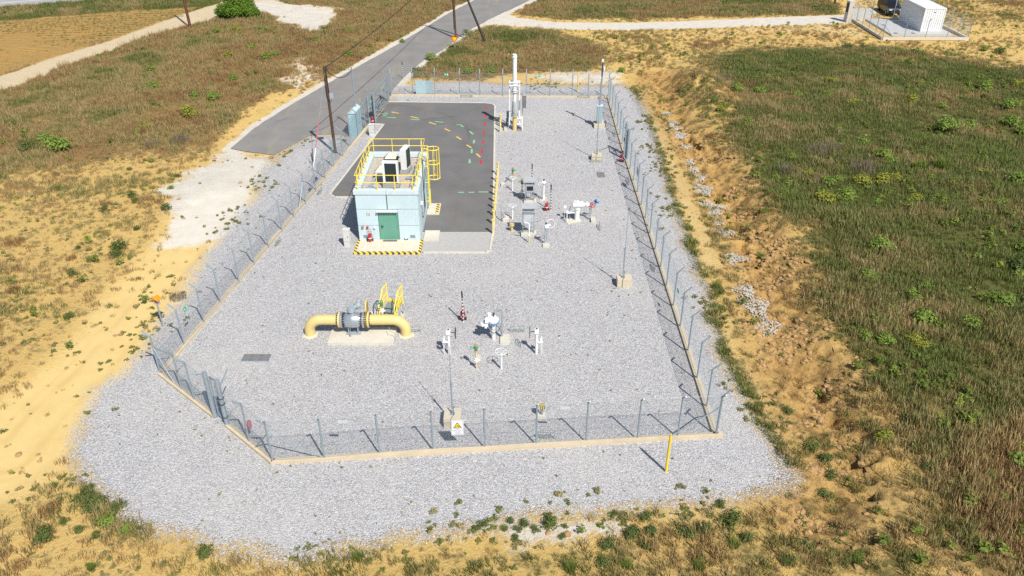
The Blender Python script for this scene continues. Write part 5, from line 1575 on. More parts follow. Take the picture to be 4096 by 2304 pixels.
def light_mast(label, loc, sx, sy, bh, h, off=0.0):
    t = thing("lightning_mast", label, "mast", loc, 0, "thin lightning masts on concrete blocks")
    MB().bbox(-sx / 2, sx / 2, 0, sy, -0.02, bh).build("block", M_BLOCK, t)
    MB().cyl((off, sy * 0.5, bh), (off, sy * 0.5, bh + h * 0.45), 0.034, 8).build("lower_tube", M_GALV, t, True)
    MB().cyl((off, sy * 0.5, bh + h * 0.45), (off, sy * 0.5, bh + h), 0.02, 6, 0.012).build("upper_tube", M_GALV, t, True)
    MB().cyl((off, sy * 0.5, bh + h * 0.43), (off, sy * 0.5, bh + h * 0.47), 0.05, 8).build("joint", M_GALV, t)
    MB().box((off, sy * 0.5, bh + 0.012), (0.2, 0.2, 0.024)).build("base_plate", M_GALV, t)
    MB().tube([(off + 0.05, sy * 0.5, bh + 0.4), (off + 0.06, sy * 0.4, bh + 0.03), (off - 0.05, -0.01, bh + 0.02), (off - 0.05, -0.02, 0)], 0.012, 5).build("down_conductor", M_DARK, t, True)
    return t


light_mast("thin lightning mast on a tall concrete block just inside the near fence", (-2.52, 25.8, 0), 0.72, 0.72, 0.5, 3.5)
light_mast("thin lightning mast on a white edged block near the right fence", ((6.15,37.34)[0], (6.15,37.34)[1], 0), 0.80, 0.62, 0.48, 3.9, -0.08)
light_mast("tall lightning mast on a concrete block, in front of the camera mast", ((6.29,55.60)[0], (6.29,55.60)[1], 0), 0.75, 0.62, 0.42, 5.4)
x, y = (7.15,62.61)
t = thing("camera_mast", "tall steel camera mast with blue cabinet near the far right corner", "mast", (x, y, 0))
MB().bbox(-0.43, 0.43, 0, 0.9, -0.02, 0.32).build("block", M_BLOCK, t)
MB().bbox(-0.22, 0.2, 0.15, 0.55, 0.32, 1.75).build("cabinet", mat("mast_cabinet_grey", (0.30, 0.40, 0.44), 0.5, var=0.1, scale=4), t)
MB().bbox(-0.25, 0.23, 0.12, 0.58, 1.752, 1.85).build("cabinet_roof", mat("kiosk_roof", (0.5, 0.62, 0.66), 0.5), t)
MB().cyl((-0.02, 0.35, 1.8), (0.02, 0.35, 4.9), 0.075, 12, 0.06).build("pole", M_GALV, t, True)
MB().cyl((0.02, 0.35, 4.7), (0.02, 0.35, 5.35), 0.04, 8).box((0.0, 0.3, 4.7), (0.1, 0.16, 0.9)).build("head", mat("navy_steel", (0.03, 0.06, 0.1), 0.5), t)
MB().cyl((0.14, 0.3, 4.75), (0.14, 0.3, 4.95), 0.09, 12).cyl((0.14, 0.3, 4.6), (0.14, 0.3, 4.75), 0.06, 12, 0.09).build("dome_camera", M_WHITE, t, True)
MB().box((0.0, 0.3, 5.45), (0.16, 0.16, 0.2)).build("beacon", M_WHITE, t)
MB().cyl((0, 0.3, 5.55), (0.0, 0.3, 6.0), 0.01, 5).build("aerial", M_DARK, t)
MB().box((-0.13, 0.25, 4.1), (0.12, 0.14, 0.1)).build("floodlight", M_WHITE, t)
MB().tube([(0.5, 0.2, 0.0), (0.55, 0.3, 0.4), (0.48, 0.3, 0.55), (0.4, 0.35, 0.3)], 0.03, 6).build("cable_loop", M_DARK, t, True)

WP = (-13.42,57.19)
wh = 6.47
t = thing("wooden_pole", "dark wooden utility pole outside the left fence with guy wire", "utility pole", (*WP, 0))
MB().cyl((0, 0, -0.05), (-0.06, 0.0, wh), 0.125, 12, 0.085).build("pole", M_WOOD, t, True)
MB().box((0.22, 0.02, wh - 2.05), (0.28, 0.2, 0.38)).build("meter_box", M_VGREY, t)
MB().tube([(-0.12, -0.08, wh - 0.1), (-0.15, -0.1, wh - 1.0), (-0.12, -0.12, wh - 2.2), (0.15, -0.1, wh - 2.5), (0.2, -0.05, wh - 2.2)], 0.022, 6).tube([(0.05, -0.1, wh - 0.1), (0.1, -0.12, wh - 1.8)], 0.02, 6).build("cable", M_BLACK, t, True)
MB().box((0, -0.02, wh - 0.08), (0.32, 0.1, 0.1)).cyl((-0.12, 0, wh), (-0.12, 0, wh + 0.12), 0.04, 8).cyl((0.1, 0, wh), (0.1, 0, wh + 0.1), 0.04, 8).build("pole_head", M_DARK, t)
GA = (-14.50,54.39)
a_ = Vector((GA[0] - WP[0], GA[1] - WP[1], 0.0))
b_ = Vector((-0.06, 0, wh - 0.2))
MB().cyl(a_, b_, 0.012, 5).build("guy_wire", M_GALV, t)
MB().cyl(a_, a_ + (b_ - a_) * 0.2, 0.045, 8).build("guy_guard", M_WHITE, t, True)
MB().cyl(a_ + (b_ - a_) * 0.2, a_ + (b_ - a_) * 0.5, 0.035, 8).build("guy_guard", mat("faded_red_sleeve", (0.50, 0.13, 0.16), 0.6, var=0.4, scale=6), t, True)
FP = (-6.41,92.15)
fh = 8.6
t = thing("wooden_pole", "dark wooden utility pole standing beside the access road behind the yield sign", "utility pole", (*FP, 0))
MB().cyl((0, 0, -0.1), (-0.2, 0.3, fh), 0.15, 12, 0.11).build("pole", M_WOOD, t, True)
SP = (-2.87,89.84)
MB().cyl((SP[0] - FP[0], SP[1] - FP[1], -0.1), (-0.1, 0.2, fh - 0.5), 0.14, 12, 0.1).build("strut", mat("dark_tarred_wood", (0.035, 0.025, 0.02), 0.8, var=0.3, scale=5), t, True)
MB().box((-0.2, 0.3, fh - 0.2), (1.6, 0.1, 0.12)).build("crossarm", M_WOOD, t)
TP = (-38.28,97.23)
t = thing("wooden_pole", "reddish wooden utility pole on the dirt track at the top left", "utility pole", (*TP, 0))
MB().cyl((0, 0, -0.1), (-0.35, 0.3, 9.0), 0.17, 12, 0.12).build("pole", mat("red_brown_wood", (0.13, 0.045, 0.03), 0.85, var=0.3, scale=4, bump=0.3), t, True)
MB().box((-0.3, 0.3, 8.6), (2.0, 0.1, 0.12)).box((-0.3, 0.3, 7.9), (1.6, 0.1, 0.12)).build("crossarm", M_WOOD, t)
t = thing("wooden_pole", "dark wooden pole cut by the photo's top edge near the container compound", "utility pole", (*(42.62,109.58), 0))
MB().cyl((0, 0, -0.1), (0.1, 0, 6), 0.15, 10, 0.11).build("pole", M_WOOD, t, True)


def sag(p, q, s, n=22):
    return [tuple(Vector(p).lerp(Vector(q), k / n) - Vector((0, 0, 4 * s * (k / n) * (1 - k / n)))) for k in range(n + 1)]


tag(MB().tube(sag((WP[0] - 0.06, WP[1], wh), (FP[0] - 0.2, FP[1] + 0.3, fh - 0.2), 0.55), 0.03, 6).build("power_cable", M_BLACK, None, True), "black power cable sagging from the fence side pole to the roadside pole", "cable")
SPB = (-12.42, 61.6)
sh = 5.3
t = thing("cable_pole", "slim galvanised cable pole standing behind the pale blue kiosk", "pole", (*SPB, 0))
MB().cyl((0, 0, 0), (0, 0, sh), 0.055, 10).build("pole", M_GALV, t, True)
MB().ring((-0.12, 0, sh - 0.12), 0.13, 0.018, 'Y', 18, 6).build("cable_coil", M_BLACK, t, True)
tag(MB().tube(sag((WP[0] + 0.05, WP[1], wh - 0.15), (SPB[0] - 0.05, SPB[1], sh - 0.3), 0.55), 0.024, 6).build("drop_cable", M_BLACK, None, True), "short black cable drooping between wooden pole and slim steel pole", "cable")

# kiosk by the gate
kn, kr, kl = Vector((-12.29,60.45)), Vector((-12.16,62.12)), Vector((-12.78,60.73))
t = thing("kiosk", "tall pale blue ribbed kiosk outside the fence by the main gate", "kiosk", (kn.x, kn.y, 0), math.atan2(kr.y - kn.y, kr.x - kn.x))
kL, kW, kH = (kr - kn).length, max(0.55, (kl - kn).length), 2.05
MB().bbox(0, kL, 0, kW, 0, kH - 0.1).build("body", M_KIOSK, t)
for k in range(24):
    MB().bbox(-0.012, -0.001, 0.02, kW - 0.02, 0.1 + k * 0.08, 0.14 + k * 0.08).build("rib", M_KIOSK, t)
MB().add([(-0.06, -0.06, kH - 0.09), (kL + 0.06, -0.06, kH - 0.09), (kL + 0.06, kW + 0.06, kH - 0.09), (-0.06, kW + 0.06, kH - 0.09), (-0.06, kW / 2, kH + 0.14), (kL + 0.06, kW / 2, kH + 0.14)],
         [(3, 2, 1, 0), (0, 1, 5, 4), (2, 3, 4, 5), (0, 4, 3), (1, 2, 5)]).build("roof", mat("kiosk_roof", (0.5, 0.62, 0.66), 0.5), t)
MB().bbox(0.1, kL / 2 - 0.02, -0.02, -0.001, 0.12, kH - 0.2).build("door", M_KIOSK, t)
MB().bbox(kL / 2 + 0.02, kL - 0.1, -0.02, -0.001, 0.12, kH - 0.2).build("door", M_KIOSK, t)


def meter_cabinet(label, loc, w, d_, h, rz=0.0):
    t = thing("meter_cabinet", label, "cabinet", loc, rz, "white plastic cabinets")
    mm = mat("pale_grey_plastic", (0.60, 0.60, 0.58), 0.55, var=0.05, scale=4, dirt=(0.45, 0.42, 0.36))
    MB().bbox(-w / 2, w / 2, 0, d_, 0, h * 0.3).build("base", mm, t)
    MB().bbox(-w / 2 - 0.01, w / 2 + 0.01, -0.01, d_ + 0.01, h * 0.305, h * 0.96).build("case", mm, t)
    MB().bbox(-w / 2 - 0.03, w / 2 + 0.03, -0.03, d_ + 0.03, h * 0.961, h).build("lid", mm, t)
    MB().bbox(-w / 2 + 0.03, w / 2 - 0.03, -0.02, -0.011, h * 0.34, h * 0.92).build("door", mm, t)
    MB().box((w / 2 - 0.07, -0.03, h * 0.6), (0.02, 0.02, 0.08)).build("latch", M_DARK, t)


meter_cabinet("pale grey plastic cabinet standing left of the building's doorstep", (-9.84,42.03), 0.34, 0.3, 1.14, math.radians(-6))
meter_cabinet("pale grey plastic cabinet inside the main gate on the gravel corner", (-11.17,60.75), 0.42, 0.35, 0.96, math.radians(-4))
o = MB().bbox(-0.75, 0.75, -0.02, 0.02, 0.08, 1.32).build("blank_board", mat("blue_grey_board", (0.36, 0.49, 0.53), 0.5, var=0.05, scale=2), None, loc=(*(-8.01,71.45), 0))
tag(o, "blank blue grey board fixed low on the far fence", "board")


# ------------------------------------------------------------------ signs
M_SIGNG = mat("sign_green", (0.0, 0.42, 0.24), 0.4, var=0.04)
M_SIGNW = mat("sign_white", (0.80, 0.80, 0.80), 0.4, var=0.03)


def exit_sign(label, loc, z, rz, w=0.36, h=0.22, flip=1):
    t = thing("exit_sign", label, "sign", (*loc, z), rz, "green emergency exit signs on the fences")
    MB().bbox(-w / 2, w / 2, -0.006, 0.006, -h / 2, h / 2).build("plate", M_SIGNG, t)
    for s in (-1,):
        y = -0.009
        k = flip
        MB().add([(k * -0.155, y, 0), (k * -0.09, y, 0.06), (k * -0.09, y, 0.022), (k * -0.02, y, 0.022), (k * -0.02, y, -0.022), (k * -0.09, y, -0.022), (k * -0.09, y, -0.06)], [(0, 1, 2, 3, 4, 5, 6)]).build("arrow", M_SIGNW, t)
        MB().box((k * 0.1, y, 0.0), (0.09, 0.003, 0.17)).build("doorway", M_SIGNW, t)
        MB().box((k * 0.07, y - 0.003, 0.05), (0.03, 0.002, 0.03)).box((k * 0.065, y - 0.003, 0.01), (0.03, 0.002, 0.055)).box((k * 0.05, y - 0.003, -0.045), (0.02, 0.002, 0.07), rot=Matrix.Rotation(0.5, 3, 'Y')).box((k * 0.085, y - 0.003, -0.045), (0.02, 0.002, 0.07), rot=Matrix.Rotation(-0.4, 3, 'Y')).build("running_figure", M_SIGNG, t)


exit_sign("green exit sign on the far fence above the blank board", ((-5.91,71.30)[0], (-5.91,71.30)[1] - 0.05), 1.93, 0)
exit_sign("green exit sign on the far fence right of the vent stack", ((2.41,70.85)[0], (2.41,70.85)[1] - 0.05), 1.96, 0, flip=-1)
LDIR = math.atan2(LEFT[16][1] - LEFT[0][1], LEFT[16][0] - LEFT[0][0])
def on_left(i, t_):
    a, b = Vector(LEFT[i]), Vector(LEFT[i + 1])
    return a.lerp(b, t_)
def left_sign(label, i, t_, z):
    p = on_left(i, t_)
    exit_sign(label, (p.x + 0.05, p.y), z, LDIR)
left_sign("green exit sign on the left fence nearest the camera", 1, 0.35, 1.75)
left_sign("green exit sign on the left fence near the wooden pole", 12, 0.0, 1.45)
exit_sign("green exit sign on the post of the main gate", (-11.56, 63.62), 1.9, math.radians(75))
p = Vector(RIGHT[18]).lerp(Vector(RIGHT[17]), 0.1)
exit_sign("green exit sign seen edge on, low on the right fence", (p.x - 0.05, p.y - 1.0), 1.5, math.radians(-88))
for lab, i, t_, z, w, h in (("thin grey plate seen edge on, on the left fence beyond the wooden pole's guard", 10, 0.45, 1.45, 0.9, 0.55), ("small square plate seen edge on, on the left fence opposite the building", 9, 0.75, 1.1, 0.45, 0.45)):
    p = on_left(i, t_)
    tag(MB().bbox(-w / 2, w / 2, -0.006, 0.006, -h / 2, h / 2).build("fence_plate", M_GREYBOX, None, loc=(p.x + 0.05, p.y, z), rz=LDIR), lab, "sign")
p = Vector(RIGHT[10]).lerp(Vector(RIGHT[11]), 0.8)
tag(MB().bbox(-0.35, 0.35, -0.006, 0.006, -0.25, 0.25).build("fence_plate", M_GREYBOX, None, loc=(p.x - 0.05, p.y, 1.45), rz=math.radians(90)), "thin grey plate seen edge on, on the right fence beyond the square cover", "sign")
# warning sign on the near fence
wx, wy = (-2.19,24.53)
z0, z1 = 0.79, 1.58
ws = thing("warning_sign", "white camera warning sign with yellow triangle on the near fence", "sign", (wx, wy - 0.04, z0), math.radians(4))
hh, ww = z1 - z0, 0.50
MB().bbox(-ww / 2, ww / 2, -0.006, 0.006, 0, hh).build("plate", M_SIGNW, ws)
M_BLK = mat("sign_black", (0.015, 0.015, 0.02), 0.4)
b = MB()
for x0, x1, y0, y1 in ((-ww / 2 + 0.02, ww / 2 - 0.02, 0.02, 0.03), (-ww / 2 + 0.02, ww / 2 - 0.02, hh - 0.03, hh - 0.02), (-ww / 2 + 0.02, -ww / 2 + 0.03, 0.03, hh - 0.03), (ww / 2 - 0.03, ww / 2 - 0.02, 0.03, hh - 0.03)):
    b.bbox(x0, x1, -0.009, -0.0065, y0, y1)
b.build("border", M_BLK, ws)
tz = hh * 0.47
MB().add([(-0.185, -0.008, tz), (0.185, -0.008, tz), (0, -0.008, tz + 0.31)], [(0, 1, 2)]).build("triangle", M_BLK, ws)
tr = MB().add([(-0.138, -0.011, tz + 0.026), (0.138, -0.011, tz + 0.026), (0, -0.011, tz + 0.26)], [(0, 1, 2)]).build("triangle_face", mat("sign_yellow", (0.85, 0.62, 0.0), 0.4), ws)
MB().box((0.03, -0.014, tz + 0.11), (0.12, 0.003, 0.035), rot=Matrix.Rotation(0.2, 3, 'Y')).box((-0.01, -0.014, tz + 0.065), (0.02, 0.003, 0.02)).box((-0.07, -0.014, tz + 0.06), (0.02, 0.003, 0.045)).build("camera_pictogram", M_BLK, tr)
M_SBLUE = mat("sign_blue", (0.02, 0.13, 0.30), 0.4)
for k, s in enumerate(("Ο ΧΩΡΟΣ", "ΠΑΡΑΚΟΛΟΥΘΕΙΤΑΙ", "ΑΠΟ ΚΛΕΙΣΤΟ", "ΚΥΚΛΩΜΑ", "ΤΗΛΕΟΡΑΣΗΣ")):
    text("lettering", s, 0.062, M_SBLUE, ws, (0, -0.0085, hh * 0.41 - k * hh * 0.082), (math.radians(90), 0, 0), 0.0005, squash=0.82)
for (xx, yy, lab) in (((-6.62,24.01)[0], (-6.62,24.01)[1], "small pale plate high on the near fence, left of the warning sign"), ((2.13,24.84)[0], (2.13,24.84)[1], "small pale plate high on the near fence, right of the striped pedestal")):
    tag(MB().bbox(-0.19, 0.19, -0.006, 0.006, -0.08, 0.08).build("fence_plate", mat("pale_grey_plate", (0.5, 0.55, 0.56), 0.4), None, loc=(xx, yy, 1.9)), lab, "sign")
# yield sign
t = thing("yield_sign", "red and yellow give way sign beside the access road", "sign", (*(-6.15,86.66), 0))
MB().cyl((0, 0, 0), (0, 0, 2.3), 0.03, 8).build("post", M_GALV, t, True)
zt = 1.60
s_ = 0.42
MB().add([(-s_, -0.04, zt), (s_, -0.04, zt), (0, -0.04, zt - s_ * 1.75), (-s_, -0.03, zt), (s_, -0.03, zt), (0, -0.03, zt - s_ * 1.75)], [(2, 1, 0), (3, 4, 5), (0, 1, 4, 3), (1, 2, 5, 4), (2, 0, 3, 5)]).build("plate", mat("sign_red", (0.55, 0.02, 0.02), 0.4), t)
MB().add([(-s_ * 0.66, -0.043, zt - 0.11), (s_ * 0.66, -0.043, zt - 0.11), (0, -0.043, zt - s_ * 1.4)], [(2, 1, 0)]).build("plate_face", mat("sign_yellow", (0.85, 0.62, 0.0), 0.4), t)


# ------------------------------------------------------------------ markers, striped rods, extinguishers
BW = stripes("black_white_bands", (0.72, 0.72, 0.72), (0.02, 0.02, 0.025), 0.2, 2)
BRW = stripes("black_red_white_bands", (0.75, 0.72, 0.70), (0.06, 0.01, 0.015), 0.2, 2)


def rod(label, loc, h, m):
    t = thing("striped_rod", label, "marker", loc, 0, "black and white striped marker rods")
    MB().cyl((0, 0, 0), (-0.02, 0, h * 0.78), 0.036, 8).build("banded_rod", m, t, True)
    MB().cyl((-0.02, 0, h * 0.78), (-0.025, 0, h), 0.038, 8).build("dark_tip", M_BLACK, t, True)


rod("black and white striped rod behind the front extinguisher trolley", (-2.48,33.93), 1.85, BRW)
rod("black and white striped rod beside the middle extinguisher trolley", (2.53,47.04), 1.85, BW)
rod("black and white striped rod behind the windowed cabinet", (1.39,50.52), 1.85, BW)
rod("black and white striped rod outside the far fence beside the road", (-10.52,76.58), 1.64, BW)
rod("thin dark rod outside the left fence near the guy anchor", (-14.63,54.84), 0.91, M_DARK)


def trolley(label, loc, rz):
    t = thing("fire_extinguisher", label, "extinguisher", loc, rz, "red wheeled fire extinguishers")
    t.scale = (0.72, 0.72, 0.72)
    MB().lathe([(0.0, 0.1), (0.13, 0.11), (0.15, 0.16), (0.15, 0.66), (0.12, 0.74), (0.05, 0.78), (0.0, 0.78)], (0, 0, 0), 'Z', 18).build("cylinder", M_RED, t, True)
    MB().lathe([(0.152, 0.34), (0.152, 0.42)], (0, 0, 0), 'Z', 18).build("label_band", M_WHITE, t, True)
    for s in (-1, 1):
        MB().cyl((s * 0.2, 0.1, 0.13), (s * 0.26, 0.1, 0.13), 0.13, 16).build("wheel", M_BLACK, t, True)
        MB().tube([(s * 0.13, 0.12, 0.1), (s * 0.13, 0.16, 0.7), (s * 0.1, 0.24, 1.05)], 0.014, 6).build("frame_tube", M_RED, t, True)
    MB().cyl((-0.2, 0.1, 0.13), (0.2, 0.1, 0.13), 0.014, 6).cyl((-0.1, 0.24, 1.05), (0.1, 0.24, 1.05), 0.016, 6).build("handle", M_DARK, t, True)
    MB().cyl((0, 0, 0.78), (0, 0, 0.86), 0.035, 8).box((0.04, -0.02, 0.86), (0.12, 0.03, 0.03)).build("valve_head", M_BRASS, t)
    MB().tube([(0.05, -0.03, 0.82), (0.2, -0.06, 0.72), (0.22, -0.08, 0.4), (0.16, -0.1, 0.2)], 0.016, 6).build("hose", M_BLACK, t, True)


trolley("red wheeled extinguisher by the green door of the building", (-8.52, 42.5, 0.11), math.radians(6))
trolley("red wheeled extinguisher in front of the striped rod, front group", (-2.53,34.09), math.radians(-8))
trolley("red wheeled extinguisher beside the striped rod, middle group", (2.26,47.04), math.radians(20))
trolley("red wheeled extinguisher by the walk gate in the right fence", (8.06,55.41), math.radians(-60))
trolley("red wheeled extinguisher at the foot of the main gate post", (-11.55,63.66), math.radians(30))
t = thing("extinguisher_cover", "small faded red bag hung on the slanting corner fence", "bag", (CORNER[5][0] + 0.1, CORNER[5][1] + 0.12, 0.72))
MB().lathe([(0.0, 0.0), (0.08, 0.02), (0.1, 0.15), (0.08, 0.36), (0.03, 0.42), (0.0, 0.42)], (0, 0, 0), 'Z', 12).build("bag_cloth", mat("faded_red_cloth", (0.48, 0.10, 0.13), 0.8, var=0.2, scale=10), t, True)
# pipeline marker with orange roof
t = thing("pipeline_marker", "pipeline marker post with orange roof outside the left fence", "marker", (*(-17.66,33.54), 0), math.radians(-8))
mh = 1.75
MB().cyl((0, 0, 0), (0, 0, mh - 0.25), 0.038, 8).build("post", M_GALV, t, True)
MB().prism([(-0.17, -0.03), (0.17, -0.03), (0.17, 0.03), (-0.17, 0.03)], mh - 0.42, mh - 0.12).build("plate", M_GREYBOX, t)
MB().bbox(-0.07, 0.07, -0.034, -0.0305, mh - 0.34, mh - 0.2).build("red_square", mat("orange_red", (0.62, 0.08, 0.03), 0.5), t)
MB().add([(-0.22, -0.2, mh - 0.14), (0.0, -0.2, mh + 0.02), (0.22, -0.2, mh - 0.14), (-0.22, 0.2, mh - 0.14), (0.0, 0.2, mh + 0.02), (0.22, 0.2, mh - 0.14), (0, -0.2, mh - 0.01), (0, 0.2, mh - 0.01)],
         [(0, 1, 4, 3), (1, 2, 5, 4), (0, 6, 1), (1, 6, 2), (3, 4, 7), (4, 5, 7), (0, 3, 7, 6), (6, 7, 5, 2)]).build("roof", mat("orange_plastic", (0.75, 0.27, 0.01), 0.5), t)
M_YMARK = mat("yellow_marker", (0.82, 0.58, 0.04), 0.45, var=0.05)


def ymark(label, loc, h):
    t = thing("marker_post", label, "marker", loc, 0, "tall yellow marker posts")
    MB().cyl((0, 0, 0), (0, 0, h - 0.22), 0.055, 12).build("post", M_YMARK, t, True)
    MB().cyl((0, 0, h - 0.22), (0, 0, h), 0.05, 10, 0.015).build("tip", mat("yellow_marker_tip", (0.75, 0.50, 0.05), 0.5), t, True)


ymark("tall yellow marker post on the gravel outside the near fence", (6.09,23.24), 1.99)
ymark("tall yellow marker post outside the far fence", (6.07,72.50), 1.81)
t = thing("test_pedestal", "grey test pedestal with striped cap on a concrete base near the front fence", "pedestal", (*(1.26,26.39), 0))
MB().bbox(-0.16, 0.16, 0, 0.3, -0.02, 0.16).build("base", M_CONC, t)
MB().cyl((0.02, 0.15, 0.16), (0.02, 0.15, 0.5), 0.06, 10).build("stem", M_GALV, t, True)
MB().box((0.02, 0.13, 0.6), (0.24, 0.22, 0.2)).build("striped_cap", stripes("cap_stripes", (0.75, 0.55, 0.1), (0.03, 0.03, 0.03), 0.08, 0, 0.8), t)

# covers in the gravel
t = thing("trench_cover", "long steel plate cover lying in the gravel left of the big pipe", "cover", (*(-12.85,30.55), 0))
q0, q1, q2 = Vector((-12.85,30.55)), Vector((-11.54,30.55)), Vector((-12.80,31.11))
w_ = (q1 - q0).length
d_ = (q2 - q0).y
sk = (q2 - q0).x
M_PLATE = mat("worn_steel_plate", (0.25, 0.245, 0.25), 0.6, 0.3, var=0.15, scale=5)
for k in range(3):
    x0, x1 = w_ / 3 * k + 0.006, w_ / 3 * (k + 1) - 0.006
    MB().bbox(x0, x1, 0.03, d_, 0.0, 0.035).build("plate", M_PLATE, t)
    for fx in (0.12, 0.88):
        for fy in (0.15, 0.85):
            MB().cyl((x0 + (x1 - x0) * fx, d_ * fy, 0.035), (x0 + (x1 - x0) * fx, d_ * fy, 0.042), 0.02, 8).build("bolt", M_DARK, t)
MB().bbox(-0.02, w_ + 0.02, -0.01, 0.026, 0.0, 0.03).build("frame", M_GALV, t)
o = MB().bbox(-0.27, 0.27, -0.45, 0.45, 0, 0.03).build("manhole_cover", M_PLATE, None, loc=(*(6.36,52.95), 0))
tag(o, "square grey steel cover in the gravel near the right fence", "cover")
MB().cyl((0, -0.2, 0.03), (0, -0.2, 0.036), 0.03, 8).cyl((0, 0.2, 0.03), (0, 0.2, 0.036), 0.03, 8).build("lifting_eye", M_DARK, o)

# ------------------------------------------------------------------ container compound at the top right
COMP_GROUP = "fence round the container compound"
FS = dict(m_kerb=M_CONC, group=COMP_GROUP, kerb_h=0.3)
ft = fence("compound_fence", "near chain link fence of the container compound on its low concrete wall", [(41.8,91.5), (44.2,91.5), (46.6,91.5), (49.0,91.5), (51.4,91.5)], (0, -1), **FS)
brace(ft, (1.3, 0), (0, 0))
brace(ft, (8.3, 0), (9.6, 0))
ft = fence("compound_fence", "left chain link fence of the container compound beside the concrete pillar", [(41.8,91.5), (41.8,93.6), (41.8,95.6), (41.8,97.6), (41.8,99.6), (41.8,101.4)], (-1, 0), nopost=(0,), **FS)
brace(ft, (0, 1.3), (0, 0))
ft = fence("compound_fence", "right chain link fence of the container compound by the dug bank", [(51.4,91.5), (51.4,93.9), (51.4,96.3), (51.4,98.7), (51.4,101.4)], (1, 0), nopost=(0,), **FS)
fence("compound_fence", "far chain link fence of the container compound with the open gate", [(41.8,101.4), (44.3,101.4), (47.0,101.4), (49.2,101.4), (51.4,101.4)], (0, 1), skip=(1,), nopost=(0, 4), **FS)
g = thing("compound_gate", "tubular gate leaf standing open at the back of the container compound", "gate", (47.0, 101.4, 0), math.radians(245))
MB().tube([(0.08, 0, 0.2), (0.08, 0, 2.3), (1.5, 0, 2.3), (1.5, 0, 0.2), (0.08, 0, 0.2)], 0.03, 8).build("gate_frame", M_GALV, g, True)
MB().cyl((0.08, 0, 1.25), (1.5, 0, 1.25), 0.025, 8).build("midrail", M_GALV, g)
MB().cyl((0, 0, 0), (0, 0, 2.6), 0.06, 10).build("gate_post", M_GALV, g, True)
tag(MB().bbox(43.5, 50.6, 93.2, 101.1, -0.02, 0.2).build("compound_slab", mat("compound_concrete", (0.45, 0.46, 0.47), 0.9, var=0.08, scale=1.5, bump=0.2), None), "grey concrete slab under the white container", "slab")
zone("compound_ground", TR_COMP, 0.02, 0.5, 0.0, "rough ground inside the container compound")
for k, (x, y) in enumerate(((44.2, 93.8), (46.2, 93.8), (44.4, 97.8), (46.2, 98.8))):
    tag(MB().bbox(-0.18, 0.18, -0.22, 0.22, 0, 0.02).build("floor_hatch", mat("rust_plate", (0.12, 0.08, 0.07), 0.8), None, loc=(x, y, 0.2)), ["small dark hatch at the slab's near left corner", "small dark hatch at the slab's near edge by the container", "small dark hatch far left on the compound slab", "small dark hatch in the container's shadow"][k], "hatch")
cn = thing("shipping_container", "white corrugated steel shipping container in the top right compound", "container", (47.3, 94.5, 0.22))
cw, cl, ch = 2.44, 6.06, 2.6
M_CONT = mat("container_white", (0.74, 0.75, 0.77), 0.45, var=0.04, scale=1.5, dirt=(0.6, 0.57, 0.5), dirt_amt=0.25)
MB().bbox(0.06, cw - 0.06, 0.06, cl - 0.06, 0.12, ch - 0.03).build("box", M_CONT, cn)


def corrug(x0, x1, n, depth):
    pts = []
    st_ = (x1 - x0) / n
    for k in range(n):
        a = x0 + k * st_
        pts += [(a, 0), (a + st_ * 0.3, 0), (a + st_ * 0.5, depth), (a + st_ * 0.8, depth)]
    pts.append((x1, 0))
    return pts


def corr_wall(name, pts, fn):
    vs_, fs_ = [], []
    for i, (a, b) in enumerate(pts):
        vs_ += [fn(a, b, 0.16), fn(a, b, ch - 0.1)]
        if i:
            fs_.append((2 * i - 2, 2 * i, 2 * i + 1, 2 * i - 1))
    MB().add(vs_, fs_).build(name, M_CONT, cn)


corr_wall("side_wall", corrug(0.1, cl - 0.1, 22, 0.036), lambda a, b, z: (0.015 + b, a, z))
corr_wall("side_wall", corrug(0.1, cl - 0.1, 22, 0.036), lambda a, b, z: (cw - 0.015 - b, a, z))
corr_wall("end_wall", corrug(0.1, cw - 0.1, 9, 0.04), lambda a, b, z: (a, 0.012 + b, z))
corr_wall("end_wall", corrug(0.1, cw - 0.1, 9, 0.04), lambda a, b, z: (a, cl - 0.012 - b, z))
for x in (0.0, cw - 0.12):
    for y in (0.0, cl - 0.12):
        MB().bbox(x, x + 0.12, y, y + 0.12, 0, ch).build("corner_post", M_CONT, cn)
for y in (0.0, cl - 0.1):
    MB().bbox(0.121, cw - 0.121, y, y + 0.1, 0, 0.16).bbox(0.121, cw - 0.121, y, y + 0.1, ch - 0.1, ch - 0.002).build("end_rail", M_CONT, cn)
for x in (0.0, cw - 0.1):
    MB().bbox(x, x + 0.1, 0.121, cl - 0.121, 0, 0.16).bbox(x, x + 0.1, 0.121, cl - 0.121, ch - 0.1, ch - 0.002).build("side_rail", M_CONT, cn)
MB().bbox(0.1, cw - 0.1, 0.1, cl - 0.1, ch - 0.04, ch - 0.012).build("roof", M_CONT, cn)
pl_ = MB().bbox(1.1, 1.28, -0.004, 0.006, 2.1, 2.2).build("data_plate", mat("plate_blue", (0.03, 0.12, 0.32), 0.5), cn)
MB().bbox(0.002, 0.014, 0.35, 0.45, 2.2, 2.3).build("side_vent", M_DARK, cn)
x, y = (40.89,99.95)
t = thing("concrete_pillar_cabinet", "tall concrete meter pillar with dark door left of the container compound", "pillar", (x, y, 0), math.radians(8))
ph = 2.43
MB().bbox(-0.15, 0.5, 0, 0.75, -0.05, ph).build("pillar", mat("pillar_concrete", (0.50, 0.48, 0.45), 0.9, var=0.08, scale=2, bump=0.2), t)
MB().bbox(-0.165, -0.152, 0.12, 0.63, ph * 0.48, ph * 0.93).build("door", M_DARK, t)
MB().bbox(-0.19, 0.54, -0.03, 0.79, ph + 0.001, ph + 0.06).build("cap_slab", M_CONC, t)
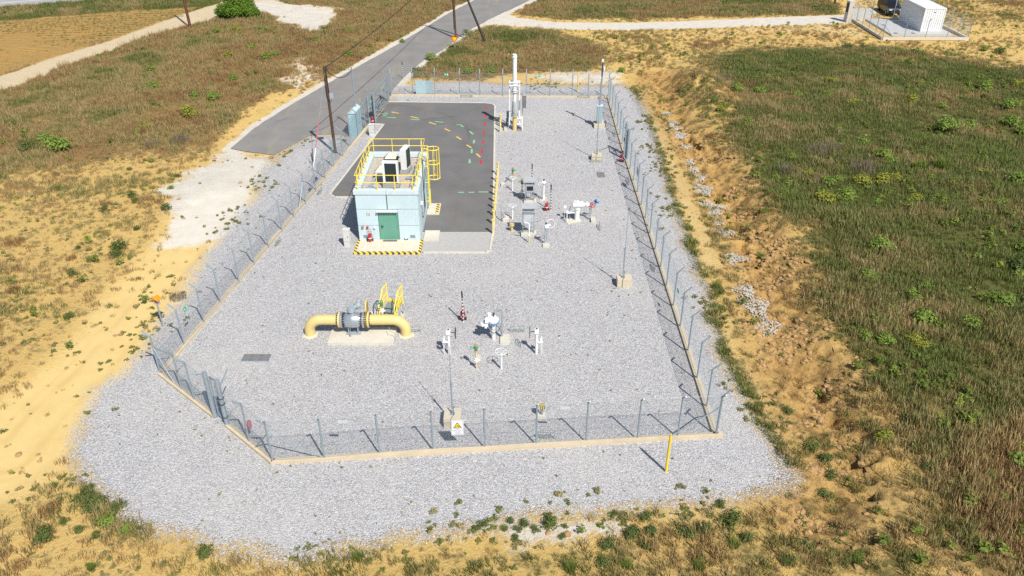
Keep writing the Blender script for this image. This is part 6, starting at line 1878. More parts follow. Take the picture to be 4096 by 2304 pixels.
# parked car behind the container
M_CAR = mat("black_car_paint", (0.015, 0.016, 0.02), 0.2, 0.0, var=0.1)
M_GLASS = mat("car_glass", (0.01, 0.012, 0.015), 0.08)
t = thing("parked_car", "black car parked behind the container, mostly hidden", "car", (*(48.01,103.32), 0.0), math.radians(-4))
prof = [(-0.02, 0.35), (0.0, 0.75), (0.1, 0.95), (1.0, 1.05), (1.6, 1.55), (2.0, 1.66), (3.3, 1.64), (4.0, 1.5), (4.35, 1.05), (4.4, 0.6), (4.35, 0.35)]
n_ = len(prof)
vs_ = [(-0.86 if z < 1.1 else -0.72, y, z) for y, z in prof] + [(0.86 if z < 1.1 else 0.72, y, z) for y, z in prof]
body = MB().add(vs_, [tuple(range(n_)), tuple(reversed(range(n_, 2 * n_)))] + [(k, k + 1, n_ + k + 1, n_ + k) for k in range(n_ - 1)] + [(n_ - 1, 0, n_, 2 * n_ - 1)]).build("body", M_CAR, t)
MB().add([(-0.68, 1.04, 1.1), (0.68, 1.04, 1.1), (0.62, 1.58, 1.56), (-0.62, 1.58, 1.56)], [(0, 1, 2, 3)]).build("windscreen", M_GLASS, body)
for s in (-1, 1):
    MB().add([(s * 0.80, 1.3, 1.12), (s * 0.80, 3.9, 1.12), (s * 0.725, 3.7, 1.5), (s * 0.725, 1.75, 1.52)], [(0, 1, 2, 3)]).build("side_window", M_GLASS, body)
    MB().box((s * 0.95, 1.35, 1.12), (0.2, 0.12, 0.14)).build("mirror", M_CAR, t)
    MB().box((s * 0.62, -0.01, 0.78), (0.34, 0.06, 0.14)).build("headlight", M_WHITE, t)
    for y in (0.8, 3.6):
        o = MB().cyl((s * 0.68, y, 0.33), (s * 0.88, y, 0.33), 0.33, 18).build("wheel", M_BLACK, t, True)
        MB().cyl((s * 0.881, y, 0.33), (s * 0.89, y, 0.33), 0.2, 14).build("rim", M_GALV, o)
MB().box((0, -0.025, 0.52), (1.1, 0.05, 0.2)).build("grille", M_DARK, t)

# ------------------------------------------------------------------ stones
def rock_mesh(name, r, seed, m, sub=1, flat_=0.6):
    bm = bmesh.new()
    bmesh.ops.create_icosphere(bm, subdivisions=sub, radius=r)
    rr = random.Random(seed)
    for v in bm.verts:
        v.co *= 0.75 + 0.5 * rr.random()
        v.co.z *= flat_
    me = bpy.data.meshes.new(name)
    bm.to_mesh(me)
    bm.free()
    me.materials.append(m)
    return me


M_CHALK = mat("chalk_stone", (0.44, 0.41, 0.36), 0.95, var=0.18, scale=9, bump=0.3)
M_EARTH = mat("earth_clod", (0.37, 0.235, 0.10), 0.95, var=0.3, scale=6, bump=0.5)


def heap(label, loc, rx, ry, n):
    b = MB()
    z0 = height(*loc)
    for k in range(n):
        a, q = rng.random() * 2 * math.pi, math.sqrt(rng.random())
        x, y = math.cos(a) * q * rx * (1 + 0.35 * math.sin(3 * a + rx * 9)), math.sin(a) * q * ry * (1 + 0.3 * math.cos(2 * a + ry * 7))
        r = rng.uniform(0.02, 0.06)
        zz = max(0, 0.07 * (1 - q)) * rng.uniform(0.6, 1)
        bm = bmesh.new()
        bmesh.ops.create_icosphere(bm, subdivisions=1, radius=r)
        R_ = Matrix.Rotation(rng.random() * 6, 3, 'Z')
        base = [R_ @ (v.co * rng.uniform(0.75, 1.25)) for v in bm.verts]
        b.add([(p.x + x, p.y + y, p.z * 0.7 + zz + r * 0.3) for p in base], [tuple(v.index for v in f.verts) for f in bm.faces])
        bm.free()
    tag(b.build("stone_heap", M_CHALK, None, loc=(*loc, z0)), label, "stones", "white stone heaps dumped along the bare strip")


HEAPS = [((13.19,67.52), 0.75, 0.9), ((13.29,65.09), 0.8, 0.5), ((13.34,63.49), 0.8, 0.5), ((13.39,62.25), 0.8, 0.45), ((13.38,61.35), 0.7, 0.35), ((13.38,59.33), 0.75, 0.45), ((13.26,56.05), 0.5, 0.5),
         ((13.20,54.23), 0.55, 0.4), ((13.29,53.03), 0.7, 0.5), ((13.12,50.70), 0.75, 0.9), ((13.09,47.78), 0.95, 0.95), ((12.98,45.91), 0.6, 0.35), ((12.80,43.97), 0.85, 0.6), ((12.83,40.79), 0.95, 0.45),
         ((12.67,37.14), 0.6, 0.4), ((12.82,35.55), 0.75, 1.0), ((12.96,33.64), 0.75, 0.55)]
for i, (p, rx, ry) in enumerate(HEAPS):
    rx, ry = rx * 1.15, ry * 1.2
    heap("white stone heap on the bare strip right of the fence, " + ("farthest of all" if i == 0 else ("nearest of all" if i == len(HEAPS) - 1 else ORD[i] + " from the far end")), p, rx * 0.82, ry, int(300 * rx * (0.5 + ry)))


# ------------------------------------------------------------------ scatter: points carrying turn, size and tint, one instance each
PROTO = {}


def proto_collection(name, meshes):
    c = bpy.data.collections.new(name)
    for k, me in enumerate(meshes):
        c.objects.link(bpy.data.objects.new(f"{name}_{k}", me))
    return c


def scatter(name, label, co, rotz, scl, tint, coll, nvar):
    me = bpy.data.meshes.new(name)
    n = len(co)
    me.vertices.add(n)
    me.vertices.foreach_set("co", np.asarray(co, np.float32).ravel())
    for nm, arr in (("turn", rotz), ("size", scl), ("tint", tint)):
        a = me.attributes.new(nm, 'FLOAT', 'POINT')
        a.data.foreach_set("value", np.asarray(arr, np.float32))
    a = me.attributes.new("pick", 'INT', 'POINT')
    a.data.foreach_set("value", nrg.integers(0, nvar, n).astype(np.int32))
    o = bpy.data.objects.new(name, me)
    COL.objects.link(o)
    ng = bpy.data.node_groups.new(name, 'GeometryNodeTree')
    ng.interface.new_socket("Geometry", in_out='INPUT', socket_type='NodeSocketGeometry')
    ng.interface.new_socket("Geometry", in_out='OUTPUT', socket_type='NodeSocketGeometry')
    N, Lk = ng.nodes, ng.links
    gi, go = N.new("NodeGroupInput"), N.new("NodeGroupOutput")
    ci = N.new("GeometryNodeCollectionInfo")
    ci.inputs["Collection"].default_value = coll
    ci.inputs["Separate Children"].default_value = True
    ci.inputs["Reset Children"].default_value = True
    ip = N.new("GeometryNodeInstanceOnPoints")
    ip.inputs["Pick Instance"].default_value = True

    def na(nm, typ):
        x = N.new("GeometryNodeInputNamedAttribute")
        x.data_type = typ
        x.inputs["Name"].default_value = nm
        return x.outputs[0]
    cx = N.new("ShaderNodeCombineXYZ")
    Lk.new(na("turn", 'FLOAT'), cx.inputs[2])
    Lk.new(gi.outputs[0], ip.inputs["Points"])
    Lk.new(ci.outputs[0], ip.inputs["Instance"])
    Lk.new(na("pick", 'INT'), ip.inputs["Instance Index"])
    Lk.new(cx.outputs[0], ip.inputs["Rotation"])
    Lk.new(na("size", 'FLOAT'), ip.inputs["Scale"])
    Lk.new(ip.outputs[0], go.inputs[0])
    md = o.modifiers.new("scatter", 'NODES')
    md.node_group = ng
    structure(o, "stuff", label)
    return o


def leaf_material(name, stops, trans=0.25, rough=0.6):
    m, n, l, bs = new_mat(name)
    a = n.new("ShaderNodeAttribute")
    a.attribute_type = 'INSTANCER'
    a.attribute_name = "tint"
    oi = n.new("ShaderNodeObjectInfo")
    f = mth(n, l, 'ADD', a.outputs["Fac"], mth(n, l, 'MULTIPLY', mth(n, l, 'SUBTRACT', oi.outputs["Random"], 0.5), 0.18))
    r = ramp(n, stops)
    l.new(f, r.inputs[0])
    l.new(r.outputs[0], bs.inputs["Base Color"])
    bs.inputs["Roughness"].default_value = rough
    bs.inputs["Specular IOR Level"].default_value = 0.25
    tb = n.new("ShaderNodeBsdfTranslucent")
    l.new(r.outputs[0], tb.inputs[0])
    ms = n.new("ShaderNodeMixShader")
    ms.inputs[0].default_value = trans
    l.new(bs.outputs[0], ms.inputs[1])
    l.new(tb.outputs[0], ms.inputs[2])
    out = [k for k in n if k.type == 'OUTPUT_MATERIAL'][0]
    l.new(ms.outputs[0], out.inputs[0])
    return m


M_GRASS = leaf_material("field_grass", [(0.0, (0.32, 0.205, 0.095)), (0.2, (0.40, 0.285, 0.125)), (0.38, (0.42, 0.33, 0.155)), (0.55, (0.26, 0.24, 0.085)), (0.75, (0.185, 0.195, 0.062)), (1.0, (0.175, 0.215, 0.055))])


def tuft_mesh(name, n, R, H, m, seed, lean=0.5, w=0.012, stalk=False):
    rr = random.Random(seed)
    b = MB()
    for k in range(n):
        a, q = rr.random() * 2 * math.pi, math.sqrt(rr.random()) * R
        x, y = math.cos(a) * q, math.sin(a) * q
        h = H * rr.uniform(0.45, 1.0)
        da = rr.random() * 2 * math.pi
        ln = lean * h * rr.uniform(0.2, 1.0)
        dx, dy = math.cos(da) * ln, math.sin(da) * ln
        ww = w * rr.uniform(0.7, 1.4)
        px_, py_ = -math.sin(da) * ww, math.cos(da) * ww
        b.add([(x - px_, y - py_, -0.02), (x + px_, y + py_, -0.02), (x + dx * 0.35 + px_ * 0.8, y + dy * 0.35 + py_ * 0.8, h * 0.6), (x + dx * 0.35 - px_ * 0.8, y + dy * 0.35 - py_ * 0.8, h * 0.6), (x + dx, y + dy, h)],
              [(0, 1, 2, 3), (3, 2, 4)])
    me = bpy.data.meshes.new(name)
    me.from_pydata(b.v, [], b.f)
    me.materials.append(m)
    return me


def leafy_mesh(name, n, R, H, m, seed, size=0.05, dome=True):
    """clump of small leaves spread through a low dome"""
    rr = random.Random(seed)
    b = MB()
    lobes = [(rr.uniform(-0.5, 0.5) * R, rr.uniform(-0.5, 0.5) * R, rr.uniform(0.35, 0.75) * H, rr.uniform(0.35, 0.6)) for _ in range(6)]
    for k in range(n):
        lx, ly, lz, lr = lobes[rr.randrange(6)]
        u = Vector((rr.gauss(0, 1), rr.gauss(0, 1), rr.gauss(0.3, 1))).normalized() * (rr.random() ** 0.4)
        p = Vector((lx + u.x * R * lr, ly + u.y * R * lr, max(0.02, lz + u.z * H * lr * 0.8)))
        s = size * rr.uniform(0.6, 1.5)
        d = (Vector((u.x, u.y, 0.5 + rr.random())) + Vector((rr.uniform(-0.7, 0.7), rr.uniform(-0.7, 0.7), 0))).normalized()
        e = d.cross(Vector((rr.uniform(-1, 1), rr.uniform(-1, 1), rr.uniform(-1, 1)))).normalized()
        g_ = d.cross(e) * rr.uniform(0.35, 0.6)
        b.add([p - e * s, p + g_ * s, p + e * s, p - g_ * s + d * s * 0.2], [(0, 1, 2, 3)])
    me = bpy.data.meshes.new(name)
    me.from_pydata(b.v, [], b.f)
    me.materials.append(m)
    return me


grass = proto_collection("grass_protos", [tuft_mesh("tuft", 26, 0.28, 0.42, M_GRASS, s, 0.55, 0.013) for s in range(5)])
tall = proto_collection("straw_protos", [tuft_mesh("straw", 22, 0.22, 0.75, M_GRASS, s, 0.35, 0.010) for s in range(20, 24)])
weeds = proto_collection("weed_protos", [leafy_mesh("weed", 46, 0.16, 0.12, M_GRASS, s, 0.04) for s in range(40, 44)])
clods = proto_collection("clod_protos", [rock_mesh("clod", 0.075, s + 9, M_EARTH, 1, 0.7) for s in range(4)])


def sample(n, y0=15, y1=128, pad=4):
    """random spots over the ground in view, even per square metre"""
    y = nrg.uniform(y0, y1, n * 2)
    x = nrg.uniform(-82, 82, n * 2)
    k = np.abs(x) < (y * 0.86 + 11.7) * 0.645 + pad
    return x[k][:n], y[k][:n]


def free(x, y, A, m=0.15):
    ok = A["grav"] < -m
    for p in (YARD, ROAD, HIGHWAY, TR_COMP):
        ok &= sdf(x, y, p) < -0.25
    return ok


x, y = sample(330000)
A = attrs(x, y)
clump = fbm(x, y, 3.0, 3, 61)
fine_c = fbm(x, y, 0.9, 2, 62)
pr_ = np.clip(A["veg"] ** 1.25 * (0.35 + 1.5 * np.clip(clump + fine_c - 0.6, 0, 1)), 0, 1)
k = free(x, y, A) & (nrg.random(len(x)) < pr_) & (A["plough"] < 0.3)
x, y = x[k], y[k]
A = {q: v[k] for q, v in A.items()}
z = relief(x, y, A)
gn = fbm(x, y, 9, 3, 63)
g2 = fbm(x, y, 2.2, 3, 64)
tint = np.clip(0.05 + A["green"] * 0.85 + (gn - 0.5) * 0.7 + (g2 - 0.5) * 1.1 + nrg.normal(0, 0.12, len(x)), 0, 1)
sz = nrg.uniform(0.5, 1.3, len(x)) * (0.5 + 0.5 * A["veg"]) * (0.3 + 1.4 * clump[k])
isT = (nrg.random(len(x)) < 0.12) & (tint < 0.55) & (A["veg"] > 0.6)
scatter("field_grass", "dry and green grass growing over the open ground", np.stack([x, y, z], -1)[~isT], nrg.uniform(0, 6.28, (~isT).sum()), sz[~isT], tint[~isT], grass, 5)
scatter("tall_straw", "tall straw coloured stalks standing among the field grass", np.stack([x, y, z], -1)[isT], nrg.uniform(0, 6.28, isT.sum()), sz[isT], np.clip(tint[isT], 0.15, 0.42), tall, 4)
print("grass", len(x))

# low weeds: gravel fringe, bare strip, bottom edge, sandy left
x, y = sample(70000, 15, 75)
A = attrs(x, y)
w_ = np.exp(-np.abs(A["grav"] + 0.3) / 0.7) * 0.55 + np.clip(A["veg"], 0, 0.5) * A["green"] * 0.5 + 0.02
w_ = w_ * (fbm(x, y, 2.2, 3, 71) > 0.52) * (1 - 0.8 * A["white"] * (A["grav"] < -1))
ok = (nrg.random(len(x)) < w_) & (A["grav"] < 1.6)
for p in (YARD, ROAD):
    ok &= sdf(x, y, p) < -0.2
x, y = x[ok], y[ok]
A = {q: v[ok] for q, v in A.items()}
z = np.where(A["grav"] > 0, 0.0, relief(x, y, A))
scatter("low_weeds", "small green weeds along the gravel edge and bare strips", np.stack([x, y, z], -1), nrg.uniform(0, 6.28, len(x)), nrg.uniform(0.4, 1.3, len(x)), np.clip(nrg.normal(0.72, 0.16, len(x)), 0.3, 1), weeds, 4)
x, y = sample(220000, 16, 66)
A = attrs(x, y)
ok = (nrg.random(len(x)) < np.clip(A["gully"] * 0.55 + 0.012 * (A["grav"] < -0.5), 0, 1)) & (fbm(x, y, 1.4, 2, 81) > 0.5) & (A["grav"] < -0.5)
for p in (YARD, ROAD):
    ok &= sdf(x, y, p) < -0.2
x, y = x[ok], y[ok]
z = relief(x, y)
scatter("earth_clods", "clods and stones strewn over the bare earth gully", np.stack([x, y, z], -1), nrg.uniform(0, 6.28, len(x)), nrg.uniform(0.3, 1.5, len(x)) ** 2.2, np.zeros(len(x)), clods, 4)


M_BRIGHT = leaf_material("bright_weed", [(0.0, (0.14, 0.20, 0.035)), (0.6, (0.24, 0.30, 0.055)), (1.0, (0.42, 0.40, 0.06))], 0.3)
bright = proto_collection("bright_weed_protos", [leafy_mesh("bright_weed", 70, 0.22, 0.22, M_BRIGHT, s, 0.045) for s in range(60, 65)])
x, y = sample(16000, 18, 110)
A = attrs(x, y)
ok = (nrg.random(len(x)) < np.where(x > 10, 0.62, 0.14) * A["veg"] * (fbm(x, y, 6, 2, 91) > 0.47)) & free(x, y, A, 0.6) & (A["plough"] < 0.2)
x, y = x[ok], y[ok]
scatter("bright_weeds", "small bright green weeds dotted through the field grass", np.stack([x, y, relief(x, y) + 0.12], -1), nrg.uniform(0, 6.28, len(x)), nrg.uniform(0.5, 1.5, len(x)) ** 1.5, nrg.uniform(0, 0.8, len(x)) ** 1.5, bright, 5)
x, y = sample(26000, 16, 70)
A = attrs(x, y)
ok = (A["grav"] > 0.4) & (nrg.random(len(x)) < 0.05 + 0.12 * (fbm(x, y, 4, 3, 95) > 0.6))
ok &= (sdf(x, y, YARD) < -0.3) & (sdf(x, y, ROAD) < -0.3) & ~((x > -9.6) & (x < -1) & (y > 41) & (y < 50))
x, y = x[ok], y[ok]
scatter("gravel_weeds", "tiny weeds coming up through the gravel", np.stack([x, y, np.zeros(len(x))], -1), nrg.uniform(0, 6.28, len(x)), nrg.uniform(0.15, 0.5, len(x)), np.clip(nrg.normal(0.6, 0.2, len(x)), 0.1, 1), weeds, 4)


x, y = nrg.uniform(-80, -15, 60000), nrg.uniform(78, 112, 60000)
A = attrs(x, y)
u = (y * math.cos(0.21) - x * math.sin(0.21) + (fbm(x, y, 5, 2, 96) - 0.5) * 0.8) / 1.1
ok = (A["plough"] > 0.6) & (np.abs(u - np.round(u)) < 0.2) & (nrg.random(len(x)) < np.clip((fbm(x, y, 9, 3, 97) - 0.36) * 3, 0.05, 0.8))
x, y = x[ok], y[ok]
scatter("crop_stubble", "sparse crop rows on the ploughed field", np.stack([x, y, relief(x, y)], -1), nrg.uniform(0, 6.28, len(x)), nrg.uniform(0.25, 0.6, len(x)), np.clip(nrg.normal(0.5, 0.15, len(x)), 0.1, 0.9), grass, 5)


# ------------------------------------------------------------------ single shrubs
def shrub_material(name, c0, c1):
    m, n, l, bs = new_mat(name)
    v = n.new("ShaderNodeNewGeometry").outputs["Position"]
    r = ramp(n, [(0.3, c0), (0.7, c1)])
    l.new(mth(n, l, 'ADD', mth(n, l, 'MULTIPLY', noise(n, l, v, 5, 3), 0.5), mth(n, l, 'MULTIPLY', noise(n, l, v, 30, 2), 0.5)), r.inputs[0])
    l.new(r.outputs[0], bs.inputs["Base Color"])
    bs.inputs["Roughness"].default_value = 0.6
    bs.inputs["Specular IOR Level"].default_value = 0.25
    tb = n.new("ShaderNodeBsdfTranslucent")
    l.new(r.outputs[0], tb.inputs[0])
    ms = n.new("ShaderNodeMixShader")
    ms.inputs[0].default_value = 0.3
    l.new(bs.outputs[0], ms.inputs[1])
    l.new(tb.outputs[0], ms.inputs[2])
    l.new(ms.outputs[0], [k for k in n if k.type == 'OUTPUT_MATERIAL'][0].inputs[0])
    return m


SHR = {"bright": ("bright green leafy shrub", shrub_material("shrub_bright", (0.13, 0.215, 0.03), (0.30, 0.385, 0.08))),
       "yellow": ("yellow green flowering shrub", shrub_material("shrub_yellow", (0.19, 0.25, 0.035), (0.40, 0.37, 0.06))),
       "dark": ("dark green leafy shrub", shrub_material("shrub_dark", (0.07, 0.105, 0.026), (0.18, 0.225, 0.06))),
       "grey": ("grey brown dried shrub", shrub_material("shrub_grey", (0.17, 0.13, 0.10), (0.30, 0.24, 0.18))),
       "brown": ("rust brown dried shrub", shrub_material("shrub_brown", (0.20, 0.11, 0.05), (0.36, 0.22, 0.10))),
       "spiky": ("spiky green grass tussock", shrub_material("shrub_spiky", (0.09, 0.15, 0.02), (0.24, 0.30, 0.06)))}
M_STEM = mat("shrub_stem", (0.12, 0.08, 0.05), 0.9)
VAR = {}
for kind, (_, mm) in SHR.items():
    if kind == "spiky":
        VAR[kind] = [tuft_mesh("foliage", 160, 0.45, 1.0, mm, 300 + s, 0.9, 0.016) for s in range(2)]
    elif kind in ("grey", "brown"):
        VAR[kind] = [tuft_mesh("foliage", 260, 0.8, 0.75, mm, 320 + s, 0.8, 0.010) for s in range(2)]
    else:
        VAR[kind] = [leafy_mesh("foliage", 520, 1.0, 0.85, mm, 340 + s + len(kind) * 7, 0.085) for s in range(3)]
me_stem = MB()
for k in range(7):
    a = k * 0.9
    me_stem.cyl((0.05 * math.cos(a), 0.05 * math.sin(a), -0.05), (0.45 * math.cos(a), 0.45 * math.sin(a), 0.5), 0.022, 5, 0.01)
me_stem = me_stem.mesh("stem", M_STEM)
# spot, radius in metres, kind, field
PLANTS = []


def plants(field, items):
    for p, r, kind in items:
        PLANTS.append((p, r, kind, field))


plants("right field", [((25.65,69.81), 0.75, "bright"), ((28.11,69.68), 0.75, "bright"), ((29.24,67.25), 0.85, "yellow"), ((29.77,73.74), 0.7, "yellow"), ((34.67,67.66), 0.95, "yellow"), ((36.69,66.30), 0.6, "bright"), ((42.97,71.62), 1.2, "bright"),
    ((46.42,72.08), 0.9, "yellow"), ((42.47,66.14), 1.1, "bright"), ((25.84,60.41), 0.65, "bright"), ((26.75,57.57), 0.75, "bright"), ((34.32,60.07), 1.3, "bright"), ((36.89,61.29), 0.95, "bright"), ((40.42,62.30), 1.0, "bright"), ((40.27,60.17), 0.8, "bright"),
    ((26.86,54.56), 0.9, "bright"), ((27.28,53.77), 0.7, "bright"), ((20.39,54.65), 0.55, "bright"), ((24.02,50.30), 0.9, "yellow"), ((25.10,50.49), 1.0, "yellow"), ((26.38,50.88), 0.6, "yellow"), ((21.76,50.41), 0.7, "bright"), ((22.62,50.88), 0.55, "bright"),
    ((20.54,47.58), 0.95, "yellow"), ((22.01,47.98), 1.0, "bright"), ((24.01,47.58), 0.5, "bright"), ((26.48,48.10), 0.6, "yellow"), ((34.38,50.36), 0.95, "bright"), ((31.52,46.73), 0.65, "bright"), ((21.34,40.77), 0.95, "bright"), ((19.54,37.51), 0.7, "bright"),
    ((29.49,40.77), 0.85, "bright"), ((28.49,38.43), 0.95, "dark"), ((26.68,40.95), 0.4, "bright"), ((20.79,51.55), 0.65, "yellow"), ((20.63,50.88), 0.7, "grey"), ((24.78,52.64), 1.3, "grey"), ((22.63,55.70), 1.2, "grey"), ((23.94,56.31), 1.0, "grey"), ((19.11,52.50), 0.9, "grey"), ((35.06,71.39), 0.9, "grey"), ((35.44,62.74), 0.9, "grey"), ((28.93,52.78), 1.0, "spiky"), ((30.61,53.06), 1.1, "spiky"),
    ((20.10,74.84), 1.0, "grey"), ((21.74,72.82), 1.1, "brown"), ((20.05,70.51), 0.8, "bright"), ((22.49,70.89), 0.8, "bright"), ((17.85,65.68), 0.6, "yellow"), ((18.91,62.40), 0.7, "bright"), ((24.15,75.05), 0.6, "bright"),
    ((19.49,37.36), 0.6, "bright"), ((22.06,36.49), 0.42, "bright"), ((20.89,35.45), 0.6, "bright"), ((19.52,34.35), 0.5, "bright"), ((25.33,35.04), 0.8, "bright"), ((20.75,33.15), 0.9, "bright"), ((22.73,32.84), 0.65, "bright"),
    ((17.13,31.77), 0.48, "bright"), ((17.99,31.47), 0.65, "bright"), ((19.33,31.30), 0.65, "yellow"), ((19.87,22.91), 0.7, "bright"), ((17.83,25.78), 0.38, "yellow"), ((15.00,24.63), 0.62, "yellow"), ((16.10,22.86), 0.3, "dark"), ((16.55,20.54), 0.35, "brown")])
plants("left field", [((-34.08,94.66), 0.8, "bright"), ((-32.20,94.94), 0.85, "yellow"), ((-29.42,95.22), 0.85, "bright"), ((-27.80,86.90), 1.0, "bright"), ((-25.27,82.75), 0.9, "bright"), ((-24.78,84.41), 0.7, "bright"), ((-29.55,83.78), 0.8, "yellow"),
    ((-26.79,75.40), 0.75, "bright"), ((-35.68,79.13), 0.7, "bright"), ((-33.40,73.20), 0.85, "bright"), ((-28.14,73.56), 0.55, "bright"), ((-26.29,69.10), 0.85, "bright"), ((-25.86,66.97), 0.6, "bright"), ((-28.68,70.19), 0.6, "bright"), ((-27.20,64.87), 1.05, "yellow"),
    ((-29.74,61.96), 0.85, "yellow"), ((-29.96,60.76), 0.5, "bright"), ((-36.18,59.34), 1.1, "bright"), ((-34.64,57.85), 1.4, "bright"), ((-37.07,57.97), 0.9, "dark"), ((-42.75,81.44), 0.6, "dark"), ((-39.96,86.66), 0.8, "dark"), ((-26.16,87.14), 0.5, "yellow"),
    ((-27.96,58.59), 0.75, "grey"), ((-25.97,59.34), 1.0, "grey"), ((-22.37,90.38), 0.8, "dark"), ((-17.45,84.32), 0.85, "bright"), ((-8.48,83.19), 0.8, "bright"), ((-12.23,90.38), 0.6, "bright"), ((-14.47,96.08), 0.6, "bright"), ((-19.21,94.94), 0.8, "bright"), ((-21.85,95.22), 0.8, "dark")])
plants("grass behind the far fence", [((-4.20,78.32), 0.75, "bright"), ((-2.19,78.52), 0.75, "bright"), ((-9.47,78.73), 0.7, "dark"), ((-0.31,85.47), 0.6, "dark"), ((-5.04,93.83), 0.7, "dark"), ((10.97,78.73), 0.7, "bright"), ((42.25,83.87), 0.6, "dark"), ((36.02,86.66), 0.8, "dark"), ((38.10,87.30), 0.6, "dark"), ((51.07,86.98), 0.7, "bright"), ((52.08,85.71), 0.8, "dark")])
plants("sandy left ground", [((-22.49,46.75), 0.75, "dark"), ((-23.13,41.85), 0.95, "dark"), ((-23.14,40.99), 0.7, "dark"), ((-26.34,46.65), 0.5, "dark"), ((-25.55,48.99), 0.6, "dark"), ((-24.92,48.12), 0.5, "dark"), ((-23.41,50.23), 0.45, "bright"), ((-23.66,52.36), 0.4, "dark"), ((-24.34,40.25), 0.4, "dark"), ((-25.80,41.67), 0.35, "dark"),
    ((-29.91,42.46), 0.95, "brown"), ((-26.62,55.37), 0.5, "bright"), ((-22.78,34.29), 0.5, "dark"), ((-17.87,36.24), 0.75, "grey"), ((-24.55,38.66), 0.5, "dark"), ((-26.70,47.69), 0.6, "brown"), ((-25.53,40.41), 0.5, "brown"), ((-27.00,36.88), 0.7, "brown"), ((-23.09,44.10), 0.45, "dark"), ((-27.59,53.74), 0.4, "dark")])
plants("near left corner ground", [((-16.75,19.92), 0.7, "dark"), ((-17.74,22.45), 0.4, "spiky"), ((-14.87,20.61), 0.65, "bright"), ((-15.45,21.14), 0.9, "dark"), ((-15.73,20.14), 0.38, "dark"), ((-14.50,18.52), 0.42, "spiky"), ((-10.65,19.22), 0.6, "dark"), ((-17.26,21.18), 0.7, "brown"), ((-13.84,20.32), 0.6, "bright"),
    ((-16.48,20.65), 0.32, "dark"), ((-14.96,19.99), 0.34, "dark"), ((-16.29,22.33), 0.32, "dark"), ((-16.96,18.72), 0.5, "brown"), ((-5.36,18.99), 0.55, "spiky"), ((-16.25,21.76), 0.6, "dark"), ((-14.79,21.37), 0.5, "dark")])
plants("near front ground", [((1.23,20.46), 0.62, "dark"), ((0.49,20.62), 0.4, "dark"), ((-0.01,20.72), 0.32, "dark"), ((0.24,20.30), 0.28, "dark"), ((0.14,19.86), 0.3, "dark"), ((-1.08,20.49), 0.32, "dark"), ((-1.27,20.30), 0.3, "dark"), ((-0.28,20.30), 0.38, "spiky"), ((0.88,20.26), 0.3, "dark"), ((1.80,19.95), 0.25, "dark"), ((1.90,20.42), 0.22, "dark"),
    ((3.77,20.95), 0.3, "dark"), ((4.91,20.85), 0.42, "dark"), ((4.45,19.98), 0.6, "dark"), ((4.92,20.20), 0.5, "dark"), ((3.37,19.52), 0.5, "dark"), ((6.26,20.01), 0.55, "dark"), ((7.10,20.14), 0.55, "dark"), ((8.04,20.46), 0.75, "dark"), ((7.86,21.45), 0.4, "dark"), ((7.88,19.49), 0.6, "spiky"), ((8.40,19.92), 0.5, "dark"), ((4.67,19.49), 0.35, "dark"),
    ((3.21,18.83), 0.5, "dark"), ((6.45,18.49), 0.6, "spiky"), ((3.97,18.54), 0.55, "spiky"), ((2.00,18.43), 0.6, "spiky"), ((9.56,18.72), 0.45, "dark"), ((10.48,18.66), 0.5, "brown"), ((11.96,18.80), 0.75, "spiky"), ((13.85,18.49), 0.55, "spiky"), ((12.56,23.08), 0.4, "dark"), ((12.17,22.19), 0.5, "dark"), ((12.13,27.14), 0.5, "dark"), ((11.19,37.36), 0.7, "spiky"), ((11.24,36.81), 0.45, "dark"), ((12.67,24.14), 0.55, "dark"), ((12.32,24.63), 0.5, "dark")])


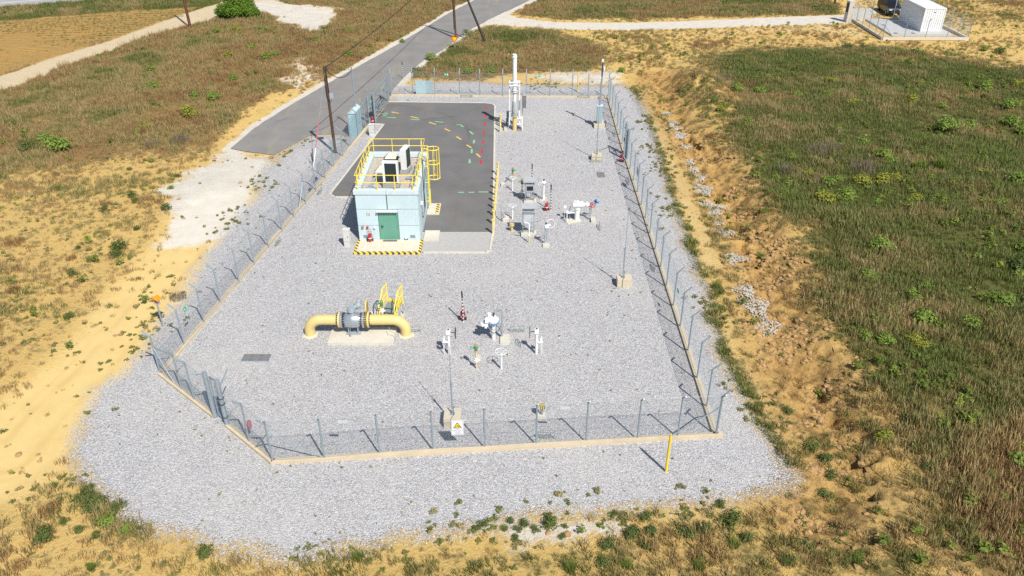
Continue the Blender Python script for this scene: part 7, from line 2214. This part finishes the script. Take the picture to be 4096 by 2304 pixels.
SPLIT = {"right field": (1, (34, 47, 62)), "left field": (1, (64, 76, 90)), "sandy left ground": (1, (34, 42, 50)), "near front ground": (0, (0.5, 5.0, 8.8))}
BAND = {1: ["nearest part", "lower middle part", "upper middle part", "far part"], 0: ["left part", "centre left part", "centre right part", "right part"]}
cells = {}
for it in PLANTS:
    ax, cuts = SPLIT.get(it[3], (1, (1e9,)))
    cells.setdefault((it[3], sum(it[0][ax] > c for c in cuts), it[2]), []).append(it)
cnt = 0
for (field, k, kind), its in cells.items():
    its.sort(key=lambda q: math.atan2(q[0][0], q[0][1]))
    for i, ((px_, py_), r, _, _) in enumerate(its):
        where = field if field not in SPLIT else field + ", " + BAND[SPLIT[field][0]][k]
        lab = SHR[kind][0] + " in the " + where
        if len(its) > 1:
            lab += ", " + ("leftmost" if i == 0 else ("rightmost" if i == len(its) - 1 else ORD[i] + " from left"))
        r = r * (0.74 if field.startswith(("near", "sandy")) else 1.0)
        me = VAR[kind][cnt % len(VAR[kind])]
        cnt += 1
        nm = {"spiky": "grass_tussock"}.get(kind, "shrub")
        z = height(px_, py_) if sdf(np.array([px_]), np.array([py_]), GRAVEL)[0] < 0 else 0.0
        o = place(nm, me, None, (px_, py_, z), rng.random() * 6.28)
        hs = r * rng.uniform(0.8, 1.1)
        o.scale = (r, r, hs)
        tag(o, lab, "tussock" if kind == "spiky" else "shrub", "shrubs in the " + field)
        if kind not in ("spiky", "grey", "brown"):
            place("stem", me_stem, o)
# the big dense bush by the track
bb = [leafy_mesh("foliage", 5200, 1.0, 1.0, shrub_material("bush_green", (0.06, 0.13, 0.012), (0.20, 0.32, 0.035)), 901, 0.055)]
p = (-33.94,101.80)
bt = thing("large_bush", "large dense green bush beside the dirt track at the top left", "bush", (*p, 0))
for dx_, dy_, s_, h_ in ((-1.9, 0.2, 1.5, 1.3), (-0.2, 0.5, 1.5, 3.1), (1.8, 0.1, 1.6, 1.5), (0.1, -0.5, 1.9, 1.9), (0.9, 0.4, 1.3, 2.3), (-1.0, -0.2, 1.4, 2.0)):
    o = place("foliage", bb[0], bt, (dx_, dy_, 0), rng.random() * 6)
    o.scale = (s_, s_ * 0.9, h_)
MB().cyl((0, 0, -0.1), (0, 0.2, 1.8), 0.12, 8, 0.06).build("stem", M_STEM, bt)
